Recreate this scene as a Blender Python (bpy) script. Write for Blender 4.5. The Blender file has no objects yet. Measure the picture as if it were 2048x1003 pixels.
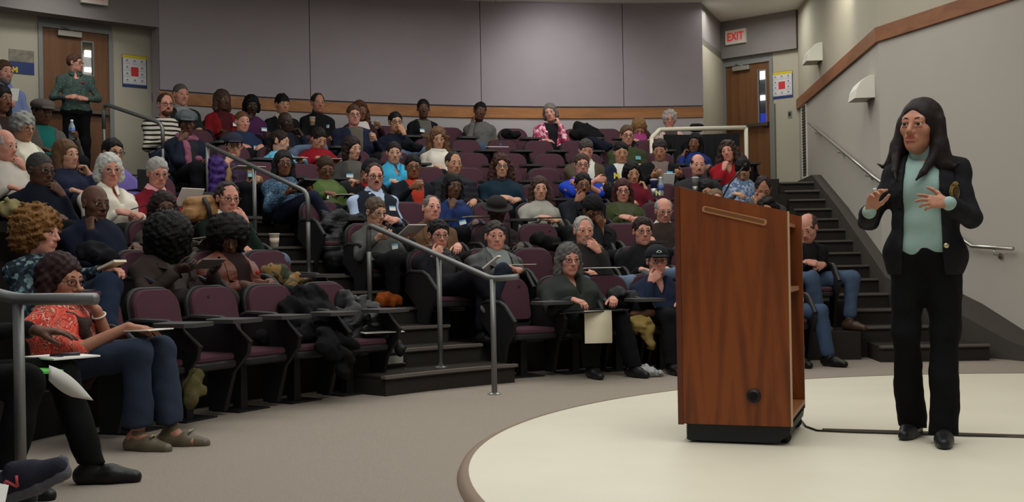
import bpy, math, random
import numpy as np
from mathutils import Vector, Matrix, Euler

# ------------------------------------------------------------------ camera, world, light
SC = bpy.context.scene
COL = SC.collection
F_PX, CX, CY, ROLL, CAM_H = 2230.0, 1024.0, 529.0, 0.0179, 1.0125
_cr, _sr = math.cos(ROLL), math.sin(ROLL)
cam_data = bpy.data.cameras.new('camera'); cam = bpy.data.objects.new('camera', cam_data); COL.objects.link(cam)
cam_data.sensor_width = 36.0; cam_data.lens = 36.0 * F_PX / 2048.0
cam_data.shift_y = (CY - 501.5) / 2048.0
cam_data.clip_start = 0.05; cam_data.clip_end = 100
cam.matrix_world = (Matrix.Translation((0, 0, CAM_H)) @ Matrix.Rotation(math.radians(90), 4, 'X') @ Matrix.Rotation(-ROLL, 4, 'Z'))
SC.camera = cam
SC.view_settings.view_transform = 'Standard'
SC.view_settings.look = 'None'
SC.view_settings.gamma = 1.0
SC.view_settings.use_curve_mapping = False
SC.view_settings.exposure = 0.0
SC.cycles.max_bounces = 6
SC.cycles.use_denoising = True
world = bpy.data.worlds.new('world'); SC.world = world; world.use_nodes = True
world.node_tree.nodes['Background'].inputs['Color'].default_value = (0.98, 1.0, 1.0, 1)
world.node_tree.nodes['Background'].inputs['Strength'].default_value = 0.24

def area(name, loc, size, sizey, power, color, rot=(0, 0, 0), spread=None):
    l = bpy.data.lights.new(name, 'AREA'); l.shape = 'RECTANGLE'; l.size = size; l.size_y = sizey
    l.energy = power; l.color = color
    if spread: l.spread = spread
    o = bpy.data.objects.new(name, l); COL.objects.link(o); o.location = loc; o.rotation_euler = rot
    return o
def spot(name, loc, target, power, color, angle, blend=0.8, radius=0.08):
    l = bpy.data.lights.new(name, 'SPOT'); l.energy = power; l.color = color; l.spot_size = math.radians(angle)
    l.spot_blend = blend; l.shadow_soft_size = radius
    o = bpy.data.objects.new(name, l); COL.objects.link(o); o.location = loc
    o.rotation_euler = (Vector(target) - Vector(loc)).to_track_quat('-Z', 'Y').to_euler()
    return o
WARM = (0.96, 0.985, 0.95)
area('stage_ceiling_light', (1.6, 4.2, 5.0), 5.0, 3.5, 165, WARM)
area('front_ceiling_light', (-0.8, 7.0, 5.0), 7.0, 1.8, 118, WARM)
area('middle_ceiling_light', (-0.6, 11.6, 5.05), 9.0, 2.0, 185, WARM)
area('rear_ceiling_light', (1.2, 15.0, 5.1), 6.0, 2.0, 95, WARM)
spot('wall_washer_rear', (0.75, 16.6, 5.15), (0.75, 18.2, 3.8), 128, (0.98, 1.0, 1.0), 110, 1.0, 0.3)
spot('wall_washer_side', (4.20, 14.6, 5.15), (4.80, 15.2, 4.1), 75, (1.0, 0.97, 0.82), 100, 1.0, 0.05)
area('exit_door_fill', (3.9, 18.2, 5.15), 1.2, 0.6, 24, WARM)  # added fill without a fixture, lifts the dim exit door alcove
spot('left_door_fill', (-5.3, 13.5, 5.1), (-6.3, 15.1, 3.3), 72, WARM, 75, 0.8, 0.2)  # unseen spot added to brighten the beige wall around the left door

# ------------------------------------------------------------------ photograph <-> hall geometry
C0 = np.array([2.86, 5.25]); R0, PIT, RISE = 5.57, 0.835, 0.281   # the rows are arcs about C0
def ray(px, py):
    a = px - CX; b = CY - py
    return np.array([(a * _cr + b * _sr) / F_PX, 1.0, (-a * _sr + b * _cr) / F_PX])
CAMP = np.array([0, 0, CAM_H])
def at_z(px, py, z):
    r = ray(px, py); return CAMP + r * ((z - CAM_H) / r[2])
def at_d(px, py, d): return CAMP + ray(px, py) * d
def on_arc(px, py, R):
    r = ray(px, py); A = r[0] ** 2 + 1; B = -2 * (r[0] * C0[0] + C0[1]); C = C0 @ C0 - R * R
    return CAMP + r * ((-B + math.sqrt(B * B - 4 * A * C)) / (2 * A))
def polar(R, deg, z=0.0):
    a = math.radians(deg); return np.array([C0[0] + R * math.cos(a), C0[1] + R * math.sin(a), z])
def ang(p): return math.degrees(math.atan2(p[1] - C0[1], p[0] - C0[0]))
def tier(r): return RISE * r
def row_R(r): return R0 + PIT * r

# ------------------------------------------------------------------ materials
def lin(c):
    return tuple(((v / 255.0) / 12.92 if v <= 10 else (((v / 255.0) + 0.055) / 1.055) ** 2.4) for v in c)
_MC = {}
def mat(name, rgb, rough=0.8, bump=0.0, scale=60.0, var=0.0, metal=0.0, rgb2=None, vscale=None, stretch=None, spec=0.3, emit=0.0, trans=0.0, detail=3.0, coat=0.0, sheen=0.0):
    """procedural material: base colour with noise variation (towards rgb2 or darker) and noise bump"""
    key = (name, tuple(rgb), rough, bump, scale, var, metal, rgb2, vscale, stretch)
    if key in _MC: return _MC[key]
    m = bpy.data.materials.new(name); m.use_nodes = True; nt = m.node_tree; n = nt.nodes; L = nt.links
    b = n['Principled BSDF']; c = lin(rgb)
    b.inputs['Base Color'].default_value = (*c, 1); b.inputs['Roughness'].default_value = rough
    b.inputs['Metallic'].default_value = metal; b.inputs['Specular IOR Level'].default_value = spec
    if trans: b.inputs['Transmission Weight'].default_value = trans
    if sheen: b.inputs['Sheen Weight'].default_value = sheen
    if emit:
        b.inputs['Emission Color'].default_value = (*c, 1); b.inputs['Emission Strength'].default_value = emit
    if bump or var:
        tc = n.new('ShaderNodeTexCoord'); mp = n.new('ShaderNodeMapping'); L.new(tc.outputs['Object'], mp.inputs['Vector'])
        if stretch: mp.inputs['Scale'].default_value = stretch
        nz = n.new('ShaderNodeTexNoise'); nz.inputs['Scale'].default_value = scale; nz.inputs['Detail'].default_value = detail
        L.new(mp.outputs['Vector'], nz.inputs['Vector'])
        if bump:
            bp = n.new('ShaderNodeBump'); bp.inputs['Strength'].default_value = bump; bp.inputs['Distance'].default_value = 0.01
            L.new(nz.outputs['Fac'], bp.inputs['Height']); L.new(bp.outputs['Normal'], b.inputs['Normal'])
        if var:
            src = nz
            if vscale:
                src = n.new('ShaderNodeTexNoise'); src.inputs['Scale'].default_value = vscale; src.inputs['Detail'].default_value = 4
                L.new(mp.outputs['Vector'], src.inputs['Vector'])
            r = n.new('ShaderNodeValToRGB'); e = r.color_ramp.elements
            e[0].position = 0.5 - 0.25; e[1].position = 0.5 + 0.25
            c2 = lin(rgb2) if rgb2 else tuple(v * (1 - var) for v in c)
            e[0].color = (*c2, 1); e[1].color = (*c, 1)
            L.new(src.outputs['Fac'], r.inputs['Fac']); L.new(r.outputs['Color'], b.inputs['Base Color'])
    _MC[key] = m; return m
def pattern_mat(name, cols, scale, kind='voronoi', rough=0.8, axis=None, stops=None):
    """patchwork of constant colours: printed cloth (voronoi or noise) or stripes (along local z)"""
    key = ('pat', name, str(cols), scale, kind)
    if key in _MC: return _MC[key]
    m = bpy.data.materials.new(name); m.use_nodes = True; nt = m.node_tree; n = nt.nodes; L = nt.links
    b = n['Principled BSDF']; b.inputs['Roughness'].default_value = rough; b.inputs['Specular IOR Level'].default_value = 0.2
    tc = n.new('ShaderNodeTexCoord'); r = n.new('ShaderNodeValToRGB'); r.color_ramp.interpolation = 'CONSTANT'
    if kind == 'stripe':
        w = n.new('ShaderNodeTexWave'); w.wave_type = 'BANDS'; w.bands_direction = 'Z'; w.inputs['Scale'].default_value = scale
        w.inputs['Distortion'].default_value = 1.2; w.inputs['Detail'].default_value = 1.0; L.new(tc.outputs['Object'], w.inputs['Vector']); L.new(w.outputs['Fac'], r.inputs['Fac'])
    elif kind == 'noise':
        w = n.new('ShaderNodeTexNoise'); w.inputs['Scale'].default_value = scale; w.inputs['Detail'].default_value = 2.5; w.inputs['Distortion'].default_value = 0.8
        L.new(tc.outputs['Object'], w.inputs['Vector']); L.new(w.outputs['Fac'], r.inputs['Fac'])
    else:
        w = n.new('ShaderNodeTexVoronoi'); w.inputs['Scale'].default_value = scale; L.new(tc.outputs['Object'], w.inputs['Vector'])
        s = n.new('ShaderNodeSeparateColor'); L.new(w.outputs['Color'], s.inputs['Color']); L.new(s.outputs['Red'], r.inputs['Fac'])
    e = r.color_ramp.elements
    N = len(cols)
    pos = stops or [i / N for i in range(N)]
    while len(e) < N: e.new(0.5)
    for i in range(N):
        e[i].position = pos[i]; e[i].color = (*lin(cols[i]), 1)
    L.new(r.outputs['Color'], b.inputs['Base Color']); _MC[key] = m; return m
def wood(name, c1, c2, axis='Z', scale=4.0, rough=0.4):
    m = bpy.data.materials.new(name); m.use_nodes = True; nt = m.node_tree; n = nt.nodes; L = nt.links; b = n['Principled BSDF']
    b.inputs['Roughness'].default_value = rough; b.inputs['Specular IOR Level'].default_value = 0.35
    tc = n.new('ShaderNodeTexCoord'); mp = n.new('ShaderNodeMapping'); L.new(tc.outputs['Object'], mp.inputs['Vector'])
    st = {'Z': (1, 1, 0.06), 'X': (0.06, 1, 1), 'Y': (1, 0.06, 1)}[axis]; mp.inputs['Scale'].default_value = st
    nz = n.new('ShaderNodeTexNoise'); nz.inputs['Scale'].default_value = scale * 3; nz.inputs['Detail'].default_value = 6; nz.inputs['Distortion'].default_value = 0.6
    L.new(mp.outputs['Vector'], nz.inputs['Vector'])
    fine = n.new('ShaderNodeTexNoise'); fine.inputs['Scale'].default_value = scale * 22; fine.inputs['Detail'].default_value = 4; L.new(mp.outputs['Vector'], fine.inputs['Vector'])
    mx = n.new('ShaderNodeMath'); mx.operation = 'MULTIPLY_ADD'; mx.inputs[1].default_value = 0.3; L.new(fine.outputs['Fac'], mx.inputs[0]); L.new(nz.outputs['Fac'], mx.inputs[2])
    r = n.new('ShaderNodeValToRGB'); e = r.color_ramp.elements; e[0].position = 0.42; e[1].position = 0.85
    e[0].color = (*lin(c2), 1); e[1].color = (*lin(c1), 1); L.new(mx.outputs[0], r.inputs['Fac']); L.new(r.outputs['Color'], b.inputs['Base Color'])
    return m

# ------------------------------------------------------------------ mesh helpers
class MB:
    """collects simple solids, then builds ONE mesh object"""
    def __init__(s): s.v = []; s.f = []; s.m = []
    def add(s, V, Fc, mi=0):
        b = len(s.v); s.v += [tuple(map(float, p)) for p in V]; s.f += [tuple(i + b for i in f) for f in Fc]; s.m += [mi] * len(Fc); return s
    def box(s, lo, hi, mi=0, M=None):
        x0, y0, z0 = lo; x1, y1, z1 = hi
        V = [(x0, y0, z0), (x1, y0, z0), (x1, y1, z0), (x0, y1, z0), (x0, y0, z1), (x1, y0, z1), (x1, y1, z1), (x0, y1, z1)]
        if M is not None: V = [tuple(M @ Vector(p)) for p in V]
        return s.add(V, [(0, 3, 2, 1), (4, 5, 6, 7), (0, 1, 5, 4), (1, 2, 6, 5), (2, 3, 7, 6), (3, 0, 4, 7)], mi)
    def prism(s, pts, axis, a, b, mi=0, M=None):
        """polygon pts (2D) extruded along axis from a to b; 2D coords are the other two axes in order"""
        n = len(pts)
        def mk(p, t):
            q = {'X': (t, p[0], p[1]), 'Y': (p[0], t, p[1]), 'Z': (p[0], p[1], t)}[axis]
            return tuple(M @ Vector(q)) if M is not None else q
        V = [mk(p, a) for p in pts] + [mk(p, b) for p in pts]
        Fc = [tuple(range(n))[::-1], tuple(range(n, 2 * n))] + [(i, (i + 1) % n, n + (i + 1) % n, n + i) for i in range(n)]
        return s.add(V, Fc, mi)
    def tube(s, pts, r, n=10, mi=0, caps=True, closed=False):
        P = [Vector(p) for p in pts]; rings = []; up = None; N = len(P)
        rr = r if isinstance(r, (list, tuple)) else [r] * N
        V = []
        for i, p in enumerate(P):
            if closed: t = (P[(i + 1) % N] - P[i - 1])
            else: t = (P[min(i + 1, N - 1)] - P[max(i - 1, 0)])
            t.normalize()
            if up is None: up = Vector((0, 0, 1)) if abs(t.z) < 0.9 else Vector((1, 0, 0))
            a = t.cross(up).normalized(); b = a.cross(t).normalized(); up = b
            for k in range(n):
                th = 2 * math.pi * k / n; V.append(p + (a * math.cos(th) + b * math.sin(th)) * rr[i])
        Fc = []
        for i in range(N if closed else N - 1):
            j = (i + 1) % N
            for k in range(n): Fc.append((i * n + k, j * n + k, j * n + (k + 1) % n, i * n + (k + 1) % n))
        if caps and not closed: Fc += [tuple(range(n)), tuple(range((N - 1) * n, N * n))[::-1]]
        return s.add(V, Fc, mi)
    def lathe(s, prof, n=20, c=(0, 0, 0), mi=0):
        V = []; Fc = []
        for (r, z) in prof:
            for k in range(n):
                t = 2 * math.pi * k / n; V.append((c[0] + r * math.cos(t), c[1] + r * math.sin(t), c[2] + z))
        for i in range(len(prof) - 1):
            for k in range(n): Fc.append((i * n + k, i * n + (k + 1) % n, (i + 1) * n + (k + 1) % n, (i + 1) * n + k))
        Fc += [tuple(range(n))[::-1], tuple(range((len(prof) - 1) * n, len(prof) * n))]
        return s.add(V, Fc, mi)
    def build(s, name, mats, parent=None, smooth=False, bevel=0.0, loc=None, rotz=None, seg=2):
        me = bpy.data.meshes.new(name); me.from_pydata(s.v, [], s.f)
        for m in (mats if isinstance(mats, (list, tuple)) else [mats]): me.materials.append(m)
        if len(set(s.m)) > 1: me.polygons.foreach_set('material_index', s.m)
        if smooth: me.polygons.foreach_set('use_smooth', [True] * len(me.polygons))
        o = bpy.data.objects.new(name, me); COL.objects.link(o)
        if parent is not None: o.parent = parent
        if loc is not None: o.location = loc
        if rotz is not None: o.rotation_euler = (0, 0, rotz)
        if bevel:
            md = o.modifiers.new('bevel', 'BEVEL'); md.width = bevel; md.segments = seg; md.limit_method = 'ANGLE'
        return o
def tag(o, label=None, cat=None, group=None, kind=None):
    if label: o['label'] = label
    if cat: o['category'] = cat
    if group: o['group'] = group
    if kind: o['kind'] = kind
    return o
def empty(name, loc, rotz=0.0, label=None, cat=None, group=None):
    o = bpy.data.objects.new(name, None); COL.objects.link(o); o.location = loc; o.rotation_euler = (0, 0, rotz); o.empty_display_size = 0.1
    return tag(o, label, cat, group)
def struct(o): o['kind'] = 'structure'; return o
def text_mesh(txt, size, m, depth=0.002, bold=0.0):
    cu = bpy.data.curves.new('lettering', 'FONT'); cu.body = txt; cu.size = size; cu.align_x = 'CENTER'; cu.align_y = 'CENTER'; cu.extrude = depth; cu.offset = bold
    t = bpy.data.objects.new('tmp', cu); COL.objects.link(t)
    dg = bpy.context.evaluated_depsgraph_get(); me = bpy.data.meshes.new_from_object(t.evaluated_get(dg)); bpy.data.objects.remove(t)
    me.materials.clear(); me.materials.append(m)
    return me
# ------------------------------------------------------------------ implicit-surface modelling (people, cloth lumps)
f32 = np.float32
def cap(a, b, ra, rb=None, k=0.02):
    a = np.asarray(a, float); b = np.asarray(b, float); rb = ra if rb is None else rb; r = max(ra, rb)
    ab = b - a; L2 = max(float(ab @ ab), 1e-9)
    def fn(X, Y, Z):
        x = X - f32(a[0]); y = Y - f32(a[1]); z = Z - f32(a[2])
        t = np.clip((x * f32(ab[0]) + y * f32(ab[1]) + z * f32(ab[2])) * f32(1 / L2), 0, 1)
        return np.sqrt((x - t * f32(ab[0])) ** 2 + (y - t * f32(ab[1])) ** 2 + (z - t * f32(ab[2])) ** 2) - (f32(ra) + t * f32(rb - ra))
    return ('u', np.minimum(a, b) - r, np.maximum(a, b) + r, fn, k)
def ell(c, rad, M=None, k=0.02):
    c = np.asarray(c, float); rad = np.asarray(rad, float)
    ext = rad if M is None else np.sqrt(((M * rad) ** 2).sum(1))
    def fn(X, Y, Z):
        x = X - f32(c[0]); y = Y - f32(c[1]); z = Z - f32(c[2])
        if M is not None:
            m = M.astype(f32)
            x, y, z = (m[0, 0] * x + m[1, 0] * y + m[2, 0] * z, m[0, 1] * x + m[1, 1] * y + m[2, 1] * z, m[0, 2] * x + m[1, 2] * y + m[2, 2] * z)
        x2, y2, z2 = (x / f32(rad[0])) ** 2, (y / f32(rad[1])) ** 2, (z / f32(rad[2])) ** 2
        k0 = np.sqrt(x2 + y2 + z2); k1 = np.sqrt(x2 / f32(rad[0] ** 2) + y2 / f32(rad[1] ** 2) + z2 / f32(rad[2] ** 2))
        return k0 * (k0 - 1) / np.maximum(k1, f32(1e-6))
    return ('u', c - ext, c + ext, fn, k)
def sub(op): return ('s',) + op[1:]
def half(n, c, k=0.005):
    """keep the side where n.p < c"""
    n = np.asarray(n, float)
    return ('i', None, None, lambda X, Y, Z: X * f32(n[0]) + Y * f32(n[1]) + Z * f32(n[2]) - f32(c), k)
def noise(amp, fr, seed=0):
    rs = np.random.RandomState(seed); W = rs.normal(0, 1, (11, 3)); W = W / np.linalg.norm(W, axis=1)[:, None] * fr * rs.uniform(0.6, 1.6, (11, 1)); ph = rs.uniform(0, 6.28, 11)
    def fn(X, Y, Z):
        s = 0
        for w, p in zip(W, ph): s = s + np.sin(X * f32(w[0]) + Y * f32(w[1]) + Z * f32(w[2]) + f32(p))
        return s * f32(amp / 3.6)
    return ('n', None, None, fn, 0)
def axis(lo, hi, coarse, fine=()):
    out = [lo]; x = lo
    while x < hi:
        h = coarse
        for a, b, fh in fine:
            if a - 1e-6 <= x <= b: h = min(h, fh)
            elif x < a < x + h: h = min(h, max(a - x, fh))
        x += h; out.append(x)
    return np.array(out, f32)
def field(ops, coarse, fx=(), fy=(), fz=(), zmin=None):
    ub = [o for o in ops if o[0] == 'u']
    lo = np.min([o[1] for o in ub], 0) - 1.5 * coarse; hi = np.max([o[2] for o in ub], 0) + 2.0 * coarse
    xs, ys, zs = axis(lo[0], hi[0], coarse, fx), axis(lo[1], hi[1], coarse, fy), axis(lo[2], hi[2], coarse, fz)
    Fd = np.full((len(xs), len(ys), len(zs)), 1.0, f32)
    for kind, a, b, fn, k in ops:
        if a is None:
            d = fn(xs[:, None, None], ys[None, :, None], zs[None, None, :])
            if kind == 'n': Fd += d
            else: Fd = np.maximum(Fd, d)
            continue
        pad = k + 1.6 * coarse
        i0, i1 = np.searchsorted(xs, [a[0] - pad, b[0] + pad]); j0, j1 = np.searchsorted(ys, [a[1] - pad, b[1] + pad]); k0, k1 = np.searchsorted(zs, [a[2] - pad, b[2] + pad])
        if i0 == i1 or j0 == j1 or k0 == k1: continue
        d = fn(xs[i0:i1, None, None], ys[None, j0:j1, None], zs[None, None, k0:k1]); S = Fd[i0:i1, j0:j1, k0:k1]
        kk = f32(max(k, 1e-4))
        if kind == 'u':
            h = np.maximum(kk - np.abs(S - d), 0) / kk; S[...] = np.minimum(S, d) - h * h * kk * f32(0.25)
        else:
            h = np.maximum(kk - np.abs(S + d), 0) / kk; S[...] = np.maximum(S, -d) + h * h * kk * f32(0.25)
    # keep the border outside
    Fd[0] = Fd[-1] = 1; Fd[:, 0] = Fd[:, -1] = 1; Fd[:, :, 0] = Fd[:, :, -1] = 1
    return Fd, xs, ys, zs
def nets(G):
    Fd, xs, ys, zs = G
    S = Fd < 0
    c = np.zeros(tuple(n - 1 for n in S.shape), np.uint8)
    for dx in (0, 1):
        for dy in (0, 1):
            for dz in (0, 1): c += S[dx:S.shape[0] - 1 + dx, dy:S.shape[1] - 1 + dy, dz:S.shape[2] - 1 + dz]
    act = (c > 0) & (c < 8); I, J, K = np.nonzero(act); n = len(I)
    idx = np.full(act.shape, -1, np.int32); idx[I, J, K] = np.arange(n)
    V = {}
    for dx in (0, 1):
        for dy in (0, 1):
            for dz in (0, 1): V[dx, dy, dz] = Fd[I + dx, J + dy, K + dz]
    acc = np.zeros((n, 3)); cnt = np.zeros(n)
    for ax in range(3):
        for p in (0, 1):
            for q in (0, 1):
                a = [0, 0, 0]; o = [d for d in range(3) if d != ax]; a[o[0]] = p; a[o[1]] = q; b = list(a); b[ax] = 1
                fa, fb = V[tuple(a)], V[tuple(b)]; m = (fa < 0) != (fb < 0)
                t = np.where(m, fa / np.where(m, fa - fb, 1), 0); w = m.astype(float); cnt += w
                for d in range(3): acc[:, d] += w * (t if d == ax else a[d])
    acc /= np.maximum(cnt, 1)[:, None]
    P = np.empty((n, 3))
    for d, (A, ii) in enumerate(((xs, I), (ys, J), (zs, K))): P[:, d] = A[ii] + acc[:, d] * (A[ii + 1] - A[ii])
    Q = []
    m = S[:-1, 1:-1, 1:-1] != S[1:, 1:-1, 1:-1]; i, j, k = np.nonzero(m); j += 1; k += 1
    q = np.stack([idx[i, j - 1, k - 1], idx[i, j, k - 1], idx[i, j, k], idx[i, j - 1, k]], 1); fl = ~S[i, j, k]; q[fl] = q[fl][:, ::-1]; Q.append(q)
    m = S[1:-1, :-1, 1:-1] != S[1:-1, 1:, 1:-1]; i, j, k = np.nonzero(m); i += 1; k += 1
    q = np.stack([idx[i - 1, j, k - 1], idx[i, j, k - 1], idx[i, j, k], idx[i - 1, j, k]], 1)[:, ::-1]; fl = ~S[i, j, k]; q[fl] = q[fl][:, ::-1]; Q.append(q)
    m = S[1:-1, 1:-1, :-1] != S[1:-1, 1:-1, 1:]; i, j, k = np.nonzero(m); i += 1; j += 1
    q = np.stack([idx[i - 1, j - 1, k], idx[i, j - 1, k], idx[i, j, k], idx[i - 1, j, k]], 1); fl = ~S[i, j, k]; q[fl] = q[fl][:, ::-1]; Q.append(q)
    return P, np.concatenate(Q)
def quads_mesh(name, P, Q, mats, mi=None):
    me = bpy.data.meshes.new(name); n = len(Q)
    me.vertices.add(len(P)); me.vertices.foreach_set('co', np.ascontiguousarray(P, f32).ravel())
    me.loops.add(n * 4); me.loops.foreach_set('vertex_index', np.ascontiguousarray(Q, np.int32).ravel())
    me.polygons.add(n); me.polygons.foreach_set('loop_start', np.arange(0, n * 4, 4, dtype=np.int32))
    me.polygons.foreach_set('use_smooth', np.ones(n, bool))
    for m in (mats if isinstance(mats, (list, tuple)) else [mats]): me.materials.append(m)
    if mi is not None: me.polygons.foreach_set('material_index', mi.astype(np.int32))
    me.update(calc_edges=True); return me
def sdf_obj(name, ops, mats, coarse, parent=None, fx=(), fy=(), fz=(), scale=1.0, lip=None, loc=None, rot=None):
    G = field(ops, coarse, fx, fy, fz); P, Q = nets(G)
    mi = None
    if lip is not None: mi = lip(P[Q].mean(1))
    me = quads_mesh(name, P * scale, Q, mats, mi); o = bpy.data.objects.new(name, me); COL.objects.link(o)
    if parent is not None: o.parent = parent
    if loc is not None: o.location = loc
    if rot is not None: o.rotation_euler = rot
    return o, G
def probe(G, x, z, y0=0.6):
    """front surface (from +y) of a field at (x, z): point and normal"""
    Fd, xs, ys, zs = G
    i = min(max(np.searchsorted(xs, x), 1), len(xs) - 2); k = min(max(np.searchsorted(zs, z), 1), len(zs) - 2)
    col = Fd[i, :, k]; js = np.nonzero(col < 0)[0]
    if len(js) == 0: return None
    j = min(js[-1], len(ys) - 2); t = col[j] / (col[j] - col[j + 1]); y = ys[j] + t * (ys[j + 1] - ys[j])
    g = np.array([(Fd[i + 1, j, k] - Fd[i - 1, j, k]) / (xs[i + 1] - xs[i - 1]), (Fd[i, j + 1, k] - Fd[i, j - 1, k]) / (ys[j + 1] - ys[j - 1]), (Fd[i, j, k + 1] - Fd[i, j, k - 1]) / (zs[k + 1] - zs[k - 1])])
    g = g / max(np.linalg.norm(g), 1e-6)
    return np.array([x, y, z]), g
# ------------------------------------------------------------------ people
SKIN = {'w': (200, 156, 132), 'p': (208, 152, 134), 't': (184, 138, 110), 'a': (192, 148, 116), 'i': (138, 96, 70), 'm': (122, 84, 62), 'b': (92, 63, 48), 'd': (58, 42, 34), 'h': (176, 126, 102)}
def skin_mats(k):
    c = SKIN[k]
    lipc = tuple(int(v * f) for v, f in zip(c, (0.88, 0.70, 0.70)))
    return [mat('skin_' + k, c, 0.55, 0.10, 90, 0.10, vscale=14, rgb2=tuple(int(v * g) for v, g in zip(c, (0.93, 0.84, 0.80)))), mat('lips_' + k, lipc, 0.45)]
def nrm(v): v = np.asarray(v, float); return v / max(np.linalg.norm(v), 1e-9)
def head_rot(yaw, pitch, roll):
    return np.array((Matrix.Rotation(math.radians(yaw), 3, 'Z') @ Matrix.Rotation(math.radians(-pitch), 3, 'X') @ Matrix.Rotation(math.radians(roll), 3, 'Y')))
def head_ops(H, M, hs, sex, jit, open_mouth=0.0):
    P = lambda x, y, z: H + M @ (np.array([x, y, z]) * hs)
    E = lambda c, r, k=0.02: ell(P(*c), np.array(r) * hs, M, k * hs)
    C = lambda a, b, ra, rb=None, k=0.01: cap(P(*a), P(*b), ra * hs, (rb or ra) * hs, k * hs)
    jw = (0.053 if sex == 'f' else 0.059) * jit[0]; nl = jit[1]
    o = [E((0, -0.016, 0.030), (0.0745, 0.095, 0.088)), E((0, 0.020, -0.028), (jw + 0.004, 0.064, 0.084), 0.03),
         E((0, 0.020, -0.075), (jw * 0.86, 0.056, 0.042), 0.03), E((0, 0.060, -0.098), (0.021, 0.018, 0.017), 0.025),
         E((0.040, 0.050, -0.020), (0.023, 0.024, 0.024), 0.02), E((-0.040, 0.050, -0.020), (0.023, 0.024, 0.024), 0.02),
         C((-0.036, 0.069, 0.024), (0.036, 0.069, 0.024), 0.0125, k=0.02),
         sub(E((0.031, 0.096, 0.004), (0.018, 0.020, 0.012), 0.014)), sub(E((-0.031, 0.096, 0.004), (0.018, 0.020, 0.012), 0.014)),
         C((-0.020, 0.0835, 0.0125), (-0.043, 0.0785, 0.0115), 0.0048, k=0.006), C((0.020, 0.0835, 0.0125), (0.043, 0.0785, 0.0115), 0.0048, k=0.006),
         C((-0.020, 0.082, -0.0065), (-0.043, 0.078, -0.0055), 0.0040, k=0.006), C((0.020, 0.082, -0.0065), (0.043, 0.078, -0.0055), 0.0040, k=0.006),
         C((0, 0.082, 0.014), (0, 0.102 + nl, -0.028), 0.0075, 0.0115, 0.012), C((-0.012, 0.090, -0.034), (0.012, 0.090, -0.034), 0.0085, k=0.009),
         E((0, 0.078, -0.060), (0.027, 0.012, 0.016), 0.012),
         C((-0.019, 0.083, -0.0545), (0.019, 0.083, -0.0545), 0.0058, k=0.004), C((-0.016, 0.084, -0.0665 - open_mouth), (0.016, 0.084, -0.0665 - open_mouth), 0.0066, k=0.004),
         sub(C((-0.022, 0.0935, -0.0605 - open_mouth * 0.5), (0.022, 0.0935, -0.0605 - open_mouth * 0.5), 0.0034 + open_mouth * 0.6, k=0.003)),
         E((0.0765, -0.008, -0.004), (0.0095, 0.019, 0.031), 0.006), E((-0.0765, -0.008, -0.004), (0.0095, 0.019, 0.031), 0.006),
         sub(E((0.086, 0.0, -0.002), (0.007, 0.009, 0.016), 0.006)), sub(E((-0.086, 0.0, -0.002), (0.007, 0.009, 0.016), 0.006))]
    return o, P, E, C
def hand_ops(W, d, N, side, curl=0.4, spread=0.0, s=1.0, thumb=0.5, curls=None):
    d = nrm(d); N = np.asarray(N, float); N = nrm(N - d * (N @ d)); T = np.cross(d, N) * side
    o = []; kn = []
    for i, (off, fw, ln, r) in enumerate(((0.027, 0.088, 0.072, 0.0088), (0.009, 0.093, 0.080, 0.0092), (-0.010, 0.088, 0.074, 0.0088), (-0.027, 0.078, 0.058, 0.0078))):
        K = W + (T * off + d * fw) * s; kn.append(K)
        o.append(cap(W + (T * off * 0.55 + d * 0.012) * s, K, 0.0135 * s, 0.0115 * s, 0.016 * s))
    o.append(ell(W + (T * 0.024 + d * 0.036 + N * 0.008) * s, np.array((0.018, 0.03, 0.016)) * s, np.stack([T, d, N], 1), 0.015 * s))
    for i, (K, (ln, r)) in enumerate(zip(kn, ((0.072, 0.0088), (0.080, 0.0092), (0.074, 0.0088), (0.058, 0.0078)))):
        c = curls[i] if curls else curl
        sp = (1.5 - i) * spread; u = nrm(d + T * sp * 0.35); a = 0; p = K
        for L, da, rr in ((0.46, 62, 1.0), (0.30, 88, 0.93), (0.24, 55, 0.84)):
            a += math.radians(da) * c; q = p + (u * math.cos(a) + N * math.sin(a)) * ln * L * s
            o.append(cap(p, q, r * rr * s, r * rr * 0.94 * s, 0.005 * s)); p = q
    p = W + (T * 0.024 + d * 0.024 + N * 0.006) * s; u = nrm(T * (0.75 - 0.5 * thumb) + d * 0.72 + N * (0.15 + 0.45 * thumb))
    for L, r, bend in ((0.044, 0.0125, 0), (0.032, 0.0105, 0.25), (0.026, 0.0092, 0.25)):
        u = nrm(u + (d * 0.6 - T * 0.8) * bend); q = p + u * L * s; o.append(cap(p, q, r * s, r * 0.93 * s, 0.008 * s)); p = q
    return o
def ik(S, W, a, b, hint):
    v = W - S; D = np.linalg.norm(v); m = a + b - 0.004
    if D > m: W = S + v * (m / D); D = m
    D = max(D, abs(a - b) + 0.01); u = nrm(W - S); x = (a * a - b * b + D * D) / (2 * D); h = math.sqrt(max(a * a - x * x, 0))
    hn = np.asarray(hint, float); hn = nrm(hn - u * (hn @ u)); return S + u * x + hn * h, W
_EYE = {}
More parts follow.
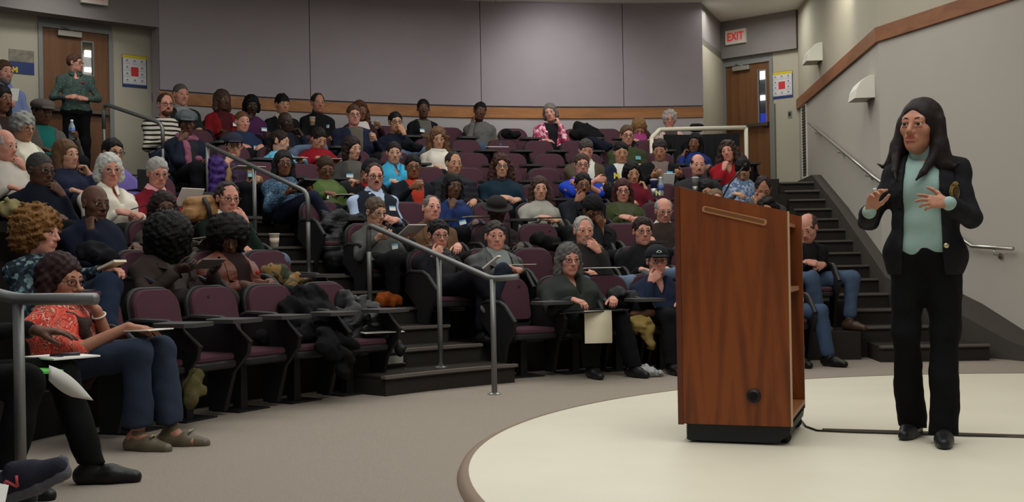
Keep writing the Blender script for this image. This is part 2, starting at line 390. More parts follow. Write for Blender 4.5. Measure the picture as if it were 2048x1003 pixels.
def eye_mesh(kind):
    if kind not in _EYE:
        mb = MB(); n, m = 10, 8; V = []; Fc = []; mi = []
        for i in range(m + 1):
            t = math.pi * i / m
            for k in range(n):
                V.append((math.sin(t) * math.cos(2 * math.pi * k / n), math.cos(t), math.sin(t) * math.sin(2 * math.pi * k / n)))
        for i in range(m):
            for k in range(n): mb_f = (i * n + k, (i + 1) * n + k, (i + 1) * n + (k + 1) % n, i * n + (k + 1) % n); Fc.append(mb_f); mi.append(1 if i < 2 else 0)
        me = bpy.data.meshes.new('eye'); me.from_pydata(V, [], Fc); me.polygons.foreach_set('use_smooth', [True] * len(Fc))
        me.materials.append(mat('eye_white', (214, 204, 196), 0.3)); me.materials.append(mat('iris_' + kind, (38, 24, 18) if kind == 'dark' else (70, 84, 96), 0.25))
        me.polygons.foreach_set('material_index', mi); _EYE[kind] = me
    return _EYE[kind]
def hair_mat(c):
    return mat('hair_%d_%d_%d' % c, c, 0.6, 0.35, 230, 0.35, stretch=(1, 1, 0.10), spec=0.18, vscale=160)
def hair_ops(kind, H, M, hs, seed):
    P = lambda x, y, z: H + M @ (np.array([x, y, z]) * hs)
    E = lambda c, r, k=0.02: ell(P(*c), np.array(r) * hs, M, k * hs)
    C = lambda a, b, ra, rb=None, k=0.02: cap(P(*a), P(*b), ra * hs, (rb or ra) * hs, k * hs)
    def plane(n, pt, k=0.01): w = M @ np.array(n, float); return half(w, w @ P(*pt), k)
    face = sub(E((0, 0.106, -0.034), (0.067, 0.071, 0.099), 0.014))
    under = plane((0, 0.62, -0.79), (0, 0.030, -0.006))     # keep above a line that falls towards the nape
    ears = [sub(E((sx * 0.084, 0.0, -0.006), (0.020, 0.022, 0.034), 0.008)) for sx in (1, -1)]
    nz = [noise(0.0045, 150, seed)]
    if kind == 'short': return [E((0, -0.019, 0.034), (0.083, 0.103, 0.096)), face, under] + ears + nz
    if kind == 'crew': return [E((0, -0.018, 0.032), (0.0785, 0.099, 0.092)), face, under] + ears + [noise(0.002, 200, seed)]
    if kind == 'receding': return [E((0, -0.019, 0.032), (0.081, 0.101, 0.093)), sub(E((0, 0.090, 0.010), (0.060, 0.080, 0.110), 0.012)), under] + ears + nz
    if kind == 'fringe': return [E((0, -0.019, 0.030), (0.082, 0.101, 0.090)), sub(E((0, 0.065, 0.090), (0.064, 0.150, 0.082), 0.01)), face, under] + ears + nz
    if kind == 'quiff': return [E((0, -0.016, 0.040), (0.083, 0.106, 0.101)), sub(E((0, 0.112, -0.048), (0.070, 0.070, 0.088), 0.012)), under] + ears + nz
    if kind == 'bob': return [E((0, -0.024, 0.026), (0.094, 0.111, 0.108)), C((0.076, -0.020, 0.0), (0.082, -0.012, -0.105), 0.036), C((-0.076, -0.020, 0.0), (-0.082, -0.012, -0.105), 0.036), C((0, -0.065, 0.0), (0, -0.062, -0.105), 0.066), face] + nz
    if kind == 'bobshort': return [E((0, -0.024, 0.028), (0.092, 0.110, 0.106)), C((0.074, -0.022, 0.0), (0.076, -0.022, -0.055), 0.034), C((-0.074, -0.022, 0.0), (-0.076, -0.022, -0.055), 0.034), C((0, -0.062, 0.0), (0, -0.060, -0.07), 0.064), face] + nz
    if kind == 'long': return [E((0, -0.022, 0.028), (0.090, 0.109, 0.104)), C((0.074, -0.016, 0.0), (0.088, 0.006, -0.20), 0.036, 0.034), C((-0.074, -0.016, 0.0), (-0.088, 0.006, -0.20), 0.036, 0.034), C((0, -0.07, 0.0), (0, -0.085, -0.20), 0.066, 0.07), C((0.088, 0.006, -0.19), (0.092, 0.03, -0.27), 0.034, 0.02), C((-0.088, 0.006, -0.19), (-0.092, 0.03, -0.27), 0.034, 0.02), face] + nz
    if kind == 'wavy': return [E((0, -0.024, 0.026), (0.100, 0.114, 0.110)), C((0.084, -0.016, 0.0), (0.098, 0.0, -0.13), 0.044), C((-0.084, -0.016, 0.0), (-0.098, 0.0, -0.13), 0.044), C((0, -0.07, 0.0), (0, -0.075, -0.12), 0.078), face, noise(0.008, 120, seed)]
    if kind == 'flipped':
        o = [E((0, -0.024, 0.026), (0.090, 0.110, 0.103)), C((0, -0.07, 0.0), (0, -0.085, -0.16), 0.066, 0.07)]
        for sx in (1, -1):
            o += [C((sx * 0.077, -0.012, 0.02), (sx * 0.092, -0.005, -0.09), 0.032, 0.036), C((sx * 0.092, -0.005, -0.09), (sx * 0.112, -0.015, -0.165), 0.038, 0.042), C((sx * 0.112, -0.012, -0.165), (sx * 0.165, -0.005, -0.180), 0.030, 0.008), C((sx * 0.165, -0.005, -0.180), (sx * 0.190, 0.005, -0.165), 0.008, 0.004, 0.006), C((sx * 0.088, 0.02, -0.12), (sx * 0.066, 0.082, -0.205), 0.024, 0.015), C((sx * 0.066, 0.082, -0.205), (sx * 0.046, 0.110, -0.242), 0.014, 0.005, 0.006)]
        return o + [sub(E((0.004, 0.108, -0.030), (0.067, 0.074, 0.102), 0.014)), noise(0.0016, 90, seed)]
    if kind == 'curly': return [E((0, -0.030, 0.034), (0.120, 0.128, 0.124)), E((0, -0.055, -0.03), (0.110, 0.095, 0.095)), sub(E((0, 0.118, -0.046), (0.074, 0.080, 0.094), 0.015)), noise(0.010, 130, seed), noise(0.005, 260, seed + 1)]
    if kind == 'afro': return [E((0, -0.028, 0.030), (0.150, 0.142, 0.142)), E((0, -0.05, -0.05), (0.135, 0.10, 0.11)), sub(E((0, 0.122, -0.046), (0.076, 0.082, 0.096), 0.015)), noise(0.005, 110, seed), noise(0.0025, 300, seed + 1)]
    if kind == 'afrofront': return [E((0, -0.010, 0.040), (0.155, 0.150, 0.140)), E((0, 0.02, -0.05), (0.150, 0.135, 0.145)), noise(0.005, 110, seed), noise(0.0025, 300, seed + 1)]
    if kind == 'puffy': return [E((0, -0.022, 0.034), (0.096, 0.112, 0.108)), sub(E((0, 0.112, -0.044), (0.070, 0.074, 0.090), 0.012)), plane((0, 0.5, -0.86), (0, 0.030, -0.03)), noise(0.010, 110, seed)]
    if kind == 'tied': return [E((0, -0.020, 0.032), (0.081, 0.103, 0.095)), E((0, -0.125, 0.0), (0.034, 0.034, 0.04), 0.02), face, plane((0, 0.62, -0.79), (0, 0.030, -0.020))] + ears + [noise(0.002, 150, seed)]
    if kind == 'ponytail': return [E((0, -0.020, 0.032), (0.082, 0.104, 0.096)), C((0, -0.10, 0.02), (0.01, -0.115, -0.17), 0.034, 0.026), face, plane((0, 0.75, -0.66), (0, 0.030, -0.02))] + ears + nz
    if kind == 'capfringe': return [E((0, -0.022, 0.020), (0.084, 0.101, 0.085)), face, under, plane((0, 0, 1), (0, 0, 0.05))] + ears + nz
    if kind == 'cap': return [E((0, -0.014, 0.046), (0.092, 0.110, 0.088)), plane((0, 0.10, -1), (0, 0, 0.030)), C((-0.045, 0.085, 0.040), (0.045, 0.085, 0.040), 0.012, k=0.004), E((0, 0.125, 0.038), (0.070, 0.070, 0.009), 0.01)]
    if kind == 'flatcap': return [E((0, 0.0, 0.062), (0.104, 0.126, 0.060)), plane((0, 0.10, -1), (0, 0, 0.030)), E((0, 0.125, 0.040), (0.066, 0.050, 0.012), 0.015)]
    if kind == 'beanie': return [E((0, -0.020, 0.044), (0.092, 0.112, 0.100)), plane((0, 0.20, -1), (0, 0, 0.022)), noise(0.003, 200, seed)]
    if kind == 'knit': return [E((0, -0.026, 0.062), (0.108, 0.122, 0.080)), plane((0, 0.12, -1), (0, 0, 0.030)), C((-0.06, 0.08, 0.044), (0.06, 0.08, 0.044), 0.012, k=0.01), E((0, 0.110, 0.042), (0.060, 0.040, 0.010), 0.01), noise(0.004, 160, seed)]
    if kind == 'brimhat': return [E((0, -0.012, 0.070), (0.090, 0.106, 0.070)), E((0, 0.0, 0.040), (0.145, 0.165, 0.012), 0.012), plane((0, 0, -1), (0, 0, -0.026))]
    raise KeyError(kind)
def beard_ops(kind, H, M, hs, jit, sex='m'):
    P = lambda x, y, z: H + M @ (np.array([x, y, z]) * hs)
    E = lambda c, r, k=0.02: ell(P(*c), np.array(r) * hs, M, k * hs)
    C = lambda a, b, ra, rb=None, k=0.006: cap(P(*a), P(*b), ra * hs, (rb or ra) * hs, k * hs)
    mus = [C((0, 0.0925, -0.046), (0.026, 0.081, -0.058), 0.0075, 0.0055), C((0, 0.0925, -0.046), (-0.026, 0.081, -0.058), 0.0075, 0.0055)]
    if kind == 'moustache': return mus
    gt = [E((0, 0.066, -0.098), (0.028, 0.020, 0.024), 0.01), C((0.027, 0.078, -0.058), (0.024, 0.068, -0.090), 0.006), C((-0.027, 0.078, -0.058), (-0.024, 0.068, -0.090), 0.006)]
    if kind == 'goatee': return mus + gt
    return [E((0, 0.024, -0.072), (0.059, 0.062, 0.054), 0.02), E((0, 0.060, -0.100), (0.030, 0.024, 0.026), 0.02), sub(E((0, 0.098, -0.062), (0.020, 0.030, 0.008), 0.006)),
            (lambda w: half(w, w @ P(0, 0, -0.036), 0.01))(M @ np.array((0, 0.20, 1.0)))] + mus
BLACK = (20, 20, 22)
PEOPLE = []
def person(px, py, row, label, short, skin='w', sex='m', hair='short', hc=(48, 36, 30), hat=None, hatc=BLACK, top='sweater', tc=BLACK, tmat=None, inner=None,
           collar=None, cc=None, bot=(24, 24, 28), pose='lap', pr=None, pl=None, v=None, p=4, roll=0, glasses=False, gc=(26, 22, 22), beard=None, bc=None, sticker=None, pin=None, w=1.0, fat=1.0,
           legs='sit', shoes=None, det=0, scarf=None, vneck=False, S=1.15, hs=1.04, group=None, pos=None, face=None, ht=None, hands=True, eyes='dark', lean=0.0, side=0.0, stand=None, open_mouth=0.0, tagc=(236, 236, 232), nohead=False, tblend=0.06, jitter=None, vc=None, hem=None):
    seed = len(PEOPLE) + 7; rs = random.Random(seed)
    jit = jitter or (rs.uniform(0.94, 1.07), rs.uniform(-0.004, 0.005))
    # where: on the arc of the row, facing the middle of the stage
    if pos is None:
        q = on_arc(px, py, row_R(row)); base = np.array([q[0], q[1], tier(row)]); ht_w = q[2] - tier(row)
    else:
        base = np.array(pos, float); d = base[1]; ht_w = at_d(px, py, d)[2] - base[2] if ht is None else ht
    hu = ht_w / S
    fd = nrm(C0 - base[:2]) if face is None else nrm(face)
    rz = math.atan2(fd[1], fd[0]) - math.pi / 2
    cd = nrm(-base[:2]); appar = math.degrees(math.atan2(cd[0] * fd[1] - cd[1] * fd[0], cd @ fd))
    if v is None: v = appar * 0.85
    yaw = max(-80, min(80, v - appar))
    M = head_rot(yaw, p, roll)
    sgn = {'r': 1, 'l': -1}
    # ---- joints
    if stand is None:
        hip = np.array([0, -0.04, 0.435]); Nz = hu - 0.118 * hs - 0.162; pf = max(0.0, p) / 60.0
        N = np.array([side, -0.13 + lean, Nz]); Hc = N + np.array([side * 0.2, 0.035 + 0.05 * pf + lean * 0.25, 0.160 - 0.02 * pf])
        kn = {1: np.array([0.12, 0.42, 0.505]), -1: np.array([-0.12, 0.42, 0.505])}; an = {1: np.array([0.11, 0.40, 0.10]), -1: np.array([-0.11, 0.40, 0.10])}
        if row == 0: an = {1: np.array([0.12, 0.47, 0.10]), -1: np.array([-0.11, 0.45, 0.10])}
        if legs == 'cross': kn[1] = np.array([-0.03, 0.44, 0.62]); an[1] = np.array([-0.20, 0.56, 0.32])
        if legs == 'crossl': kn[-1] = np.array([0.03, 0.44, 0.62]); an[-1] = np.array([0.22, 0.58, 0.34])
        if legs == 'ankle': kn[-1] = np.array([-0.26, 0.36, 0.60]); an[-1] = np.array([0.10, 0.42, 0.56])
        if legs == 'wide': kn[1] = np.array([0.22, 0.42, 0.52]); kn[-1] = np.array([-0.22, 0.42, 0.52]); an[1] = np.array([0.16, 0.44, 0.10]); an[-1] = np.array([-0.16, 0.44, 0.10])
        if isinstance(legs, dict): kn.update(legs['kn']); an.update(legs['an'])
        kn = {s: q - np.array([0, 0, 0.055]) for s, q in kn.items()}; an = {s: q - np.array([0, 0, 0.04]) * (q[2] > 0.2) for s, q in an.items()}
    else:
        hip, N, kn, an = stand['hip'], stand['N'], stand['kn'], stand['an']; Hc = N + stand['head']; N = N.copy()
    sw = 0.165 * w * (0.93 if sex == 'f' else 1.0)
    sh = {s: N + np.array([s * sw, -0.005, -0.082]) for s in (1, -1)}
    if stand and 'sh' in stand: sh = stand['sh']
    HP = lambda x, y, z: Hc + M @ (np.array([x, y, z]) * hs); HD = lambda x, y, z: M @ np.array([x, y, z])
    def preset(s, k):
        if isinstance(k, dict): return k
        if k == 'lap': return dict(W=(s * 0.12, 0.18, 0.635), d=(-s * 0.45, 0.85, -0.22), N=(-s * 0.2, -0.1, -1), curl=0.35)
        if k == 'clasp': return dict(W=(s * 0.10, 0.17, 0.66 + 0.012 * s), d=(-s * 0.85, 0.5, -0.12), N=(-s * 0.15, -0.75, -0.6), curl=0.55)
        if k == 'chin': return dict(W=HP(s * 0.055, 0.155, -0.195), d=HD(-s * 0.38, -0.30, 0.88), N=HD(-s * 0.35, -0.9, 0.1), curl=0.85, hint=(s * 0.15, 0.55, -1))
        if k == 'mouth': return dict(W=HP(s * 0.085, 0.145, -0.160), d=HD(-s * 0.72, -0.12, 0.68), N=HD(-s * 0.2, -0.95, -0.1), curl=0.62, hint=(s * 0.2, 0.5, -1))
        if k == 'chinfwd': return dict(W=HP(s * 0.02, 0.205, -0.112), d=HD(-s * 0.10, -0.70, 0.70), N=HD(-s * 0.55, -0.5, -0.6), curl=0.5, spread=0.3, hint=(s * 0.1, 0.9, -1))
        if k == 'cheek': return dict(W=HP(s * 0.105, 0.130, -0.165), d=HD(-s * 0.16, -0.52, 0.84), N=HD(-s * 0.9, -0.35, 0), curl=0.80, hint=(s * 0.25, 0.5, -1))
        if k == 'nose': return dict(W=HP(s * 0.07, 0.140, -0.145), d=HD(-s * 0.5, -0.05, 0.85), N=HD(-s * 0.3, -0.9, -0.1), curl=0.5, hint=(s * 0.2, 0.5, -1))
        if k == 'brow': return dict(W=HP(s * 0.07, 0.13, -0.12), d=HD(-s * 0.45, -0.15, 0.88), N=HD(-s * 0.2, -0.95, 0), curl=0.35, hint=(s * 0.2, 0.5, -1))
        if k == 'write': return dict(W=((0.15, 0.26, 0.685) if s > 0 else (-0.13, 0.24, 0.67)), d=(-s * 0.5, 0.85, -0.12), N=(-s * 0.3, 0, -0.95), curl=0.6 if s > 0 else 0.35)
        if k == 'rest': return dict(W=(s * 0.25, 0.19, 0.685), d=(-s * 0.1, 1, -0.1), N=(0, 0, -1), curl=0.4)
        if k == 'fold': return dict(W=((-0.07, 0.18, 0.79) if s > 0 else (0.07, 0.21, 0.76)), d=(-s * 0.95, -0.1, 0.1), N=(0, -1, -0.1), curl=0.35, hint=(s, 0.0, -0.7))
        if k == 'cup': return dict(W=(s * 0.15, 0.24, 0.76), d=(-s * 0.3, 0.9, 0.12), N=(-s, -0.2, 0), curl=0.5)
        if k == 'hold': return dict(W=(s * 0.16, 0.25, 0.70), d=(-s * 0.35, 0.9, 0.15), N=(-s * 0.7, 0.1, 0.6), curl=0.45)
        if k == 'phone': return dict(W=(s * 0.12, 0.22, 0.68), d=(-s * 0.5, 0.8, 0.15), N=(-s * 0.4, -0.2, 0.85), curl=0.5)
        if k == 'hang': return dict(W=(s * 0.22, 0.10, 0.56), d=(0, 0.6, -0.8), N=(-s, 0, 0), curl=0.3)
        raise KeyError(k)
    arms = {}
    for s, k in ((1, pr or pose), (-1, pl or (pose if pose in ('lap', 'clasp', 'write', 'fold', 'phone', 'rest', 'hold') else 'lap'))):
        a = preset(s, k); hint = a.get('hint', (s * 0.62, -0.45, -0.9)); Wd = np.asarray(a['W'], float)
        if stand is None and 'hint' not in a: Wd = Wd - np.array([0, 0, 0.06])
        el, Wr = ik(sh[s], Wd, 0.285, 0.25, hint); arms[s] = dict(a, W=Wr, E=el)
    # ---- body: head, neck, arms and hands on one continuous figure
    fine = (0.0095, 0.0075, 0.0048, 0.0042)[det]; coarse = (0.026, 0.022, 0.018, 0.016)[det]; cl = (0.020, 0.017, 0.013, 0.011)[det]
    cx = lambda r: r
    ops = []
    tors = [ell(hip * 0.28 + N * 0.72 + np.array([0, 0.01, -0.02]), (0.158 * w, 0.112 * fat, 0.165)), ell(hip * 0.66 + N * 0.34 + np.array([0, 0.03 * (fat - 0.6), 0]), (0.150 * w * fat ** 0.6, 0.118 * fat, 0.16), k=tblend), ell(hip + np.array([0, 0.0, 0.02]), (0.172 * w, 0.135 * fat ** 0.5, 0.12), k=tblend)]
    armo = []
    for s in (1, -1):
        armo += [cap(sh[s], arms[s]['E'], 0.046, 0.037, 0.02), cap(arms[s]['E'], arms[s]['W'], 0.038, 0.025, 0.015)]
    bare = top in ('tee', 'threequarter')
    ho, P, E, C = head_ops(Hc, M, hs, sex, jit, open_mouth)
    if not nohead: ops += ho
    ops += [cap(N + np.array([0, 0, -0.06]), Hc + M @ np.array([0, -0.022, -0.065]) * hs, 0.056 * (0.92 if sex == 'f' else 1.04), 0.052, 0.03),
            cap(hip, N + np.array([0, 0, -0.08]), 0.075, 0.08, 0.03), cap(sh[1], sh[-1], 0.038, k=0.04), ell(N + np.array([0, 0.03, -0.085]), (0.115, 0.075, 0.06), k=0.03)]
    if bare: ops += armo
    else:
        for s in (1, -1): ops += [cap(sh[s], arms[s]['E'], 0.030, 0.026, 0.02), cap(arms[s]['E'], arms[s]['W'], 0.027, 0.0235, 0.015)]
    fx = [(Hc[0] - 0.1, Hc[0] + 0.1, fine)]; fy = [(Hc[1] - 0.1, Hc[1] + 0.125, fine)]; fz = [(Hc[2] - 0.13, Hc[2] + 0.12, fine)]
    if hands:
        for s in (1, -1):
            a = arms[s]; ops += hand_ops(a['W'], a['d'], a['N'], s, a.get('curl', 0.4), a.get('spread', 0.0), (1.0 if sex == 'm' else 0.92) * 1.02, a.get('thumb', 0.5), a.get('curls'))
            c = a['W'] + nrm(a['d']) * 0.08; e = 0.10
            fx.append((c[0] - e, c[0] + e, fine)); fy.append((c[1] - e, c[1] + e, fine)); fz.append((c[2] - e, c[2] + e, fine))
    if legs == 'bareankle' or (isinstance(legs, dict) and legs.get('bare')):
        for s in (1, -1): ops += [cap(kn[s], an[s], 0.035, 0.032, 0.01), cap(hip + np.array([s * 0.09, 0, 0]), kn[s], 0.05, 0.04, 0.02), cap(an[s] + np.array([0, -0.03, -0.03]), an[s] + np.array([0, 0.11, -0.065]), 0.036, 0.028, 0.03)]
    def lipf(c):
        q = (c - Hc) @ M / hs
        return ((np.abs(q[:, 0]) < 0.023 - 0.25 * np.abs(q[:, 2] + 0.060)) & (q[:, 1] > 0.074) & (np.abs(q[:, 2] + 0.0605 + open_mouth * 0.5) < 0.0115 + open_mouth)).astype(int)
    body, _ = sdf_obj('person', ops, skin_mats(skin), coarse, None, fx, fy, fz, S, lip=lipf)
    body.location = base; body.rotation_euler = (0, 0, rz); tag(body, label, 'person', group)
    # ---- clothes
    topm = tmat or mat('cloth_%s_%d_%d_%d' % ((('leather' if top == 'leather' else 'knit'),) + tuple(tc)), tc, 0.42 if top == 'leather' else 0.9, 0.35, 160 if det < 2 else 240, 0.18, vscale=7, spec=0.5 if top == 'leather' else 0.15)
    g = {'jacket': 0.020, 'leather': 0.022, 'cardigan': 0.016, 'puffer': 0.032, 'vest': 0.012}.get(top, 0.010)
    def sleeve(s, r0, r1, r2, frac):
        A, B, W = sh[s], arms[s]['E'], arms[s]['W']
        o = [cap(A + np.array([-s * 0.02, 0, 0.0]), B, r0, r1, 0.045)]
        if frac > 0: o.append(cap(B, B + (W - B) * frac, r1, r2, 0.02))
        return o
    def torso(g, girth=True):
        o = [ell(hip * 0.28 + N * 0.72 + np.array([0, 0.01, -0.02]), (0.158 * w + g, 0.112 * fat + g, 0.165)), ell(hip * 0.66 + N * 0.34 + np.array([0, 0.03 * (fat - 0.6), 0]), (0.150 * w * fat ** 0.6 + g, 0.118 * fat + g, 0.16), k=tblend), ell(hip + np.array([0, 0, 0.02]), (0.172 * w + g, 0.135 * fat ** 0.5 + g, 0.10), k=tblend),
             cap(sh[1], sh[-1], 0.050 + g * 0.6, k=0.05), cap(N + np.array([0.045, -0.02, -0.005]), sh[1], 0.040 + g * 0.5, k=0.03), cap(N + np.array([-0.045, -0.02, -0.005]), sh[-1], 0.040 + g * 0.5, k=0.03)]
        if sex == 'f':
            ch = hip * 0.36 + N * 0.64
            for s in (1, -1): o.append(ell(ch + np.array([s * 0.072 * w, 0.085 * fat, 0.0]), (0.068 + g * 0.5, 0.062 * fat + g * 0.5, 0.068), k=0.05))
        return o
    neckhole = sub(cap(N + np.array([0, 0.012, 0.012]), Hc + M @ np.array([0, -0.02, -0.05]), 0.064, 0.075, 0.012))
    wr = noise(0.0055 if det < 2 else 0.0075, 24, seed); wr2 = noise(0.0028, 60, seed + 3)
    oc = []
    def vcut(wid, depth, y0=0.0, wb=0.0):
        """opening down the front: a wedge, wid half-width at the neck"""
        zt = N[2] + 0.02
        def fn(X, Y, Z):
            ww = np.clip(f32(wb) + (Z - f32(zt - depth)) * f32((wid - wb) / depth), -0.05, max(wid, wb)); return np.maximum(np.abs(X - f32(N[0])) - ww, f32(N[1] + y0) - Y) + 0 * Z
        return ('s', np.array([N[0] - wid - 0.02, N[1] + y0 - 0.02, zt - depth - 0.05]), np.array([N[0] + wid + 0.02, 0.8, zt + 0.15]), fn, 0.012)
    fr = {'tee': 0.0, 'threequarter': 0.15, 'vest': -1}.get(top, 0.86)
    if top in ('jacket', 'leather', 'cardigan', 'puffer', 'vest'):
        it = torso(0.004) + (sum([sleeve(s, 0.050, 0.043, 0.034, 0.86) for s in (1, -1)], []) if top == 'vest' else []) + [wr, neckhole]
        im = mat('cloth_inner_%d_%d_%d' % tuple(inner or (200, 200, 200)), inner or (200, 200, 200), 0.9, 0.25, 200, 0.12, vscale=8, spec=0.15)
        io, G0 = sdf_obj('shirt', it, im, cl, body, scale=S); oc.append(io)
        ot = torso(g) + (sum([sleeve(s, 0.053 + g * 0.4, 0.047 + g * 0.3, 0.038 + g * 0.2, 0.84) for s in (1, -1)], []) if fr > 0 else [])
        if top == 'vest': ot += [sub(cap(sh[s] + np.array([s * 0.05, 0, -0.02]), sh[s] + np.array([s * 0.08, 0, -0.2]), 0.05, k=0.01)) for s in (1, -1)]
        ot += [wr, wr2, neckhole, vcut(*((0.05, 0.22) if top == 'vest' else (0.07, 0.62) if top == 'puffer' else (0.085, 0.62) if not vc else (vc[0], vc[2], 0.0, vc[1])))]
        if hem:
            ot.insert(3, ell(hip + np.array([0, 0.005, hem[0]]), hem[1], k=0.06)); ot.append(half((0, 0, -1), -(hip[2] + hem[2])))
        if top == 'puffer': ot.append(('n', None, None, lambda X, Y, Z: np.sin(Z * f32(95)) * f32(0.006) + 0 * X, 0))
        o, G = sdf_obj({'jacket': 'jacket', 'leather': 'leather_jacket', 'cardigan': 'cardigan', 'puffer': 'jacket', 'vest': 'vest'}[top], ot, topm, cl, body, scale=S); oc.append(o)
    else:
        ot = torso(g) + sum([sleeve(s, 0.053, 0.046, 0.036, fr) for s in (1, -1)], []) + [wr, wr2, neckhole]
        if vneck: ot.append(vcut(0.06, 0.16, 0.02))
        o, G = sdf_obj({'shirt': 'shirt', 'tee': 't_shirt', 'threequarter': 'blouse'}.get(top, top if top in ('blouse', 'sweater', 'hoodie', 'fleece', 'polo') else 'sweater'), ot, topm, cl, body, scale=S); oc.append(o)
    if top in ('jacket', 'leather', 'cardigan') and det >= 1:
        zt0 = N[2] + 0.02; vw, vb, vd = vc or (0.085, 0.0, 0.62)
        for s in (1, -1):
            L_ = []
            for i in range(9):
                z = N[2] - 0.025 - 0.030 * i; t = (z - (zt0 - vd)) / vd; xe = vb + (vw - vb) * t
                wd = 0.012 + 0.036 * math.sin(math.pi * min(1, (i + 1.5) / 8.5)) ** 0.8; q0 = probe(G, N[0] + s * (xe + 0.016), z); q1 = probe(G, N[0] + s * (xe + 0.016 + wd), z)
                if q0 is None or q1 is None: continue
                L_.append((q0[0] + q0[1] * 0.010 + np.array([-s * 0.010, 0.004, 0]), q1[0] + q1[1] * 0.012))
            if len(L_) > 2:
                mb = MB(); V = []
                for a_, b_ in L_: V += [a_ * S, b_ * S, (b_ - np.array([0, 0.012, 0])) * S, (a_ - np.array([0, 0.012, 0])) * S]
                n_ = len(L_); mb.add(V, [(4 * i + k, 4 * i + 4 + k, 4 * i + 4 + (k + 1) % 4, 4 * i + (k + 1) % 4) for i in range(n_ - 1) for k in range(4)] + [(0, 1, 2, 3), (4 * n_ - 1, 4 * n_ - 2, 4 * n_ - 3, 4 * n_ - 4)]); mb.build('lapel', topm, body)
    if collar:
        colm = mat('collar_%d_%d_%d' % tuple(cc or tc), cc or tc, 0.85, 0.2, 200)
        if collar == 'turtle':
            sdf_obj('turtleneck_collar', [cap(N + np.array([0, 0, 0.0]), Hc + M @ np.array([0, -0.02, -0.085]) * hs, 0.070, 0.063, 0.01), wr2], colm, cl * 0.75, body, scale=S)
        else:
            mb = MB(); r0, r1 = 0.066, 0.088
            n = 18; a0 = math.radians(118 if collar == 'shirt' else 100); ring = []
            for i in range(n + 1):
                t = -math.pi / 2 - (math.pi - 0.22) + (2 * math.pi - 0.44) * i / n     # gap at the front (+y)
                c, s_ = math.cos(t), math.sin(t); fr_ = max(0.0, s_)
                zi = N[2] + 0.072 - 0.045 * fr_; zo = N[2] + 0.034 - 0.075 * fr_
                ring.append(((N[0] + r0 * c, N[1] + 0.012 + r0 * s_, zi), (N[0] + r1 * c * 1.05, N[1] + 0.012 + (r1 + 0.022 * fr_) * s_, zo), (N[0] + (r1 - 0.008) * c * 1.05, N[1] + 0.012 + (r1 + 0.012 * fr_) * s_, zo - 0.004), (N[0] + (r0 - 0.004) * c, N[1] + 0.012 + (r0 - 0.004) * s_, zi - 0.01)))
            V = [tuple(np.array(q) * S) for rg in ring for q in rg]
            Fc = [(4 * i + k, 4 * i + 4 + k, 4 * i + 4 + (k + 1) % 4, 4 * i + (k + 1) % 4) for i in range(n) for k in range(4)] + [(0, 1, 2, 3), (4 * n + 3, 4 * n + 2, 4 * n + 1, 4 * n)]
            mb.add(V, Fc).build('collar', colm, body)
    if scarf:
        so = []; n = 10
        for i in range(n):
            t0, t1 = 2 * math.pi * i / n, 2 * math.pi * (i + 1) / n
            so.append(cap(N + np.array([0.085 * math.cos(t0), 0.02 + 0.085 * math.sin(t0), 0.015 - 0.025 * math.sin(t0)]), N + np.array([0.085 * math.cos(t1), 0.02 + 0.085 * math.sin(t1), 0.015 - 0.025 * math.sin(t1)]), 0.030, k=0.01))
        if scarf[1]:
            for s in (1, -1):
                pts_ = [N + np.array([s * 0.075, 0.085, -0.01])]
                for i in range(7):
                    z_ = -0.06 - 0.055 * i; q_ = probe(G, N[0] + s * (0.070 - 0.004 * i), N[2] + z_)
                    if q_ is not None: pts_.append(q_[0] + q_[1] * 0.004)
                for a_, b_ in zip(pts_[:-1], pts_[1:]): so.append(cap(a_ + np.array([s * 0.014, 0, 0]), b_ + np.array([s * 0.014, 0, 0]), 0.024, k=0.02)); so.append(cap(a_ - np.array([s * 0.012, 0, 0]), b_ - np.array([s * 0.012, 0, 0]), 0.022, k=0.02))
        sdf_obj('scarf', so + [noise(0.006, 60, seed)], mat('scarf_%d_%d_%d' % scarf[0], scarf[0], 0.95, 0.5, 120, 0.3), cl * 0.8, body, scale=S)
    bm_ = mat('trousers_%d_%d_%d' % tuple(bot), bot, 0.9, 0.3, 220, 0.2, vscale=9, spec=0.12)
    tr = [ell(hip, (0.178 * w, 0.14, 0.105))]
    for s in (1, -1):
        hj = hip + np.array([s * 0.095, 0.03, -0.01]); flare = 0.075 if legs in ('flare', 'bareankle') else 0.056
        if stand: flare = stand.get('flare', 0.062)
        if isinstance(legs, dict): flare = legs.get('flare', flare)
        tr += [cap(hj, kn[s], 0.090 * fat ** 0.4, 0.068, 0.05), cap(kn[s], an[s] + (nrm(kn[s] - an[s]) * 0.05 if row else np.array([0, -0.005, -0.02])), 0.066, flare, 0.03)]
    if row == 0 and not stand: tr.append(half((0, 0, -1), -(0.115 if isinstance(legs, dict) and legs.get('bare') else 0.080)))
    if stand:
        tr = tr[:1]
        for s in (1, -1):
            hj = hip + np.array([s * 0.088, 0.0, -0.03]); tr += [cap(hj, kn[s], 0.100, stand.get('knee', 0.074), 0.05), cap(kn[s], an[s] + np.array([0, 0, -0.07]), stand.get('knee', 0.074), flare, 0.03)]
        tr.append(half((0, 0, -1), -0.05))
    to, _ = sdf_obj('trousers', tr + [noise(0.005, 26, seed + 5), noise(0.003, 60, seed + 6)], bm_, cl, body, scale=S)
    # ---- shoes
    shc = shoes or (22, 20, 20)
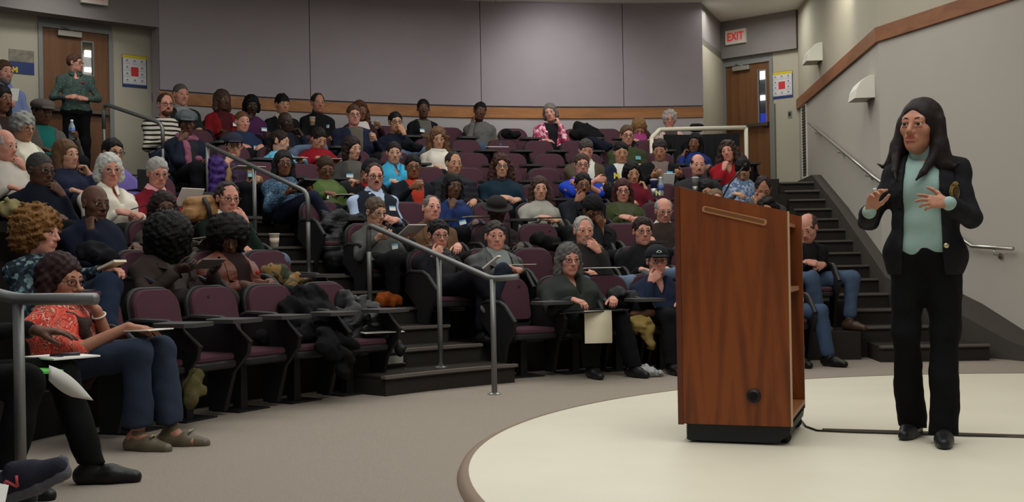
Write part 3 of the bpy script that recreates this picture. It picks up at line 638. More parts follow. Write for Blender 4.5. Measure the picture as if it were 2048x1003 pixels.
    for s in (1, -1):
        A = an[s]; sd = nrm(np.array([s * 0.12, 1, 0])) if abs(A[2] - 0.10) < 0.03 or stand else nrm(np.array([s * 0.25, 1, -0.55]))
        up = np.array([0, 0, 1.0]); Z0 = A - np.array([0, 0, 0.10])
        if abs(A[2] - 0.10) < 0.03 or stand:
            so = [cap(Z0 + sd * -0.045 + up * 0.040, Z0 + sd * 0.07 + up * 0.038, 0.040, 0.045, 0.02), cap(Z0 + sd * 0.07 + up * 0.036, Z0 + sd * 0.165 + up * 0.026, 0.044, 0.030, 0.02), cap(Z0 + sd * -0.03 + up * 0.05, A + up * 0.0, 0.040, 0.036, 0.02), half((0, 0, -1), -(Z0[2] + 0.004))]
            if stand: so = [cap(Z0 + sd * -0.05 + up * 0.02, Z0 + sd * 0.13 + up * 0.015, 0.040, 0.036, 0.02)] + so
        else:
            nr = nrm(A - kn[s]); so = [cap(A + nr * 0.06 - sd * 0.05, A + nr * 0.055 + sd * 0.08, 0.040, 0.044), cap(A + nr * 0.055 + sd * 0.08, A + nr * 0.06 + sd * 0.17, 0.042, 0.03), cap(A, A + nr * 0.05, 0.042, 0.042)]
        if row > 1 and not stand and shoes is None: continue
        sdf_obj('shoe', so, mat('shoe_%d_%d_%d' % tuple(shc), shc, 0.4, 0.1, 60), cl * 0.6, body, scale=S)
    # ---- hair, hat, beard, glasses, eyes
    if not nohead:
        hf = (0.0095, 0.008, 0.0058, 0.005)[det]
        if hair: sdf_obj('hair', hair_ops(hair, Hc, M, hs, seed), hair_mat(hc), hf if hair not in ('long', 'afro', 'afrofront') or det > 1 else hf * 1.25, body, scale=S)
        if hat: sdf_obj({'cap': 'cap', 'flatcap': 'flat_cap', 'beanie': 'beanie', 'knit': 'knit_cap', 'brimhat': 'brim_hat'}[hat], hair_ops(hat, Hc, M, hs * 1.02, seed), mat('hat_%d_%d_%d' % tuple(hatc), hatc, 0.9, 0.4, 160, 0.25), hf, body, scale=S)
        if beard: sdf_obj('moustache' if beard == 'moustache' else 'beard', beard_ops(beard, Hc, M, hs, jit), hair_mat(bc or hc), 0.0075 if det < 2 else 0.0045, body, scale=S)
        eu = Matrix(M.tolist()).to_euler()
        for s in (1, -1):
            e = bpy.data.objects.new('eye', eye_mesh(eyes)); COL.objects.link(e); e.parent = body; e.location = HP(s * 0.0315, 0.0755, 0.003) * S; e.rotation_euler = eu; e.scale = (0.0118 * hs * S,) * 3
        bcol = hc if hair not in ('afro',) else (20, 14, 12)
        if sum(bcol) > 420: bcol = (150, 138, 128)
        for s in (1, -1): MB().tube([HP(s * 0.015, 0.086, 0.0255) * S, HP(s * 0.031, 0.0825, 0.030) * S, HP(s * 0.046, 0.072, 0.0245) * S], [0.0030 * S, 0.0036 * S, 0.0022 * S], 5).build('eyebrow', hair_mat(tuple(int(x * 0.8) for x in bcol)), body, True)
        if glasses:
            mb = MB(); r = 0.0021 if det > 1 else 0.0030
            for s in (1, -1):
                ring = [HP(s * 0.0335 + 0.0255 * math.cos(t) * (1 - 0.08 * math.sin(2 * t) ** 2), 0.0975 - 0.14 * (0.0255 * math.cos(t) * s + 0.0) - 0.006, 0.000 + 0.0175 * math.sin(t)) * S for t in [2 * math.pi * i / 14 for i in range(14)]]
                mb.tube(ring, r * S, 5, closed=True); mb.tube([HP(s * 0.058, 0.0875, 0.004) * S, HP(s * 0.077, 0.065, 0.004) * S, HP(s * 0.082, -0.006, 0.004) * S], r * S, 5)
            mb.tube([HP(-0.009, 0.0955, 0.003) * S, HP(0.009, 0.0955, 0.003) * S], r * S, 5)
            mb.build('glasses', mat('glasses_%d' % gc[0], gc, 0.3, spec=0.5), body)
    # ---- name sticker, lapel pin
    def stick(x, dz, name, build):
        pr_ = probe(G, N[0] + x, N[2] + dz)
        if pr_ is None: return
        q, nn = pr_; nn = nrm(nn * np.array([1, 1, 0.5])); X = nrm(np.cross(np.array([0, 0, 1.0]), nn)) * -1; Zv = np.cross(X, nn)
        m4 = Matrix([[X[0], nn[0], Zv[0], (q[0] + nn[0] * 0.012) * S], [X[1], nn[1], Zv[1], (q[1] + nn[1] * 0.012) * S], [X[2], nn[2], Zv[2], (q[2] + nn[2] * 0.012) * S], [0, 0, 0, 1]])
        if Zv[2] < 0: m4 = m4 @ Matrix.Rotation(math.pi, 4, 'Y')
        build(m4)
    if sticker is not None:
        sx, sz, rl = sticker if isinstance(sticker, tuple) else (sticker, -0.15, 0)
        def bld(m4):
            mb = MB(); Q = m4 @ Matrix.Rotation(math.radians(rl), 4, 'Y'); mb.box((-0.042, -0.006, -0.026), (0.042, 0.0015, 0.026), 0, Q); mb.box((-0.042, -0.004, 0.011), (0.042, 0.0025, 0.026), 1, Q)
            mb.build('name_tag', [mat('tag_white', tagc, 0.7), mat('tag_blue', (96, 170, 205), 0.7)], body)
        stick(sx, sz, 'name_tag', bld)
    if pin is not None:
        def bld2(m4):
            mb = MB(); mb.add(*_ico(0.020)); V = [tuple(m4 @ Vector((a * 1.0, b * 0.45, c * 1.0))) for a, b, c in mb.v]; mb.v = V; mb.build('flower_pin', mat('pin_red', pin[2], 0.6), body, True)
        stick(pin[0], pin[1], 'flower_pin', bld2)
    ang_ = ang(base)
    rec = dict(o=body, base=base, rz=rz, S=S, row=row, ang=ang_, short=short, G=G, N=N, Hc=Hc, M=M, arms=arms, kn=kn, an=an, seated=stand is None, parts=oc)
    PEOPLE.append(rec); return rec
def _ico(r):
    V = []; Fc = []; n, m = 10, 6
    for i in range(m + 1):
        t = math.pi * i / m
        for k in range(n): V.append((r * math.sin(t) * math.cos(2 * math.pi * k / n), r * math.sin(t) * math.sin(2 * math.pi * k / n), r * math.cos(t)))
    for i in range(m):
        for k in range(n): Fc.append((i * n + k, (i + 1) * n + k, (i + 1) * n + (k + 1) % n, i * n + (k + 1) % n))
    return V, Fc
def wl(rec, p):
    """a point of a person's own frame, in the hall"""
    c, s = math.cos(rec['rz']), math.sin(rec['rz']); x, y, z = np.asarray(p, float) * rec['S']
    return (rec['base'][0] + c * x - s * y, rec['base'][1] + s * x + c * y, rec['base'][2] + z)
# ------------------------------------------------------------------ the hall
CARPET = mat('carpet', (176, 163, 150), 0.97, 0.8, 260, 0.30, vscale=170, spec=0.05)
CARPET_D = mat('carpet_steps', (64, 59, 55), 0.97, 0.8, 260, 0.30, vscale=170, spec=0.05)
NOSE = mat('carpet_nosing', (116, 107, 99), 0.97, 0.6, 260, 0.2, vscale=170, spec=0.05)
WALLG = mat('wall_fabric_grey', (158, 148, 152), 0.95, 0.15, 400, 0.06, vscale=3, spec=0.05)
WALLH = mat('wall_fabric_dark', (140, 133, 130), 0.95, 0.15, 400, 0.06, vscale=3, spec=0.05)
WALLL = mat('wall_paint_grey', (174, 166, 166), 0.9, 0.05, 300, spec=0.1)
BEIGE = mat('wall_paint_beige', (180, 172, 154), 0.9, 0.05, 300, 0.04, vscale=2, spec=0.1)
RIGHTG = mat('wall_paint_right', (182, 174, 164), 0.92, 0.05, 300, 0.04, vscale=1.5, spec=0.1)
OAKB = wood('wood_band', (170, 112, 62), (134, 84, 44), 'X', 3.0, 0.45)
OAKR = wood('wood_rail_trim', (146, 92, 54), (118, 70, 40), 'Y', 3.0, 0.45)
DOORW = wood('door_wood', (118, 78, 46), (98, 62, 35), 'Z', 4.0, 0.5)
STEEL = mat('steel_rail', (122, 122, 120), 0.42, 0.05, 200, metal=0.6)
STEELB = mat('steel_bright', (190, 186, 180), 0.3, metal=0.9)
GREYM = mat('grey_metal_frame', (126, 126, 124), 0.5, spec=0.4)
WHITEP = mat('white_paint', (222, 216, 204), 0.5)
BLACKP = mat('black_plastic', (22, 22, 23), 0.5, 0.1, 200, spec=0.35)
DARKG = mat('dark_grey', (60, 60, 60), 0.5)
PAPER = mat('paper', (236, 232, 224), 0.85)

struct(MB().box((-9, -3, -0.2), (9, 16, 0.0)).build('floor', CARPET))
SCEN, SR = (3.62, 5.48), 3.90
def ring_pts(R, n, c=SCEN, a0=0, a1=360): return [(c[0] + R * math.cos(math.radians(a0 + (a1 - a0) * i / n)), c[1] + R * math.sin(math.radians(a0 + (a1 - a0) * i / n))) for i in range(n + (0 if a1 - a0 == 360 else 1))]
STAGEM = mat('stage_vinyl', (226, 217, 196), 0.42, 0.04, 3, 0.05, vscale=1.2, rgb2=(216, 207, 186), spec=0.35)
struct(MB().prism(ring_pts(SR - 0.05, 180), 'Z', 0.0, 0.034).build('floor_stage', STAGEM))
mb = MB(); n = 180; prof = [(SR - 0.052, 0.036), (SR - 0.03, 0.036), (SR - 0.008, 0.026), (SR + 0.005, 0.0)]
V = [(SCEN[0] + r * math.cos(2 * math.pi * i / n), SCEN[1] + r * math.sin(2 * math.pi * i / n), z) for r, z in prof for i in range(n)]
mb.add(V, [(j * n + i, (j + 1) * n + i, (j + 1) * n + (i + 1) % n, j * n + (i + 1) % n) for j in range(3) for i in range(n)])
struct(mb.build('trim_1', mat('stage_edge_rubber', (134, 113, 97), 0.7), smooth=True))

def sector(Ri, Ro, a0, a1, z0, z1, n=48, mi=0, mb=None):
    mb = mb or MB(); A = [a0 + (a1 - a0) * i / n for i in range(n + 1)]
    V = [tuple(polar(R, a, z)) for R, z in ((Ri, z0), (Ro, z0), (Ro, z1), (Ri, z1)) for a in A]; m = n + 1
    Fc = []
    for i in range(n):
        for q in range(4): Fc.append((q * m + i, ((q + 1) % 4) * m + i, ((q + 1) % 4) * m + i + 1, q * m + i + 1))
    Fc += [(0, 3 * m, 2 * m, m), (n, m + n, 2 * m + n, 3 * m + n)]
    return mb.add(V, [tuple(reversed(f)) for f in Fc], mi)
def tier_front(r): return row_R(r) - 0.44
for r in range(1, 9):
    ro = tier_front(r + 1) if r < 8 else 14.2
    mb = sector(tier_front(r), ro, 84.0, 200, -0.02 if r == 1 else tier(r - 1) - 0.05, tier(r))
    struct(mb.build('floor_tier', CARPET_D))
# aisle steps (the aisle runs along a radius), each tread with its lighter nosing
AISLE = 130.3
def aisle_step(k): return 0.156 * k, 5.20 + 0.47 * (k - 1)
def step_block(Ri, Ro, ac, half_w, z):
    w = math.degrees(half_w / ((Ri + Ro) / 2)); mb = MB()
    sector(Ri, Ro, ac - w, ac + w, 0.0, z - 0.012, 6, 0, mb); sector(Ri - 0.022, Ro, ac - w, ac + w, z - 0.028, z, 6, 0, mb)
    return mb
stair = empty('aisle_stairs', tuple(polar(5.2, AISLE)), 0, 'grey carpeted aisle steps with a steel handrail climbing between the seats', 'stairs')
stair.location = (0, 0, 0)
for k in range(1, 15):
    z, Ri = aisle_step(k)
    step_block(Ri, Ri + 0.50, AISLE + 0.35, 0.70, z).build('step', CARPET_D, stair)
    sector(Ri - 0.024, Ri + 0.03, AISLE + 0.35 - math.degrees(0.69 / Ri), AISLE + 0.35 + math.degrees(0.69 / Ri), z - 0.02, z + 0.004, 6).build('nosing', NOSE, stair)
p = polar(aisle_step(2)[1] - 0.004, AISLE + 3.2, 0.235); a = math.radians(AISLE + 3.2)
Ml = Matrix.Translation(Vector(p)) @ Matrix.Rotation(a + math.pi / 2, 4, 'Z')
mb = MB().box((-0.17, -0.012, -0.055), (0.17, 0.012, 0.055), 0, Ml); MB()
fr = mb.build('step_light', BLACKP, stair); MB().box((-0.13, -0.016, -0.035), (0.13, 0.016, 0.030), 0, Ml).build('light_lens', mat('light_lens', (150, 150, 142), 0.3), fr)
# left-hand aisle, mostly outside the frame
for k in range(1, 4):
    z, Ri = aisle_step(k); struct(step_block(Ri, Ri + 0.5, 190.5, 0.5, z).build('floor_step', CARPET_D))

# right wall: two straight lengths meeting at a bend
BEND = np.array([4.37, 13.16]); CORN = np.array([4.92, 18.95]); NEAR = BEND + np.array([0.33, -1.0]) * 13.0
def wall_seg(name, a, b, z0, z1, m, th=0.12, out=1):
    a = Vector((*a, 0)); b = Vector((*b, 0)); d = (b - a); L = d.length; M4 = Matrix.Translation(a) @ Matrix.Rotation(math.atan2(d.y, d.x), 4, 'Z')
    return struct(MB().box((0, 0, z0), (L, th * out, z1), 0).build(name, m, loc=a, rotz=math.atan2(d.y, d.x)))
wall_seg('wall_right', CORN, BEND, 0, 3.64, RIGHTG); wall_seg('wall_right', BEND, NEAR, 0, 3.64, RIGHTG)
wall_seg('wall_right_upper', CORN, BEND, 3.64, 5.3, BEIGE); wall_seg('wall_right_upper', BEND, NEAR, 3.64, 5.3, BEIGE)
def offs(p, a, b, d):
    t = nrm(b - a); return p + np.array([t[1], -t[0]]) * d
tm = MB()
t1 = nrm(BEND - CORN); t2 = nrm(NEAR - BEND); n1 = np.array([t1[1], -t1[0]]); n2 = np.array([t2[1], -t2[0]])
if n1[0] > 0: n1 = -n1
if n2[0] > 0: n2 = -n2
nb = nrm(n1 + n2)
def strip(name, z0, z1, dep, m, ext=0.0):
    mb = MB(); P = [CORN, BEND, NEAR]; Nn = [n1, nb, n2]; V = []
    for q, nn in zip(P, Nn):
        o = q + nn * dep; V += [(q[0], q[1], z0), (o[0], o[1], z0), (o[0], o[1], z1), (q[0], q[1], z1)]
    Fc = [(0, 1, 2, 3), (11, 10, 9, 8)] + [(4 * i + k, 4 * i + 4 + k, 4 * i + 4 + (k + 1) % 4, 4 * i + (k + 1) % 4) for i in (0, 1) for k in range(4)]
    return struct(mb.add(V, Fc).build(name, m))
strip('trim_2', 3.56, 3.73, 0.04, OAKR)
def on_line(px, py, a, b):
    """where the view ray of a pixel meets the vertical plane through a-b"""
    r = ray(px, py); d = np.asarray(b, float) - np.asarray(a, float); A = np.array([[r[0], -d[0]], [r[1], -d[1]]]); t, s = np.linalg.solve(A, np.asarray(a, float)); return CAMP + r * t
# stairs along the right wall
stair2 = empty('wall_stairs', (0, 0, 0), 0, 'grey carpeted stairs climbing beside the right wall to the exit door', 'stairs')
def stair_edge(d): return 2.98 + 0.095 * d
def wall_x(d): return (CORN[0] + (d - CORN[1]) * (BEND[0] - CORN[0]) / (BEND[1] - CORN[1])) if d > BEND[1] else BEND[0] + (BEND[1] - d) * 0.33
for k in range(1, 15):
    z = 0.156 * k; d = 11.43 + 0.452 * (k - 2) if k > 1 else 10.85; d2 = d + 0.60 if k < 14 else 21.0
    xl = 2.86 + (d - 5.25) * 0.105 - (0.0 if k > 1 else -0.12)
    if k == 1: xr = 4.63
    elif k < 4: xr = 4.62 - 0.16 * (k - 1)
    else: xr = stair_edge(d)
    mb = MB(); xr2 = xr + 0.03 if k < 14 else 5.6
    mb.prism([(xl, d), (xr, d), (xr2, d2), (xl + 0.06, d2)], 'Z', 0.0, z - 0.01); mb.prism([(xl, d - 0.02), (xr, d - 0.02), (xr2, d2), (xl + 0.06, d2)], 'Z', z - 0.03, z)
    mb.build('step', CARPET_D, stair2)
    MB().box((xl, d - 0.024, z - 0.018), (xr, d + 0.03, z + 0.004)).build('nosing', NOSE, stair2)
# carpeted stringer between the steps and the wall
def strg(d): return 0.156 * ((d - 11.43) / 0.452 + 2) + 0.15
V = []; ds = [10.2, 10.85, 11.6, 12.4, BEND[1], 15, 17.0, 18.9]
for d in ds:
    zt = {10.2: 0.05, 10.85: 0.18}.get(d, min(strg(d), 2.18 + 0.12)); xi = stair_edge(d) + 0.0 if d > 12 else wall_x(d) - (0.42 if d > 11 else 0.30)
    xi = min(xi, wall_x(d) - 0.05); V += [(xi, d, 0), (wall_x(d) + 0.02, d, 0), (wall_x(d) + 0.02, d, zt), (xi, d, zt)]
Fc = [(0, 1, 2, 3), tuple(4 * (len(ds) - 1) + i for i in (3, 2, 1, 0))] + [(4 * i + (k + 1) % 4, 4 * i + 4 + (k + 1) % 4, 4 * i + 4 + k, 4 * i + k) for i in range(len(ds) - 1) for k in range(4)]
struct(MB().add(V, Fc).build('trim_stringer', mat('carpet_stringer', (84, 78, 73), 0.97, 0.6, 260, 0.2, vscale=170, spec=0.05)))

# back wall: curved, in fabric panels above a wood band
WR = 13.02
A_R = ang(on_arc(1405, 150, WR)); A_L = ang(on_arc(316, 100, WR))
back = struct(sector(WR, WR + 0.25, A_R, A_L, 2.2, 5.3, 60).build('wall_back', WALLL))
edges = [ang(on_arc(x, 120, WR)) for x in (316, 618, 960, 1245, 1405)]
for a, b in zip(edges[1:], edges[:-1]):
    sector(WR - 0.05, WR, a + 0.025, b - 0.025, 3.56, 5.3, 24).build('panel', WALLG, back)
struct(sector(WR - 0.03, WR, A_R, A_L, 3.37, 3.535, 60).build('trim_3', OAKB))
struct(sector(WR - 0.05, WR + 0.2, A_L, 152, 4.43, 5.3, 30).build('wall_left_header', WALLH))
# ceiling with its tile joints
cm = mat('ceiling_tile', (240, 238, 230), 0.95, 0.1, 200)
struct(MB().box((-12, 6, 5.24), (10, 24, 5.4)).build('ceiling', cm))
cl_ = bpy.data.objects['ceiling']
for j in range(10):
    for i in range(12):
        x, y = -1.4 + i * 0.61, 12.4 + j * 0.61
        if math.hypot(x - C0[0], y - C0[1]) < 12.6 and x < 4.2 and y > 12: MB().box((x, y, 5.226), (x + 0.59, y + 0.59, 5.25)).build('tile', cm, cl_)

# ---- doors
def door(idx, lbl, O, u, x0, x1, z0, zt, lite, bar_z, closer_u, hinge_frame):
    """leaf from x0 to x1 along u from O, on the wall plane; lite = (x0, x1, z0, z1) glazed slot"""
    n = np.array([u[1], -u[0]]); 
    if n @ (C0 - O) < 0: n = -n
    M4 = Matrix([[u[0], -n[0], 0, O[0]], [u[1], -n[1], 0, O[1]], [0, 0, 1, 0], [0, 0, 0, 1]])   # local x along the wall, y into the wall
    ri = math.atan2(u[1], u[0])
    d = empty('door_%d' % idx, (0, 0, 0)); d.matrix_world = M4; d['kind'] = 'structure'
    lx0, lx1, lz0, lz1 = lite; mb = MB()
    mb.box((x0, 0.0, z0), (lx0, 0.045, zt)); mb.box((lx1, 0, z0), (x1, 0.045, zt)); mb.box((lx0, 0, z0), (lx1, 0.045, lz0)); mb.box((lx0, 0, lz1), (lx1, 0.045, zt))
    mb.build('leaf', DOORW, d)
    mb = MB(); 
    for q in ((lx0 - 0.012, lz0 - 0.012, lx0 + 0.006, lz1 + 0.012), (lx1 - 0.006, lz0 - 0.012, lx1 + 0.012, lz1 + 0.012), (lx0, lz0 - 0.012, lx1, lz0 + 0.006), (lx0, lz1 - 0.006, lx1, lz1 + 0.012)): mb.box((q[0], -0.006, q[1]), (q[2], 0.05, q[3]))
    mb.build('glazing_bead', GREYM, d)
    MB().box((lx0, 0.018, lz0), (lx1, 0.026, lz1)).build('pane', mat('door_glass', (225, 232, 236), 0.03, trans=1.0), d)
    mb = MB(); f = 0.055
    for a, b in ((x0 - f, x0), (x1, x1 + f)): mb.box((a, -0.03, z0), (b, 0.10, zt + f))
    mb.box((x0, -0.03, zt), (x1, 0.10, zt + f)); mb.build('door_frame', GREYM, d)
    cb = MB().box((closer_u, -0.075, zt - 0.10), (closer_u + 0.32, -0.0, zt - 0.02)).build('door_closer', mat('closer_metal', (156, 150, 140), 0.45, metal=0.4), d, bevel=0.008)
    MB().tube([(closer_u + 0.20, -0.05, zt - 0.02), (closer_u + 0.12, -0.09, zt + 0.01), (closer_u + 0.05, -0.03, zt + 0.03)], 0.010, 6).build('closer_arm', GREYM, cb)
    pb = MB().box((x0 + 0.06, -0.09, bar_z - 0.03), (x1 - 0.04, -0.04, bar_z + 0.03)).box((x0 + 0.03, -0.08, bar_z - 0.04), (x0 + 0.12, 0, bar_z + 0.04)).box((x1 - 0.12, -0.08, bar_z - 0.04), (x1 - 0.03, 0, bar_z + 0.04)).build('push_bar', mat('bar_dark', (88, 80, 70), 0.4, metal=0.6), d, bevel=0.006)
    return d, M4, n
# left door (behind the standing man): plane across the aisle
uL = np.array([0.76, 0.65]); uL = nrm(uL); OL = np.array([-5.87, 15.29]) + np.array([-0.649, 0.760]) * 0.05
def along(px, py, O, u): p = on_line(px, py, O, O + u); return float((p[:2] - O) @ u), float(p[2])
sL0, sL1 = along(86, 200, OL, uL)[0], along(218, 200, OL, uL)[0]
lx0, lx1 = along(164, 115, OL, uL)[0], along(186, 115, OL, uL)[0]
zL = 2.2; ztL = along(160, 63, OL, uL)[1]
dL, ML, nL = door(1, '', OL, uL, sL0, sL1, zL, ztL, (lx0, lx1, along(175, 150, OL, uL)[1], along(175, 84, OL, uL)[1]), zL + 1.02, along(113, 70, OL, uL)[0], None)
def wallbox(name, M4, lo, hi, m): 
    o = MB().box(lo, hi).build(name, m); o.matrix_world = M4; return struct(o)
wallbox('wall_left', ML, (sL0 - 2.6, 0.0, 2.0), (sL0 - 0.055, 0.2, 4.6), BEIGE)
sLe = along(318, 130, OL, uL)[0]
wallbox('wall_left', ML, (sL1 + 0.055, 0.0, 2.0), (sLe + 0.1, 0.2, 4.6), BEIGE)
wallbox('wall_left', ML, (sL0 - 0.055, 0.0, ztL + 0.055), (sL1 + 0.055, 0.2, 4.6), GREYM)
wallbox('wall_corridor', ML, (sL0 - 0.5, 1.6, 2.0), (sL1 + 0.5, 1.7, 4.8), mat('corridor_wall', (120, 108, 92), 0.9))
LAMP = mat('corridor_lamp', (255, 246, 226), 0.5, emit=2.2)
def lamp_at(px0, py0, px1, py1, M4, O, u, yd, lbl):
    # a lamp on the corridor wall, seen through the glass
    back_O = O + np.array([M4[0][1], M4[1][1]]) * yd
    a = along(px0, py0, back_O, u); b = along(px1, py1, back_O, u)
    o = MB().box((a[0], yd - 0.06, b[1]), (b[0], yd, a[1])).build('corridor_lamp', LAMP); o.matrix_world = M4
    tag(o, lbl, 'lamp')
lamp_at(168, 101, 184, 115, ML, OL, uL, 1.58, 'upper lit corridor lamp seen through the glass behind the standing man')
lamp_at(168, 135, 184, 145, ML, OL, uL, 1.58, 'lower lit corridor lamp seen through the glass behind the standing man')
# right exit door
uR = nrm(np.array([0.78, -0.63])); OR = CORN.copy()
sR0, sR1 = along(1453, 200, OR, uR)[0], along(1541, 200, OR, uR)[0]
q0, q1 = along(1517, 190, OR, uR)[0], along(1532, 190, OR, uR)[0]
ztR = along(1500, 128, OR, uR)[1]
dR, MR, nR = door(2, '', OR, uR, sR0, sR1, 2.18, ztR, (q0, q1, along(1524, 248, OR, uR)[1], along(1524, 140, OR, uR)[1]), along(1500, 252, OR, uR)[1], along(1468, 138, OR, uR)[0], None)
wallbox('wall_door', MR, (sR1 + 0.055, 0.0, 2.0), (0.15, 0.2, 5.3), BEIGE)
wallbox('wall_door', MR, (sR0 - 0.7, 0.0, 2.0), (sR0 - 0.055, 0.2, 5.3), BEIGE)
zh0 = along(1590, 99, OR, uR)[1]
wallbox('wall_door_header', MR, (sR0 - 1.0, -0.10, zh0), (0.02, 0.2, 5.3), WALLH)
wallbox('wall_door_header', MR, (sR0 - 0.055, 0.0, ztR + 0.05), (sR1 + 0.055, 0.2, zh0 + 0.02), GREYM)
e0 = polar(WR, A_R); e1 = OR + uR * (sR0 - 0.06)
d = e1 - e0[:2]; o = MB().box((0, 0, 2.0), (float(np.linalg.norm(d)) + 0.02, 0.1, zh0 + 0.1)).build('wall_return', BEIGE, loc=(e0[0], e0[1], 0), rotz=math.atan2(d[1], d[0])); struct(o)
o = MB().box((0, 0, zh0 - 0.02), (float(np.linalg.norm(d)) + 0.02, 0.1, 5.3)).build('wall_return', WALLH, loc=(e0[0], e0[1], 0), rotz=math.atan2(d[1], d[0])); struct(o)
wallbox('wall_corridor', MR, (sR0 - 0.5, 2.0, 2.0), (sR1 + 2.0, 2.1, 5.3), mat('corridor_wall_cool', (92, 98, 112), 0.9))
lamp_at(1517, 142, 1531, 158, MR, OR, uR, 1.98, 'upper lit corridor lamp behind the glass slot of the exit door')
lamp_at(1517, 192, 1531, 200, MR, OR, uR, 1.98, 'lower lit corridor lamp behind the glass slot of the exit door')
bs = OR + np.array([MR[0][1], MR[1][1]]) * 1.97; a = along(1516, 228, bs, uR); b = along(1532, 246, bs, uR)
o = MB().box((a[0], 1.93, b[1]), (b[0], 1.97, a[1])).build('corridor_sign', mat('blue_sign', (40, 60, 190), 0.5, emit=0.8)); o.matrix_world = MR; tag(o, 'small lit blue sign seen through the exit door glass', 'sign')
# ---- things fixed to the walls
def on_wall(name, M4, O, u, px, py, w, h, th, m, lbl, cat, off=0.0, group=None):
    s, z = along(px, py, O, u); o = MB().box((-w / 2, -th, -h / 2), (w / 2, 0, h / 2)).build(name, m)
    o.matrix_world = M4 @ Matrix.Translation((s, -off, z)); return tag(o, lbl, cat, group)
RED = mat('exit_red', (214, 48, 44), 0.5, emit=0.25)
def exit_sign(M4, O, u, px, py, w, h, lbl, off):
    o = on_wall('exit_sign', M4, O, u, px, py, w, h, 0.06, mat('sign_face', (226, 206, 198), 0.6), lbl, 'sign', off)
    fm = MB(); t = 0.012
    for a, b, c, d in ((-w / 2 - t, -h / 2 - t, w / 2 + t, -h / 2), (-w / 2 - t, h / 2, w / 2 + t, h / 2 + t), (-w / 2 - t, -h / 2, -w / 2, h / 2), (w / 2, -h / 2, w / 2 + t, h / 2)): fm.box((a, -0.066, b), (c, 0, d))
    fm.build('sign_frame', WHITEP, o)
    me = text_mesh('EXIT', h * 0.80, RED, 0.003, h * 0.014); t_ = bpy.data.objects.new('lettering', me); COL.objects.link(t_); t_.parent = o; t_.location = (0, -0.063, -0.0); t_.rotation_euler = (math.radians(90), 0, 0)
    xs = [v.co.x for v in me.vertices]; t_.scale = (w * 0.86 / (max(xs) - min(xs)), 1.12, 1)
    return o
exit_sign(ML, OL, uL, 164, 4, 0.33, 0.21, 'red and white exit sign above the door behind the standing man', 0.42)
exit_sign(MR, OR, uR, 1479, 76, 0.36, 0.22, 'red and white exit sign above the exit door by the stairs', 0.10)
BLUE = mat('poster_blue', (44, 58, 108), 0.6); YEL = mat('poster_yellow', (214, 190, 40), 0.6); PRED = mat('poster_red', (206, 52, 58), 0.6); PWH = mat('poster_white', (214, 210, 208), 0.6); PGR = mat('poster_grey', (130, 132, 150), 0.6)
def notice(M4, O, u, px, py, w, h, lbl):
    o = on_wall('notice_poster', M4, O, u, px, py, w, h, 0.006, BLUE, lbl, 'poster')
    MB().box((-w / 2 * 0.93, -0.008, -h * 0.40), (w / 2 * 0.93, -0.004, h * 0.46)).build('poster_field', PWH, o)
    MB().box((-w / 2 * 0.98, -0.010, h * 0.40), (w / 2 * 0.98, -0.006, h * 0.49)).build('poster_header', YEL, o)
    mb = MB()
    for i in range(3):
        for j in range(4):
            if i == 1 and j in (1, 2): continue
            x = -w * 0.30 + i * w * 0.30; z = h * 0.30 - j * h * 0.20
            mb.box((x - w * 0.13, -0.0092, z - h * 0.085), (x + w * 0.13, -0.007, z - h * 0.075)); mb.box((x - w * 0.04, -0.0095, z + h * 0.0), (x + w * 0.04, -0.007, z + h * 0.05))
            mb.box((x - w * 0.11, -0.0092, z - h * 0.03), (x + w * 0.11, -0.007, z - h * 0.022))
    mb.build('poster_print', PGR, o)
    MB().box((-w * 0.15, -0.0105, -h * 0.15), (w * 0.15, -0.006, h * 0.13)).build('poster_panel', PRED, o)
    return o
notice(ML, OL, uL, 269, 143, 0.36, 0.46, 'safety notice with red centre and yellow header beside the rear left door')
notice(MR, OR, uR, 1564, 170, 0.40, 0.46, 'safety notice with red centre beside the exit door by the stairs')
o = on_wall('poster', ML, OL, uL, 43, 124, 0.32, 0.32, 0.006, mat('poster_photo', (150, 142, 124), 0.6, 0, 60, 0.6, vscale=14), 'small poster with a photograph above a blue band beside the left door', 'poster', 0.004)
MB().box((-0.158, -0.008, -0.158), (0.158, -0.004, 0.0)).build('poster_band', BLUE, o)
me = text_mesh('M', 0.10, YEL, 0.002, 0.004); t_ = bpy.data.objects.new('lettering', me); COL.objects.link(t_); t_.parent = o; t_.location = (-0.09, -0.010, -0.115); t_.rotation_euler = (math.radians(90), 0, 0)
for i, (M4, O, u, px, py, lb) in enumerate(((ML, OL, uL, 308, 195, 'small dark switch plate on the beige wall beside the rear left door'), (MR, OR, uR, 1580, 228, 'small dark switch plate on the beige wall by the stairs'))):
    o = on_wall('switch_plate', M4, O, u, px, py, 0.075, 0.12, 0.012, mat('plate_steel', (150, 150, 140), 0.4, metal=0.5), lb, 'switch')
    MB().box((-0.022, -0.02, -0.035), (0.022, -0.01, 0.035)).build('switch', mat('switch_dark', (40, 48, 44), 0.5), o)
s, z1 = along(1546, 208, OR, uR)
o = MB().box((s - 0.045, -0.05, 2.18), (s + 0.045, 0, z1)).build('corner_guard', mat('guard_metal', (130, 130, 124), 0.5, metal=0.3)); o.matrix_world = MR; tag(o, 'tall grey metal guard strip on the wall edge beside the exit door', 'guard')
s, z = along(1490, 0, OR, uR)
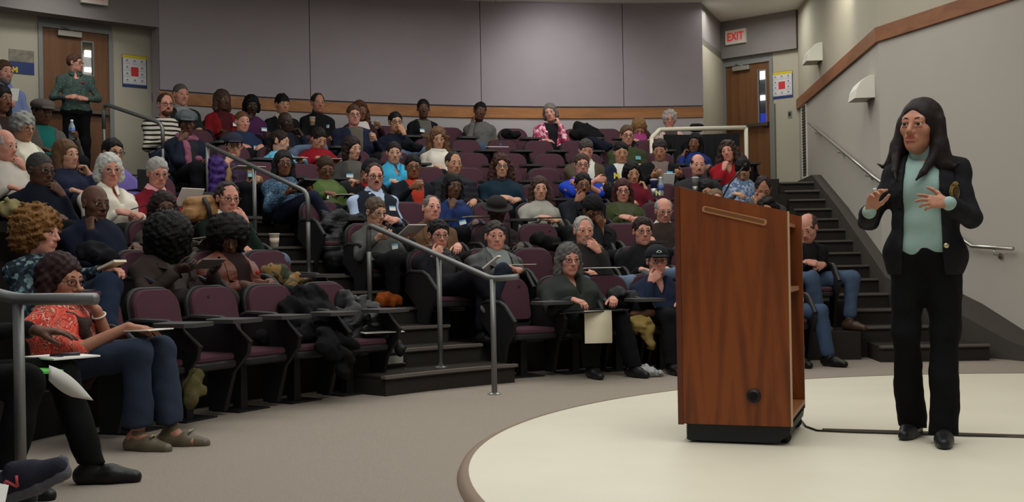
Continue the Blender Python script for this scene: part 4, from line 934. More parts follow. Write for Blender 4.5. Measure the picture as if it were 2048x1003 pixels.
# ---- sconces, grille, wall handrail
def wall_frame(px, py, a, b, off=0.0):
    p = on_line(px, py, a, b); t = nrm(np.asarray(b) - np.asarray(a)); n = np.array([t[1], -t[0]])
    if n[0] > 0: n = -n
    x = np.array([n[1], -n[0]])
    return Matrix([[-t[0], n[0], 0, p[0] + n[0] * off], [-t[1], n[1], 0, p[1] + n[1] * off], [0, 0, 1, p[2]], [0, 0, 0, 1]])
def sconce(px, py, lbl):
    M4 = wall_frame(px, py, CORN, BEND); r = empty('wall_sconce', (0, 0, 0), 0, lbl, 'lamp', None); r.matrix_world = M4
    prof = [(0.0, 0.17), (0.05, 0.17), (0.11, 0.145), (0.17, 0.09), (0.215, 0.01), (0.235, -0.10), (0.225, -0.10), (0.20, 0.0), (0.16, 0.075), (0.10, 0.13), (0.045, 0.155), (0.0, 0.155)]
    mb = MB(); w = 0.20
    mb.prism(prof, 'X', -w, w)
    for s in (-w, w): mb.prism([(0, -0.10), (0.23, -0.10), (0.21, 0.01), (0.165, 0.085), (0.105, 0.14), (0.045, 0.165), (0, 0.165)], 'X', s - 0.006, s + 0.006)
    sm = mat('sconce_white', (232, 228, 214), 0.5); mb.build('shade', sm, r)
    MB().box((-w, 0.03, -0.098), (w, 0.22, -0.088)).build('diffuser', mat('diffuser_white', (200, 196, 184), 0.5), r)
    MB().box((-0.10, -0.01, -0.06), (0.10, 0.04, 0.06)).build('mount', GREYM, r)
sconce(1640, 112, 'white half-shade wall sconce higher up near the exit door'); sconce(1742, 183, 'white half-shade wall sconce above the speaker, below the wood trim')
M4 = wall_frame(1610, 282, CORN, BEND); g = empty('wall_grille', (0, 0, 0), 0, 'tall dark ventilation grille in a white frame at the top of the stairs', 'grille'); g.matrix_world = M4
w, h = 0.20, 0.58
mb = MB()
for a, b, c, d in ((-w - .03, -h - .03, w + .03, -h), (-w - .03, h, w + .03, h + .03), (-w - .03, -h, -w, h), (w, -h, w + .03, h)): mb.box((a, 0, b), (c, 0.02, d))
mb.build('frame', WHITEP, g); MB().box((-w, 0.0, -h), (w, 0.004, h)).build('backing', mat('grille_back', (70, 68, 66), 0.8), g)
for i in range(24):
    z = -h + 0.03 + i * (2 * h - 0.04) / 24; MB().box((-w, 0.004, z), (w, 0.014, z + 0.014)).build('slat', mat('grille_slat', (116, 112, 106), 0.6), g)
pts = []
OFF = 0.09
cA, bA = CORN + n1 * OFF, BEND + n1 * OFF; bB, nB = BEND + n2 * OFF, NEAR + n2 * OFF
pa = on_line(1618, 246, cA, bA); pbend = on_line(1757, 350, cA, bA); pc = on_line(1944, 492, bB, nB); pd = on_line(2026, 497, bB, nB)
hr = empty('wall_handrail', (0, 0, 0), 0, 'steel handrail on brackets running down the right wall behind the speaker', 'handrail')
ncor = BEND + nb * OFF
pm = np.array([ncor[0], ncor[1], pbend[2]])
MB().tube([pa, pm, pc, pd], 0.021, 10).build('rail', STEELB, hr, True)
for f, (A, B, nn) in ((0.12, (pa, pm, n1)), (0.52, (pa, pm, n1)), (0.9, (pa, pm, n1)), (0.55, (pm, pc, n2)), (0.55, (pc, pd, n2))):
    q = A + (B - A) * f; wq = q - np.array([*nn, 0]) * (OFF - 0.005); br = MB().tube([q - np.array([0, 0, 0.02]), q - np.array([0, 0, 0.07]), wq - np.array([0, 0, 0.09])], 0.008, 6)
    b_ = br.build('bracket', STEELB, hr, True); MB().tube([wq - np.array([0, 0, 0.09]), wq - np.array([0, 0, 0.09]) + np.array([*nn, 0]) * 0.012], 0.03, 12).build('flange', STEELB, b_)
# ---- aisle handrails
def aisle_rail(name, lbl, top, posts, r=0.024, a=AISLE):
    e = empty(name, (0, 0, 0), 0, lbl, 'handrail'); MB().tube(top, r, 12).build('top_rail', STEEL, e, True)
    for x, zt, zb in posts:
        MB().tube([(x[0], x[1], zt), (x[0], x[1], zb)], r * 0.92, 12).build('post', STEEL, e, True)
        MB().lathe([(0.055, 0.0), (0.055, 0.008), (0.03, 0.016)], 16, (x[0], x[1], zb)).build('flange', STEELB, e)
def soft(pts, r=0.10, n=4):
    out = [np.asarray(pts[0], float)]
    for i in range(1, len(pts) - 1):
        p, a, b = (np.asarray(q, float) for q in (pts[i], pts[i - 1], pts[i + 1])); ua, ub = nrm(a - p), nrm(b - p)
        for k in range(n + 1):
            t = k / n; q0, q1 = p + ua * r * (1 - t), p + ub * r * t; out.append(q0 + (q1 - q0) * t)
    return out + [np.asarray(pts[-1], float)]
pA = at_z(990, 788, 0.0); topA = at_d(985, 558, pA[1]); endA = at_d(1036, 553, pA[1] - 0.12)
pB = at_z(880, 735, 0.156); pC = polar(6.72, AISLE - 0.4); topC = at_d(737, 449, pC[1]); pC = np.array([topC[0], topC[1], 0]); dirr = (topA - topC)
tB = topC + dirr * ((pB[1] - topC[1]) / (topA[1] - topC[1]))
aisle_rail('aisle_handrail', 'lower steel aisle handrail ending at the bottom step', soft([endA, topA, topC, topC - np.array([0, 0, 0.25])], 0.07), [(topA, topA[2], 0.0), (tB, tB[2], 0.156), (topC, topC[2] - 0.1, aisle_step(4)[0])])
tD = on_arc(615, 384, 7.75); tF = on_arc(413, 289, 9.75); tE = tD + (tF - tD) * 0.5
aisle_rail('aisle_handrail', 'middle steel aisle handrail sloping down past the long-haired woman', soft([tF, tD, tD - np.array([0, 0, 0.3])], 0.10), [(tD, tD[2] - 0.1, aisle_step(6)[0]), (tE, tE[2], aisle_step(8)[0]), (tF + (tD - tF) * 0.01, tF[2], aisle_step(10)[0])])
tG = on_arc(325, 247, 10.75); tH = on_arc(207, 210, 11.75); tI = tH + (tH - tG) * 0.12; 
aisle_rail('aisle_handrail', 'upper steel handrail at the top of the aisle near the left door', soft([tG - np.array([0, 0, 0.3]), tG, tH + np.array([0, 0, 0.02]), tH - np.array([0, 0, 0.3])], 0.10), [(tG, tG[2] - 0.1, aisle_step(12)[0]), (tH, tH[2] - 0.1, 2.22)])
dN = 4.55; tN = at_d(36, 598, dN); eN = at_d(192, 597, dN - 0.12); sN = polar(6.3, 190.5, tN[2] + 0.42)
aisle_rail('aisle_handrail', 'near steel handrail with a horizontal end in front of the coral blouse', soft([eN, tN, sN], 0.05), [(tN, tN[2], 0.0)])

for o in list(COL.objects):
    if o.parent is None:
        g_ = {'aisle_handrail': 'steel handrails of the aisles', 'wall_sconce': 'wall sconces over the stairs', 'exit_sign': 'exit signs', 'corridor_lamp': 'corridor lamps behind the door glass', 'notice_poster': 'safety notices', 'switch_plate': 'switch plates'}.get(o.name.split('.')[0])
        if g_: o['group'] = g_
# ------------------------------------------------------------------ lecture chairs
MAROON = mat('maroon_upholstery', (84, 55, 64), 0.95, 0.35, 500, 0.14, vscale=300, spec=0.08)
SHELL = mat('chair_shell', (32, 30, 32), 0.55, 0.15, 300, spec=0.3)
TABLETM = mat('tablet_top', (62, 60, 58), 0.5, 0.1, 300, spec=0.35)
def rr(w, h, rt, rb, n=6):
    """rounded rectangle outline, x across, z up from 0"""
    P = []
    for cx, cz, r, a0 in ((w / 2 - rb, rb, rb, -90), (w / 2 - rt, h - rt, rt, 0), (-w / 2 + rt, h - rt, rt, 90), (-w / 2 + rb, rb, rb, 180)):
        for i in range(n + 1): a = math.radians(a0 + 90 * i / n); P.append((cx + r * math.cos(a), cz + r * math.sin(a)))
    return P
def slab(mb, out, y0, y1, bev, M, bulge=0.0, mi=0):
    cx = 0; cz = sum(p[1] for p in out) / len(out); n = len(out); V = []
    def ring(y, ins):
        for x, z in out:
            L = math.hypot(x - cx, z - cz); f = max(0, (L - ins) / L); V.append(tuple(M @ Vector((cx + (x - cx) * f, y, cz + (z - cz) * f))))
    ring(y0, bev); ring(y0 + bev, 0); ring(y1 - bev, 0); ring(y1, bev)
    Fc = [(q * n + i, q * n + (i + 1) % n, (q + 1) * n + (i + 1) % n, (q + 1) * n + i) for q in range(3) for i in range(n)] + [tuple(range(n))]
    if bulge:
        for f in (0.6, 0.25):
            y = y1 + bulge * (1 - f)
            for x, z in out: V.append(tuple(M @ Vector((cx + (x - cx) * f, y, cz + (z - cz) * f))))
        Fc += [(q * n + i, q * n + (i + 1) % n, (q + 1) * n + (i + 1) % n, (q + 1) * n + i) for q in (3, 4) for i in range(n)] + [tuple(range(5 * n, 6 * n))[::-1]]
    else: Fc.append(tuple(range(3 * n, 4 * n))[::-1])
    mb.add(V, Fc, mi); return mb
TILT = Matrix.Translation((0, -0.255, 0.45)) @ Matrix.Rotation(math.radians(11), 4, 'X')
def proto_mesh(fn, m, smooth=True):
    mb = MB(); fn(mb); o = mb.build('tmp', m, smooth=smooth); me = o.data; bpy.data.objects.remove(o)
    if smooth:
        try: me.set_sharp_from_angle(angle=math.radians(40))
        except Exception: pass
    return me
CH = {}
CH['backrest'] = proto_mesh(lambda mb: slab(mb, [(x, z + 0.04) for x, z in rr(0.445, 0.40, 0.13, 0.05)], 0.0, 0.055, 0.014, TILT, 0.012), MAROON)
CH['back_shell'] = proto_mesh(lambda mb: slab(mb, [(x, z - 0.02) for x, z in rr(0.485, 0.482, 0.145, 0.06)], -0.035, 0.012, 0.012, TILT), SHELL)
SEATM = Matrix.Translation((0, -0.20, 0.405)) @ Matrix.Rotation(math.radians(-86), 4, 'X')
CH['seat'] = proto_mesh(lambda mb: slab(mb, rr(0.45, 0.44, 0.08, 0.04), 0.0, 0.05, 0.014, Matrix.Translation((0, -0.20, 0.395)) @ Matrix(((1, 0, 0, 0), (0, 0, 1, 0), (0, 1, 0, 0), (0, 0, 0, 1))), 0.01), MAROON)
CH['seat_pan'] = proto_mesh(lambda mb: slab(mb, rr(0.47, 0.455, 0.085, 0.04), -0.05, 0.004, 0.014, Matrix.Translation((0, -0.205, 0.395)) @ Matrix(((1, 0, 0, 0), (0, 0, 1, 0), (0, 1, 0, 0), (0, 0, 0, 1)))), SHELL)
def arm_fn(s):
    def f(mb):
        P = [(-0.30, 0.50), (-0.27, 0.655), (-0.20, 0.675), (0.06, 0.665), (0.14, 0.635), (0.31, 0.50), (0.30, 0.44), (0.17, 0.30), (0.08, 0.03), (-0.05, 0.03), (-0.06, 0.34)]
        mb.prism(P, 'X', s * 0.262 - 0.014, s * 0.262 + 0.014)
        mb.tube([(s * 0.262, -0.27, 0.662), (s * 0.262, -0.20, 0.683), (s * 0.262, 0.06, 0.673), (s * 0.262, 0.14, 0.643), (s * 0.262, 0.315, 0.505)], 0.021, 8)
    return f
CH['arm_l'] = proto_mesh(arm_fn(-1), SHELL); CH['arm_r'] = proto_mesh(arm_fn(1), SHELL)
CH['tablet'] = proto_mesh(lambda mb: mb.prism([(-0.285, 0.10), (-0.285, 0.40), (-0.22, 0.43), (-0.02, 0.43), (0.02, 0.39), (0.02, 0.17), (-0.03, 0.12), (-0.2, 0.08)], 'Z', 0.655, 0.682), TABLETM, False)
def leg_fn(mb):
    mb.prism([(-0.035, 0.0), (0.035, 0.0), (0.028, 0.40), (-0.028, 0.40)], 'Y', -0.08, 0.0); mb.box((-0.16, -0.16, 0), (0.16, 0.10, 0.012))
CH['leg'] = proto_mesh(leg_fn, SHELL, False)
CHAIRS = []
def chair(R, deg, z, label, tablet=False, group=None, noarm=()):
    c = polar(R, deg, z); rz = math.radians(deg) + math.pi / 2
    e = empty('lecture_chair', tuple(c), rz, label, 'chair', group)
    for nm, key in (('backrest', 'backrest'), ('back_shell', 'back_shell'), ('seat', 'seat'), ('seat_pan', 'seat_pan'), ('arm', 'arm_l'), ('arm', 'arm_r'), ('leg', 'leg')) + ((('tablet', 'tablet'),) if tablet else ()):
        o = bpy.data.objects.new(nm, CH[key]); COL.objects.link(o); o.parent = e
    CHAIRS.append(e); return e
# ------------------------------------------------------------------ the audience, row by row from the back
GREYH = (128, 124, 120); WHITEH = (206, 202, 196); DK = (26, 20, 18); BR = (62, 42, 30); LB = (96, 66, 42); BLK = (16, 14, 14)
NAVY = (28, 32, 50); DENIM = (74, 88, 112); BLACKC = (22, 22, 24); JEANS = (96, 112, 134)
# row 8
person(15, 118, 8, 'bearded man in light blue shirt with a paper, left of the rear door', 'the bearded man in light blue', 'p', hair='short', hc=(86, 62, 48), beard='beard', bc=(130, 118, 108), top='shirt', tc=(120, 134, 176), collar='shirt', w=1.15, fat=1.2, v=30, pr='hold', pl='lap', bot=NAVY)
person(367, 165, 8, 'grey-haired man with moustache in dark green jacket below the wall notice', 'the moustached man in dark green', 'p', hair='crew', hc=(98, 90, 84), beard='moustache', bc=(150, 140, 130), top='jacket', tc=(34, 44, 40), inner=(150, 150, 150), collar='shirt', cc=(140, 134, 128), v=25, w=1.1, sticker=-0.09, hs=1.09)
person(450, 177, 8, 'woman with auburn bob in red cardigan over a dark red top', 'the woman in the red cardigan', 'b', 'f', 'bob', (74, 54, 46), top='cardigan', tc=(138, 30, 36), inner=(78, 28, 32), v=30, sticker=-0.10)
person(507, 188, 8, 'woman with black hair in purple sweater, hand at her mouth', 'the woman in purple', 'd', 'f', 'bobshort', BLK, top='sweater', tc=(78, 40, 78), v=10, p=16, pr='mouth', sticker=-0.10)
person(569, 187, 8, 'young man with black hair and black jacket over white collar in the rear row', 'the young man in the black jacket', 't', 'm', 'quiff', BLK, top='jacket', tc=BLACKC, inner=(190, 186, 178), collar='shirt', cc=(190, 186, 180), v=25)
person(640, 184, 8, 'balding man in black high-collared jacket under the wood band', 'the balding man in black', 'h', 'm', 'receding', (40, 34, 30), top='jacket', tc=BLACKC, inner=BLACKC, collar='turtle', cc=BLACKC, v=20, sticker=-0.08)
person(724, 200, 8, 'woman with curly auburn hair in dark maroon cardigan over white', 'the curly auburn-haired woman', 'm', 'f', 'wavy', (84, 50, 36), top='cardigan', tc=(58, 34, 40), inner=(206, 196, 190), v=25, pl='cup')
person(850, 196, 8, 'woman in black jacket over a grey v-neck, hair tied back', 'the woman in black over grey', 'b', 'f', 'tied', BLK, top='cardigan', tc=BLACKC, inner=(92, 88, 82), v=5, pose='clasp', sticker=0.07)
person(963, 202, 8, 'person in speckled grey sweater resting head on hand', 'the person in speckled grey', 'b', 'f', 'short', BLK, tmat=pattern_mat('speckled_knit', [(78, 76, 74), (112, 108, 104), (92, 90, 88), (60, 58, 58)], 130, 'noise', stops=[0, .42, .5, .58]), v=15, roll=-10, pr='cheek', w=1.1, fat=1.1, bot=DENIM)
PINKP = pattern_mat('pink_print', [(196, 74, 110), (226, 186, 190), (150, 40, 72), (214, 130, 150), (120, 54, 76)], 26, 'voronoi')
person(1103, 205, 8, 'grey-haired woman in pink patterned jacket resting face on hand', 'the woman in the pink patterned jacket', 'p', 'f', 'bobshort', (110, 100, 96), top='cardigan', tmat=PINKP, tc=(200, 90, 120), inner=(24, 22, 26), v=-8, roll=8, pl='cheek', w=1.05, fat=1.1)
person(1279, 233, 8, 'blond woman with bowed head and magenta scarf behind the green sweater', 'the bowed blond woman', 'w', 'f', 'bob', (140, 104, 66), top='cardigan', tc=(40, 30, 36), inner=(150, 60, 112), scarf=((158, 66, 118), True), v=10, p=48)
person(1341, 219, 8, 'white-haired woman in pale pink jacket behind the white railing', 'the white-haired woman in pale pink', 'p', 'f', 'puffy', (178, 172, 164), top='cardigan', tc=(226, 176, 176), inner=(74, 64, 60), scarf=((82, 72, 66), False), v=5, glasses=True, gc=(130, 110, 100))
# row 7
person(-4, 160, 7, 'woman with long dark hair and teal top at the left edge, behind', 'the teal woman', 'h', 'f', 'long', BLK, top='sweater', tc=(26, 104, 108), v=30)
person(337, 184, 7, 'man with red-brown beard and glasses in black and white striped sweater', 'the striped sweater man', 'p', 'm', 'receding', (70, 46, 36), beard='beard', bc=(84, 48, 34), glasses=True, tmat=pattern_mat('stripes', [(200, 190, 176), (24, 22, 22)], 5.2, 'stripe', stops=[0, .62]), tc=(200, 190, 176), v=20, w=1.15, bot=DENIM)
person(490, 220, 7, 'man with short fair-brown hair in dark blue shirt with name sticker', 'the man in the dark blue shirt', 'p', 'm', 'crew', (104, 70, 48), top='shirt', tc=(36, 50, 78), collar='shirt', v=22, w=1.2, sticker=-0.10)
person(577, 221, 7, 'shaven-headed man in dark navy jacket, chin on hand, jeans knee raised', 'the shaven-headed man in navy', 'd', 'm', None, top='jacket', tc=(26, 28, 40), inner=(30, 32, 42), v=30, roll=10, pl='cheek', glasses=True, legs='ankle', bot=JEANS, w=1.1)
person(712, 207, 7, 'man with glasses in navy and grey jacket holding a paper cup', 'the man with the paper cup in row behind', 'p', 'm', 'short', (84, 58, 44), top='jacket', tc=(32, 38, 58), inner=(92, 84, 76), glasses=True, v=12, w=1.25, fat=1.25, pl='cup')
person(795, 222, 7, 'young man in navy sweater with hand at his face, jeans knee raised', 'the young man with hand at his face', 'a', 'm', 'short', BLK, top='sweater', tc=NAVY, glasses=True, v=15, pl='nose', legs='ankle', bot=JEANS)
# row 6
person(12, 168, 6, 'woman with dark hair and necklace at the left edge, in front', 'the woman with the necklace', 'm', 'f', 'long', BLK, top='cardigan', tc=(150, 150, 150), inner=(48, 34, 30), v=40, p=8)
person(93, 195, 6, 'man in grey flat cap and teal shirt holding a water bottle', 'the man in the flat cap', 'b', 'm', 'capfringe', BLK, hat='flatcap', hatc=(84, 76, 72), top='jacket', tc=(86, 80, 74), inner=(24, 96, 88), v=25, p=10, pl='cup', w=1.1)
person(380, 221, 6, 'person in grey knit cap and pink scarf, hand at mouth', 'the person in the grey knit cap', 'b', 'f', 'capfringe', BLK, hat='knit', hatc=(86, 90, 94), top='jacket', tc=(28, 32, 48), inner=(40, 40, 44), scarf=((146, 84, 104), True), v=8, p=10, pr='mouth', w=1.1)
person(566, 258, 6, 'woman in light blue fleece seen in profile, dark hair tied back', 'the woman in light blue', 'w', 'f', 'ponytail', (44, 32, 28), tmat=pattern_mat('blue_fleece', [(84, 160, 196), (110, 184, 212), (66, 140, 180)], 14, 'noise', stops=[0, .42, .56]), tc=(90, 170, 205), v=62, p=12, pose='write')
person(642, 253, 6, 'dark-haired man in bright red shirt looking down', 'the man in the red shirt', 't', 'm', 'short', (30, 22, 20), top='shirt', tc=(140, 22, 34), collar='shirt', v=28, p=26, pose='write', w=1.2)
person(880, 253, 6, 'woman with wavy brown hair in white and pink sweater', 'the woman in the white sweater', 'w', 'f', 'wavy', (110, 78, 54), top='sweater', tc=(224, 214, 200), scarf=((226, 218, 206), False), v=8, p=16, pose='lap')
person(1257, 249, 6, 'man with glasses in olive green sweater with blue name sticker', 'the man in olive green', 'p', 'm', 'short', (92, 68, 50), tc=(58, 66, 42), glasses=True, v=12, sticker=(-0.10, -0.13, 0), pose='clasp', w=1.2, tagc=(120, 180, 190))
person(1392, 264, 6, 'dark-haired woman in royal blue top, hand at her chin', 'the woman in royal blue', 'm', 'f', 'long', BLK, tc=(30, 48, 110), v=-8, roll=-8, pr='cheek')
# row 5
person(57, 225, 5, 'grey curly-haired woman with glasses in cream cardigan', 'the woman in the cream cardigan', 't', 'f', 'puffy', (150, 148, 142), top='cardigan', tc=(182, 176, 156), inner=(226, 218, 198), collar='shirt', cc=(226, 218, 200), glasses=True, gc=(110, 80, 60), v=38, p=8)
person(475, 265, 5, 'woman in dark cap and tan cardigan with purple scarf, hand over mouth', 'the woman in the dark cap', 'w', 'f', 'capfringe', (40, 28, 24), hat='cap', hatc=(36, 36, 52), top='cardigan', tc=(146, 114, 78), inner=(60, 44, 64), scarf=((66, 48, 72), True), glasses=True, v=6, p=6, pr='mouth', sticker=(-0.11, -0.14, 0), tagc=(170, 210, 215))
person(710, 271, 5, 'smiling woman with dark bob in charcoal jacket beside the red shirt', 'the smiling woman in charcoal', 'w', 'f', 'bob', (38, 28, 26), top='cardigan', tc=(66, 64, 62), inner=(84, 80, 76), v=40, roll=6, p=10, sticker=0.09)
person(793, 281, 5, 'woman with tied-back hair in turquoise fleece with white name sticker', 'the woman in turquoise', 'w', 'f', 'tied', (34, 26, 26), top='fleece', tc=(62, 164, 204), collar='shirt', v=8, p=6, sticker=0.08, w=1.15, fat=1.15, vneck=True)
person(1175, 276, 5, 'man in brown tweed blazer with hand over his face', 'the man in the tweed blazer', 'p', 'm', 'short', (70, 62, 58), top='jacket', tc=(84, 72, 58), inner=(220, 216, 210), collar='shirt', cc=(220, 216, 210), v=10, p=22, pr='brow', w=1.15)
person(1245, 281, 5, 'young man in navy jacket with yellow letter M over white shirt', 'the man in the navy letter jacket', 'a', 'm', 'short', BLK, top='jacket', tc=(34, 38, 58), inner=(222, 220, 214), v=10, p=12, w=1.15)
person(1322, 276, 5, 'dark-haired man in black quarter-zip reading a paper', 'the man in black reading', 't', 'm', 'short', (52, 44, 42), top='jacket', tc=BLACKC, inner=(120, 106, 100), v=-4, p=18, sticker=(-0.09, -0.13, -8), tagc=(150, 205, 225), w=1.2, pose='hold')
person(1458, 279, 5, 'woman with brown hair in red jacket, chin on hand beside the exit door', 'the woman in the red jacket', 'p', 'f', 'wavy', (64, 46, 36), top='blouse', vneck=True, tc=(150, 24, 34), v=-10, roll=10, pr='chin')
# row 4
person(20, 256, 4, 'bald man in white sweater with blue name sticker, fist at his mouth', 'the bald man in the white sweater', 'p', 'm', 'fringe', (180, 168, 160), tc=(206, 196, 184), collar='shirt', cc=(140, 150, 172), v=50, p=8, pl='mouth', w=1.2, fat=1.25, sticker=(-0.06, -0.24, 0), hs=1.09)
person(145, 277, 4, 'young woman with long light-brown hair, chin on hand', 'the young woman with light-brown hair', 'w', 'f', 'long', (104, 76, 54), tc=(36, 40, 62), v=42, pl='cheek', roll=6)
person(237, 275, 4, 'young man with thick black glasses in lavender sweater', 'the young man in lavender', 't', 'm', 'short', BLK, tc=(112, 96, 164), glasses=True, v=25, w=1.1, pl='rest')
BLUEPR = pattern_mat('blue_floral', [(44, 66, 92), (70, 96, 118), (34, 48, 70), (88, 112, 130)], 26, 'noise', stops=[0, .42, .5, .6])
person(575, 299, 4, 'woman with very long black hair and glasses in blue floral blouse', 'the woman with very long black hair', 'm', 'f', 'long', (24, 22, 22), tmat=BLUEPR, tc=(50, 70, 96), glasses=True, v=12, pose='phone', bot=NAVY, legs='cross')
person(657, 309, 4, 'woman with glasses in moss green top, writing', 'the woman in moss green', 'm', 'f', 'tied', (54, 38, 28), top='cardigan', tc=(72, 92, 44), inner=(84, 100, 58), glasses=True, v=15, p=22, pose='write', sticker=(0.08, -0.13, -8), w=1.15, fat=1.15, scarf=((72, 90, 46), False))
person(745, 318, 4, 'person in black beret leaning behind the man in the vest', 'the person in the black beret', 'h', 'f', 'bobshort', BLK, hat='beanie', hatc=(14, 14, 16), top='jacket', tc=BLACKC, inner=(120, 24, 28), v=-35, roll=-24, p=20, pr='cheek')
person(832, 308, 4, 'young man in orange-red shirt and black jacket with a cup', 'the young man in orange-red', 'i', 'm', 'short', BLK, top='jacket', tc=(26, 28, 36), inner=(176, 56, 40), glasses=True, v=8, pr='cup', w=1.15)
person(913, 301, 4, 'balding man in dark puffy jacket behind the woman in blue', 'the man in the puffy jacket', 't', 'm', 'receding', (48, 38, 34), top='puffer', tc=(42, 42, 48), inner=(66, 60, 58), v=22, p=6, collar='shirt', cc=(42, 42, 48), w=1.15)
person(1008, 307, 4, 'woman with glasses and auburn hair in dark teal poncho', 'the woman in the teal poncho', 'w', 'f', 'wavy', (66, 40, 32), tc=(24, 44, 58), glasses=True, v=6, pose='clasp', w=1.25, fat=1.2, scarf=((24, 24, 30), False))
person(1168, 305, 4, 'man in royal blue t-shirt with yellow lettering, arms on desk', 'the man in the blue t-shirt', 'p', 'm', 'short', (70, 54, 42), top='tee', tc=(34, 68, 186), glasses=True, v=8, pose='fold', w=1.2, fat=1.1)
person(1268, 321, 4, 'woman with black hair and pink collar in dark red sweater', 'the woman in dark red', 'a', 'f', 'bob', BLK, tc=(104, 26, 40), collar='shirt', cc=(214, 150, 156), v=14, p=14, roll=6, pl='cheek')
person(1399, 306, 4, 'bald man with moustache in charcoal t-shirt behind the lectern', 'the bald man in charcoal', 'p', 'm', 'fringe', (60, 48, 42), beard='goatee', bc=(90, 70, 60), top='tee', tc=(48, 48, 50), v=10, pose='lap', w=1.3, fat=1.25)
person(1487, 313, 4, 'person with black hair in pale denim plaid shirt looking down', 'the person in the pale plaid shirt', 'a', 'm', 'short', BLK, top='shirt', tmat=pattern_mat('plaid_denim', [(120, 138, 164), (92, 110, 140), (150, 164, 182), (80, 96, 124)], 40, 'voronoi'), tc=(120, 138, 164), collar='shirt', v=-10, p=48, pose='write')
# row 3
person(95, 303, 3, 'man with short grey hair and glasses in black shirt, pen at his mouth', 'the man with the pen at his mouth', 'b', 'm', 'crew', (66, 62, 60), top='shirt', tc=(20, 24, 36), collar='shirt', glasses=True, v=38, p=8, pl='mouth', w=1.2, fat=1.15, det=1, hs=1.09)
person(232, 305, 3, 'white-haired woman in white blouse with black lanyard, hands clasped', 'the white-haired woman in white', 'p', 'f', 'bobshort', (206, 204, 196), top='shirt', tc=(232, 224, 208), collar='shirt', glasses=True, gc=(160, 120, 100), v=15, p=4, pose='clasp', w=1.25, fat=1.25, det=1, vneck=True, hs=1.10)
person(326, 313, 3, 'grey-haired woman with glasses in dark red cardigan and pink collar', 'the woman with the pink collar', 'p', 'f', 'short', (168, 164, 158), top='sweater', tc=(122, 22, 38), collar='shirt', cc=(226, 160, 168), glasses=True, gc=(120, 90, 80), v=18, p=14, pose='write', det=1, vneck=True)
person(757, 324, 3, 'man with dark moustache and glasses in navy vest over light blue shirt', 'the man in the navy vest', 'p', 'm', 'receding', (58, 42, 34), beard='moustache', bc=(48, 34, 28), top='vest', tc=(30, 34, 46), inner=(170, 184, 212), collar='shirt', cc=(176, 190, 216), glasses=True, v=12, pose='clasp', w=1.3, fat=1.3, sticker=(-0.10, -0.15, 0), det=1, hs=1.08)
person(913, 346, 3, 'woman with long black hair in royal blue sweater, hand at chin', 'the woman in the blue sweater', 'b', 'f', 'long', BLK, tc=(34, 50, 96), v=20, pr='chin', sticker=(-0.02, -0.20, 14), det=1, scarf=((60, 70, 110), False), roll=-4)
person(1085, 351, 3, 'brown-haired young woman in light grey cowl-neck sweater', 'the young woman in light grey', 'w', 'f', 'long', (64, 46, 38), tc=(158, 154, 144), collar='turtle', v=10, pose='clasp', w=1.05, det=1)
person(1171, 344, 3, 'young man with beard and glasses in black jacket, fist at his mouth', 'the bearded young man in black', 'i', 'm', 'short', BLK, beard='beard', bc=BLK, top='jacket', tc=(26, 28, 36), inner=(40, 34, 36), glasses=True, v=8, pr='mouth', sticker=(-0.11, -0.18, 6), bot=(150, 132, 92), w=1.2, det=1)
person(1250, 356, 3, 'red-brown-haired woman with glasses in olive jacket, hands together', 'the woman in the olive jacket', 'p', 'f', 'long', (68, 34, 30), top='cardigan', tc=(62, 68, 38), inner=(72, 74, 54), glasses=True, v=4, pose='clasp', w=1.2, fat=1.2, sticker=(-0.03, -0.18, -15), tagc=(150, 200, 210), det=1)
person(1415, 359, 3, 'woman with dark hair and glasses mostly hidden behind the lectern', 'the woman hidden behind the lectern', 't', 'f', 'bob', BLK, tc=(50, 44, 48), glasses=True, v=15, p=10)
person(1528, 350, 3, 'balding man in dark grey hoodie with hand over his face', 'the man in the dark grey hoodie', 'h', 'm', 'receding', (46, 36, 32), top='hoodie', tc=(72, 72, 74), v=4, p=34, pr='brow', w=1.2)
# row 2
person(207, 368, 2, 'bald man in navy sweater leaning his cheek on his fist', 'the bald man in navy', 'b', 'm', None, tc=(22, 28, 44), v=32, p=6, pr='cheek', w=1.3, fat=1.2, det=2, collar='shirt', cc=(22, 28, 44), hs=1.10, bot=NAVY)
person(341, 381, 2, 'woman with dark bob, glasses and black headband, holding a pen', 'the woman with the headband', 'b', 'f', 'bob', (40, 28, 24), top='cardigan', tc=(74, 66, 60), inner=(60, 54, 52), glasses=True, v=15, p=6, pose='write', det=2, bot=(92, 86, 82))
person(468, 361, 2, 'man with receding hair in dark green sweater and white collar', 'the man in dark green with white collar', 'p', 'm', 'receding', (52, 42, 36), tc=(28, 42, 36), collar='shirt', cc=(226, 222, 214), glasses=True, v=22, p=8, pl='mouth', w=1.2, fat=1.1, det=2, vneck=True, bot=JEANS, hs=1.09)
person(760, 393, 2, 'grey-haired woman with glasses in charcoal sweater by the handrail', 'the woman in charcoal by the handrail', 'w', 'f', 'short', (92, 76, 62), top='sweater', tc=(84, 84, 82), glasses=True, v=35, p=14, pose='hold', sticker=(-0.10, -0.15, 8), det=2, bot=BLACKC)
person(872, 389, 2, 'grey-haired man in brown jacket looking up', 'the man in the brown jacket', 'p', 'm', 'receding', (110, 100, 94), top='jacket', tc=(104, 76, 54), inner=(60, 50, 46), v=22, p=-8, roll=-8, pose='lap', w=1.25, fat=1.15, det=2, collar='shirt', cc=(104, 76, 54))
person(1000, 393, 2, 'person in dark brimmed hat with head bowed', 'the person in the brimmed hat', 'd', 'm', 'capfringe', BLK, hat='brimhat', hatc=(32, 26, 26), top='jacket', tc=(40, 32, 32), inner=(46, 40, 40), v=10, p=20, det=1)
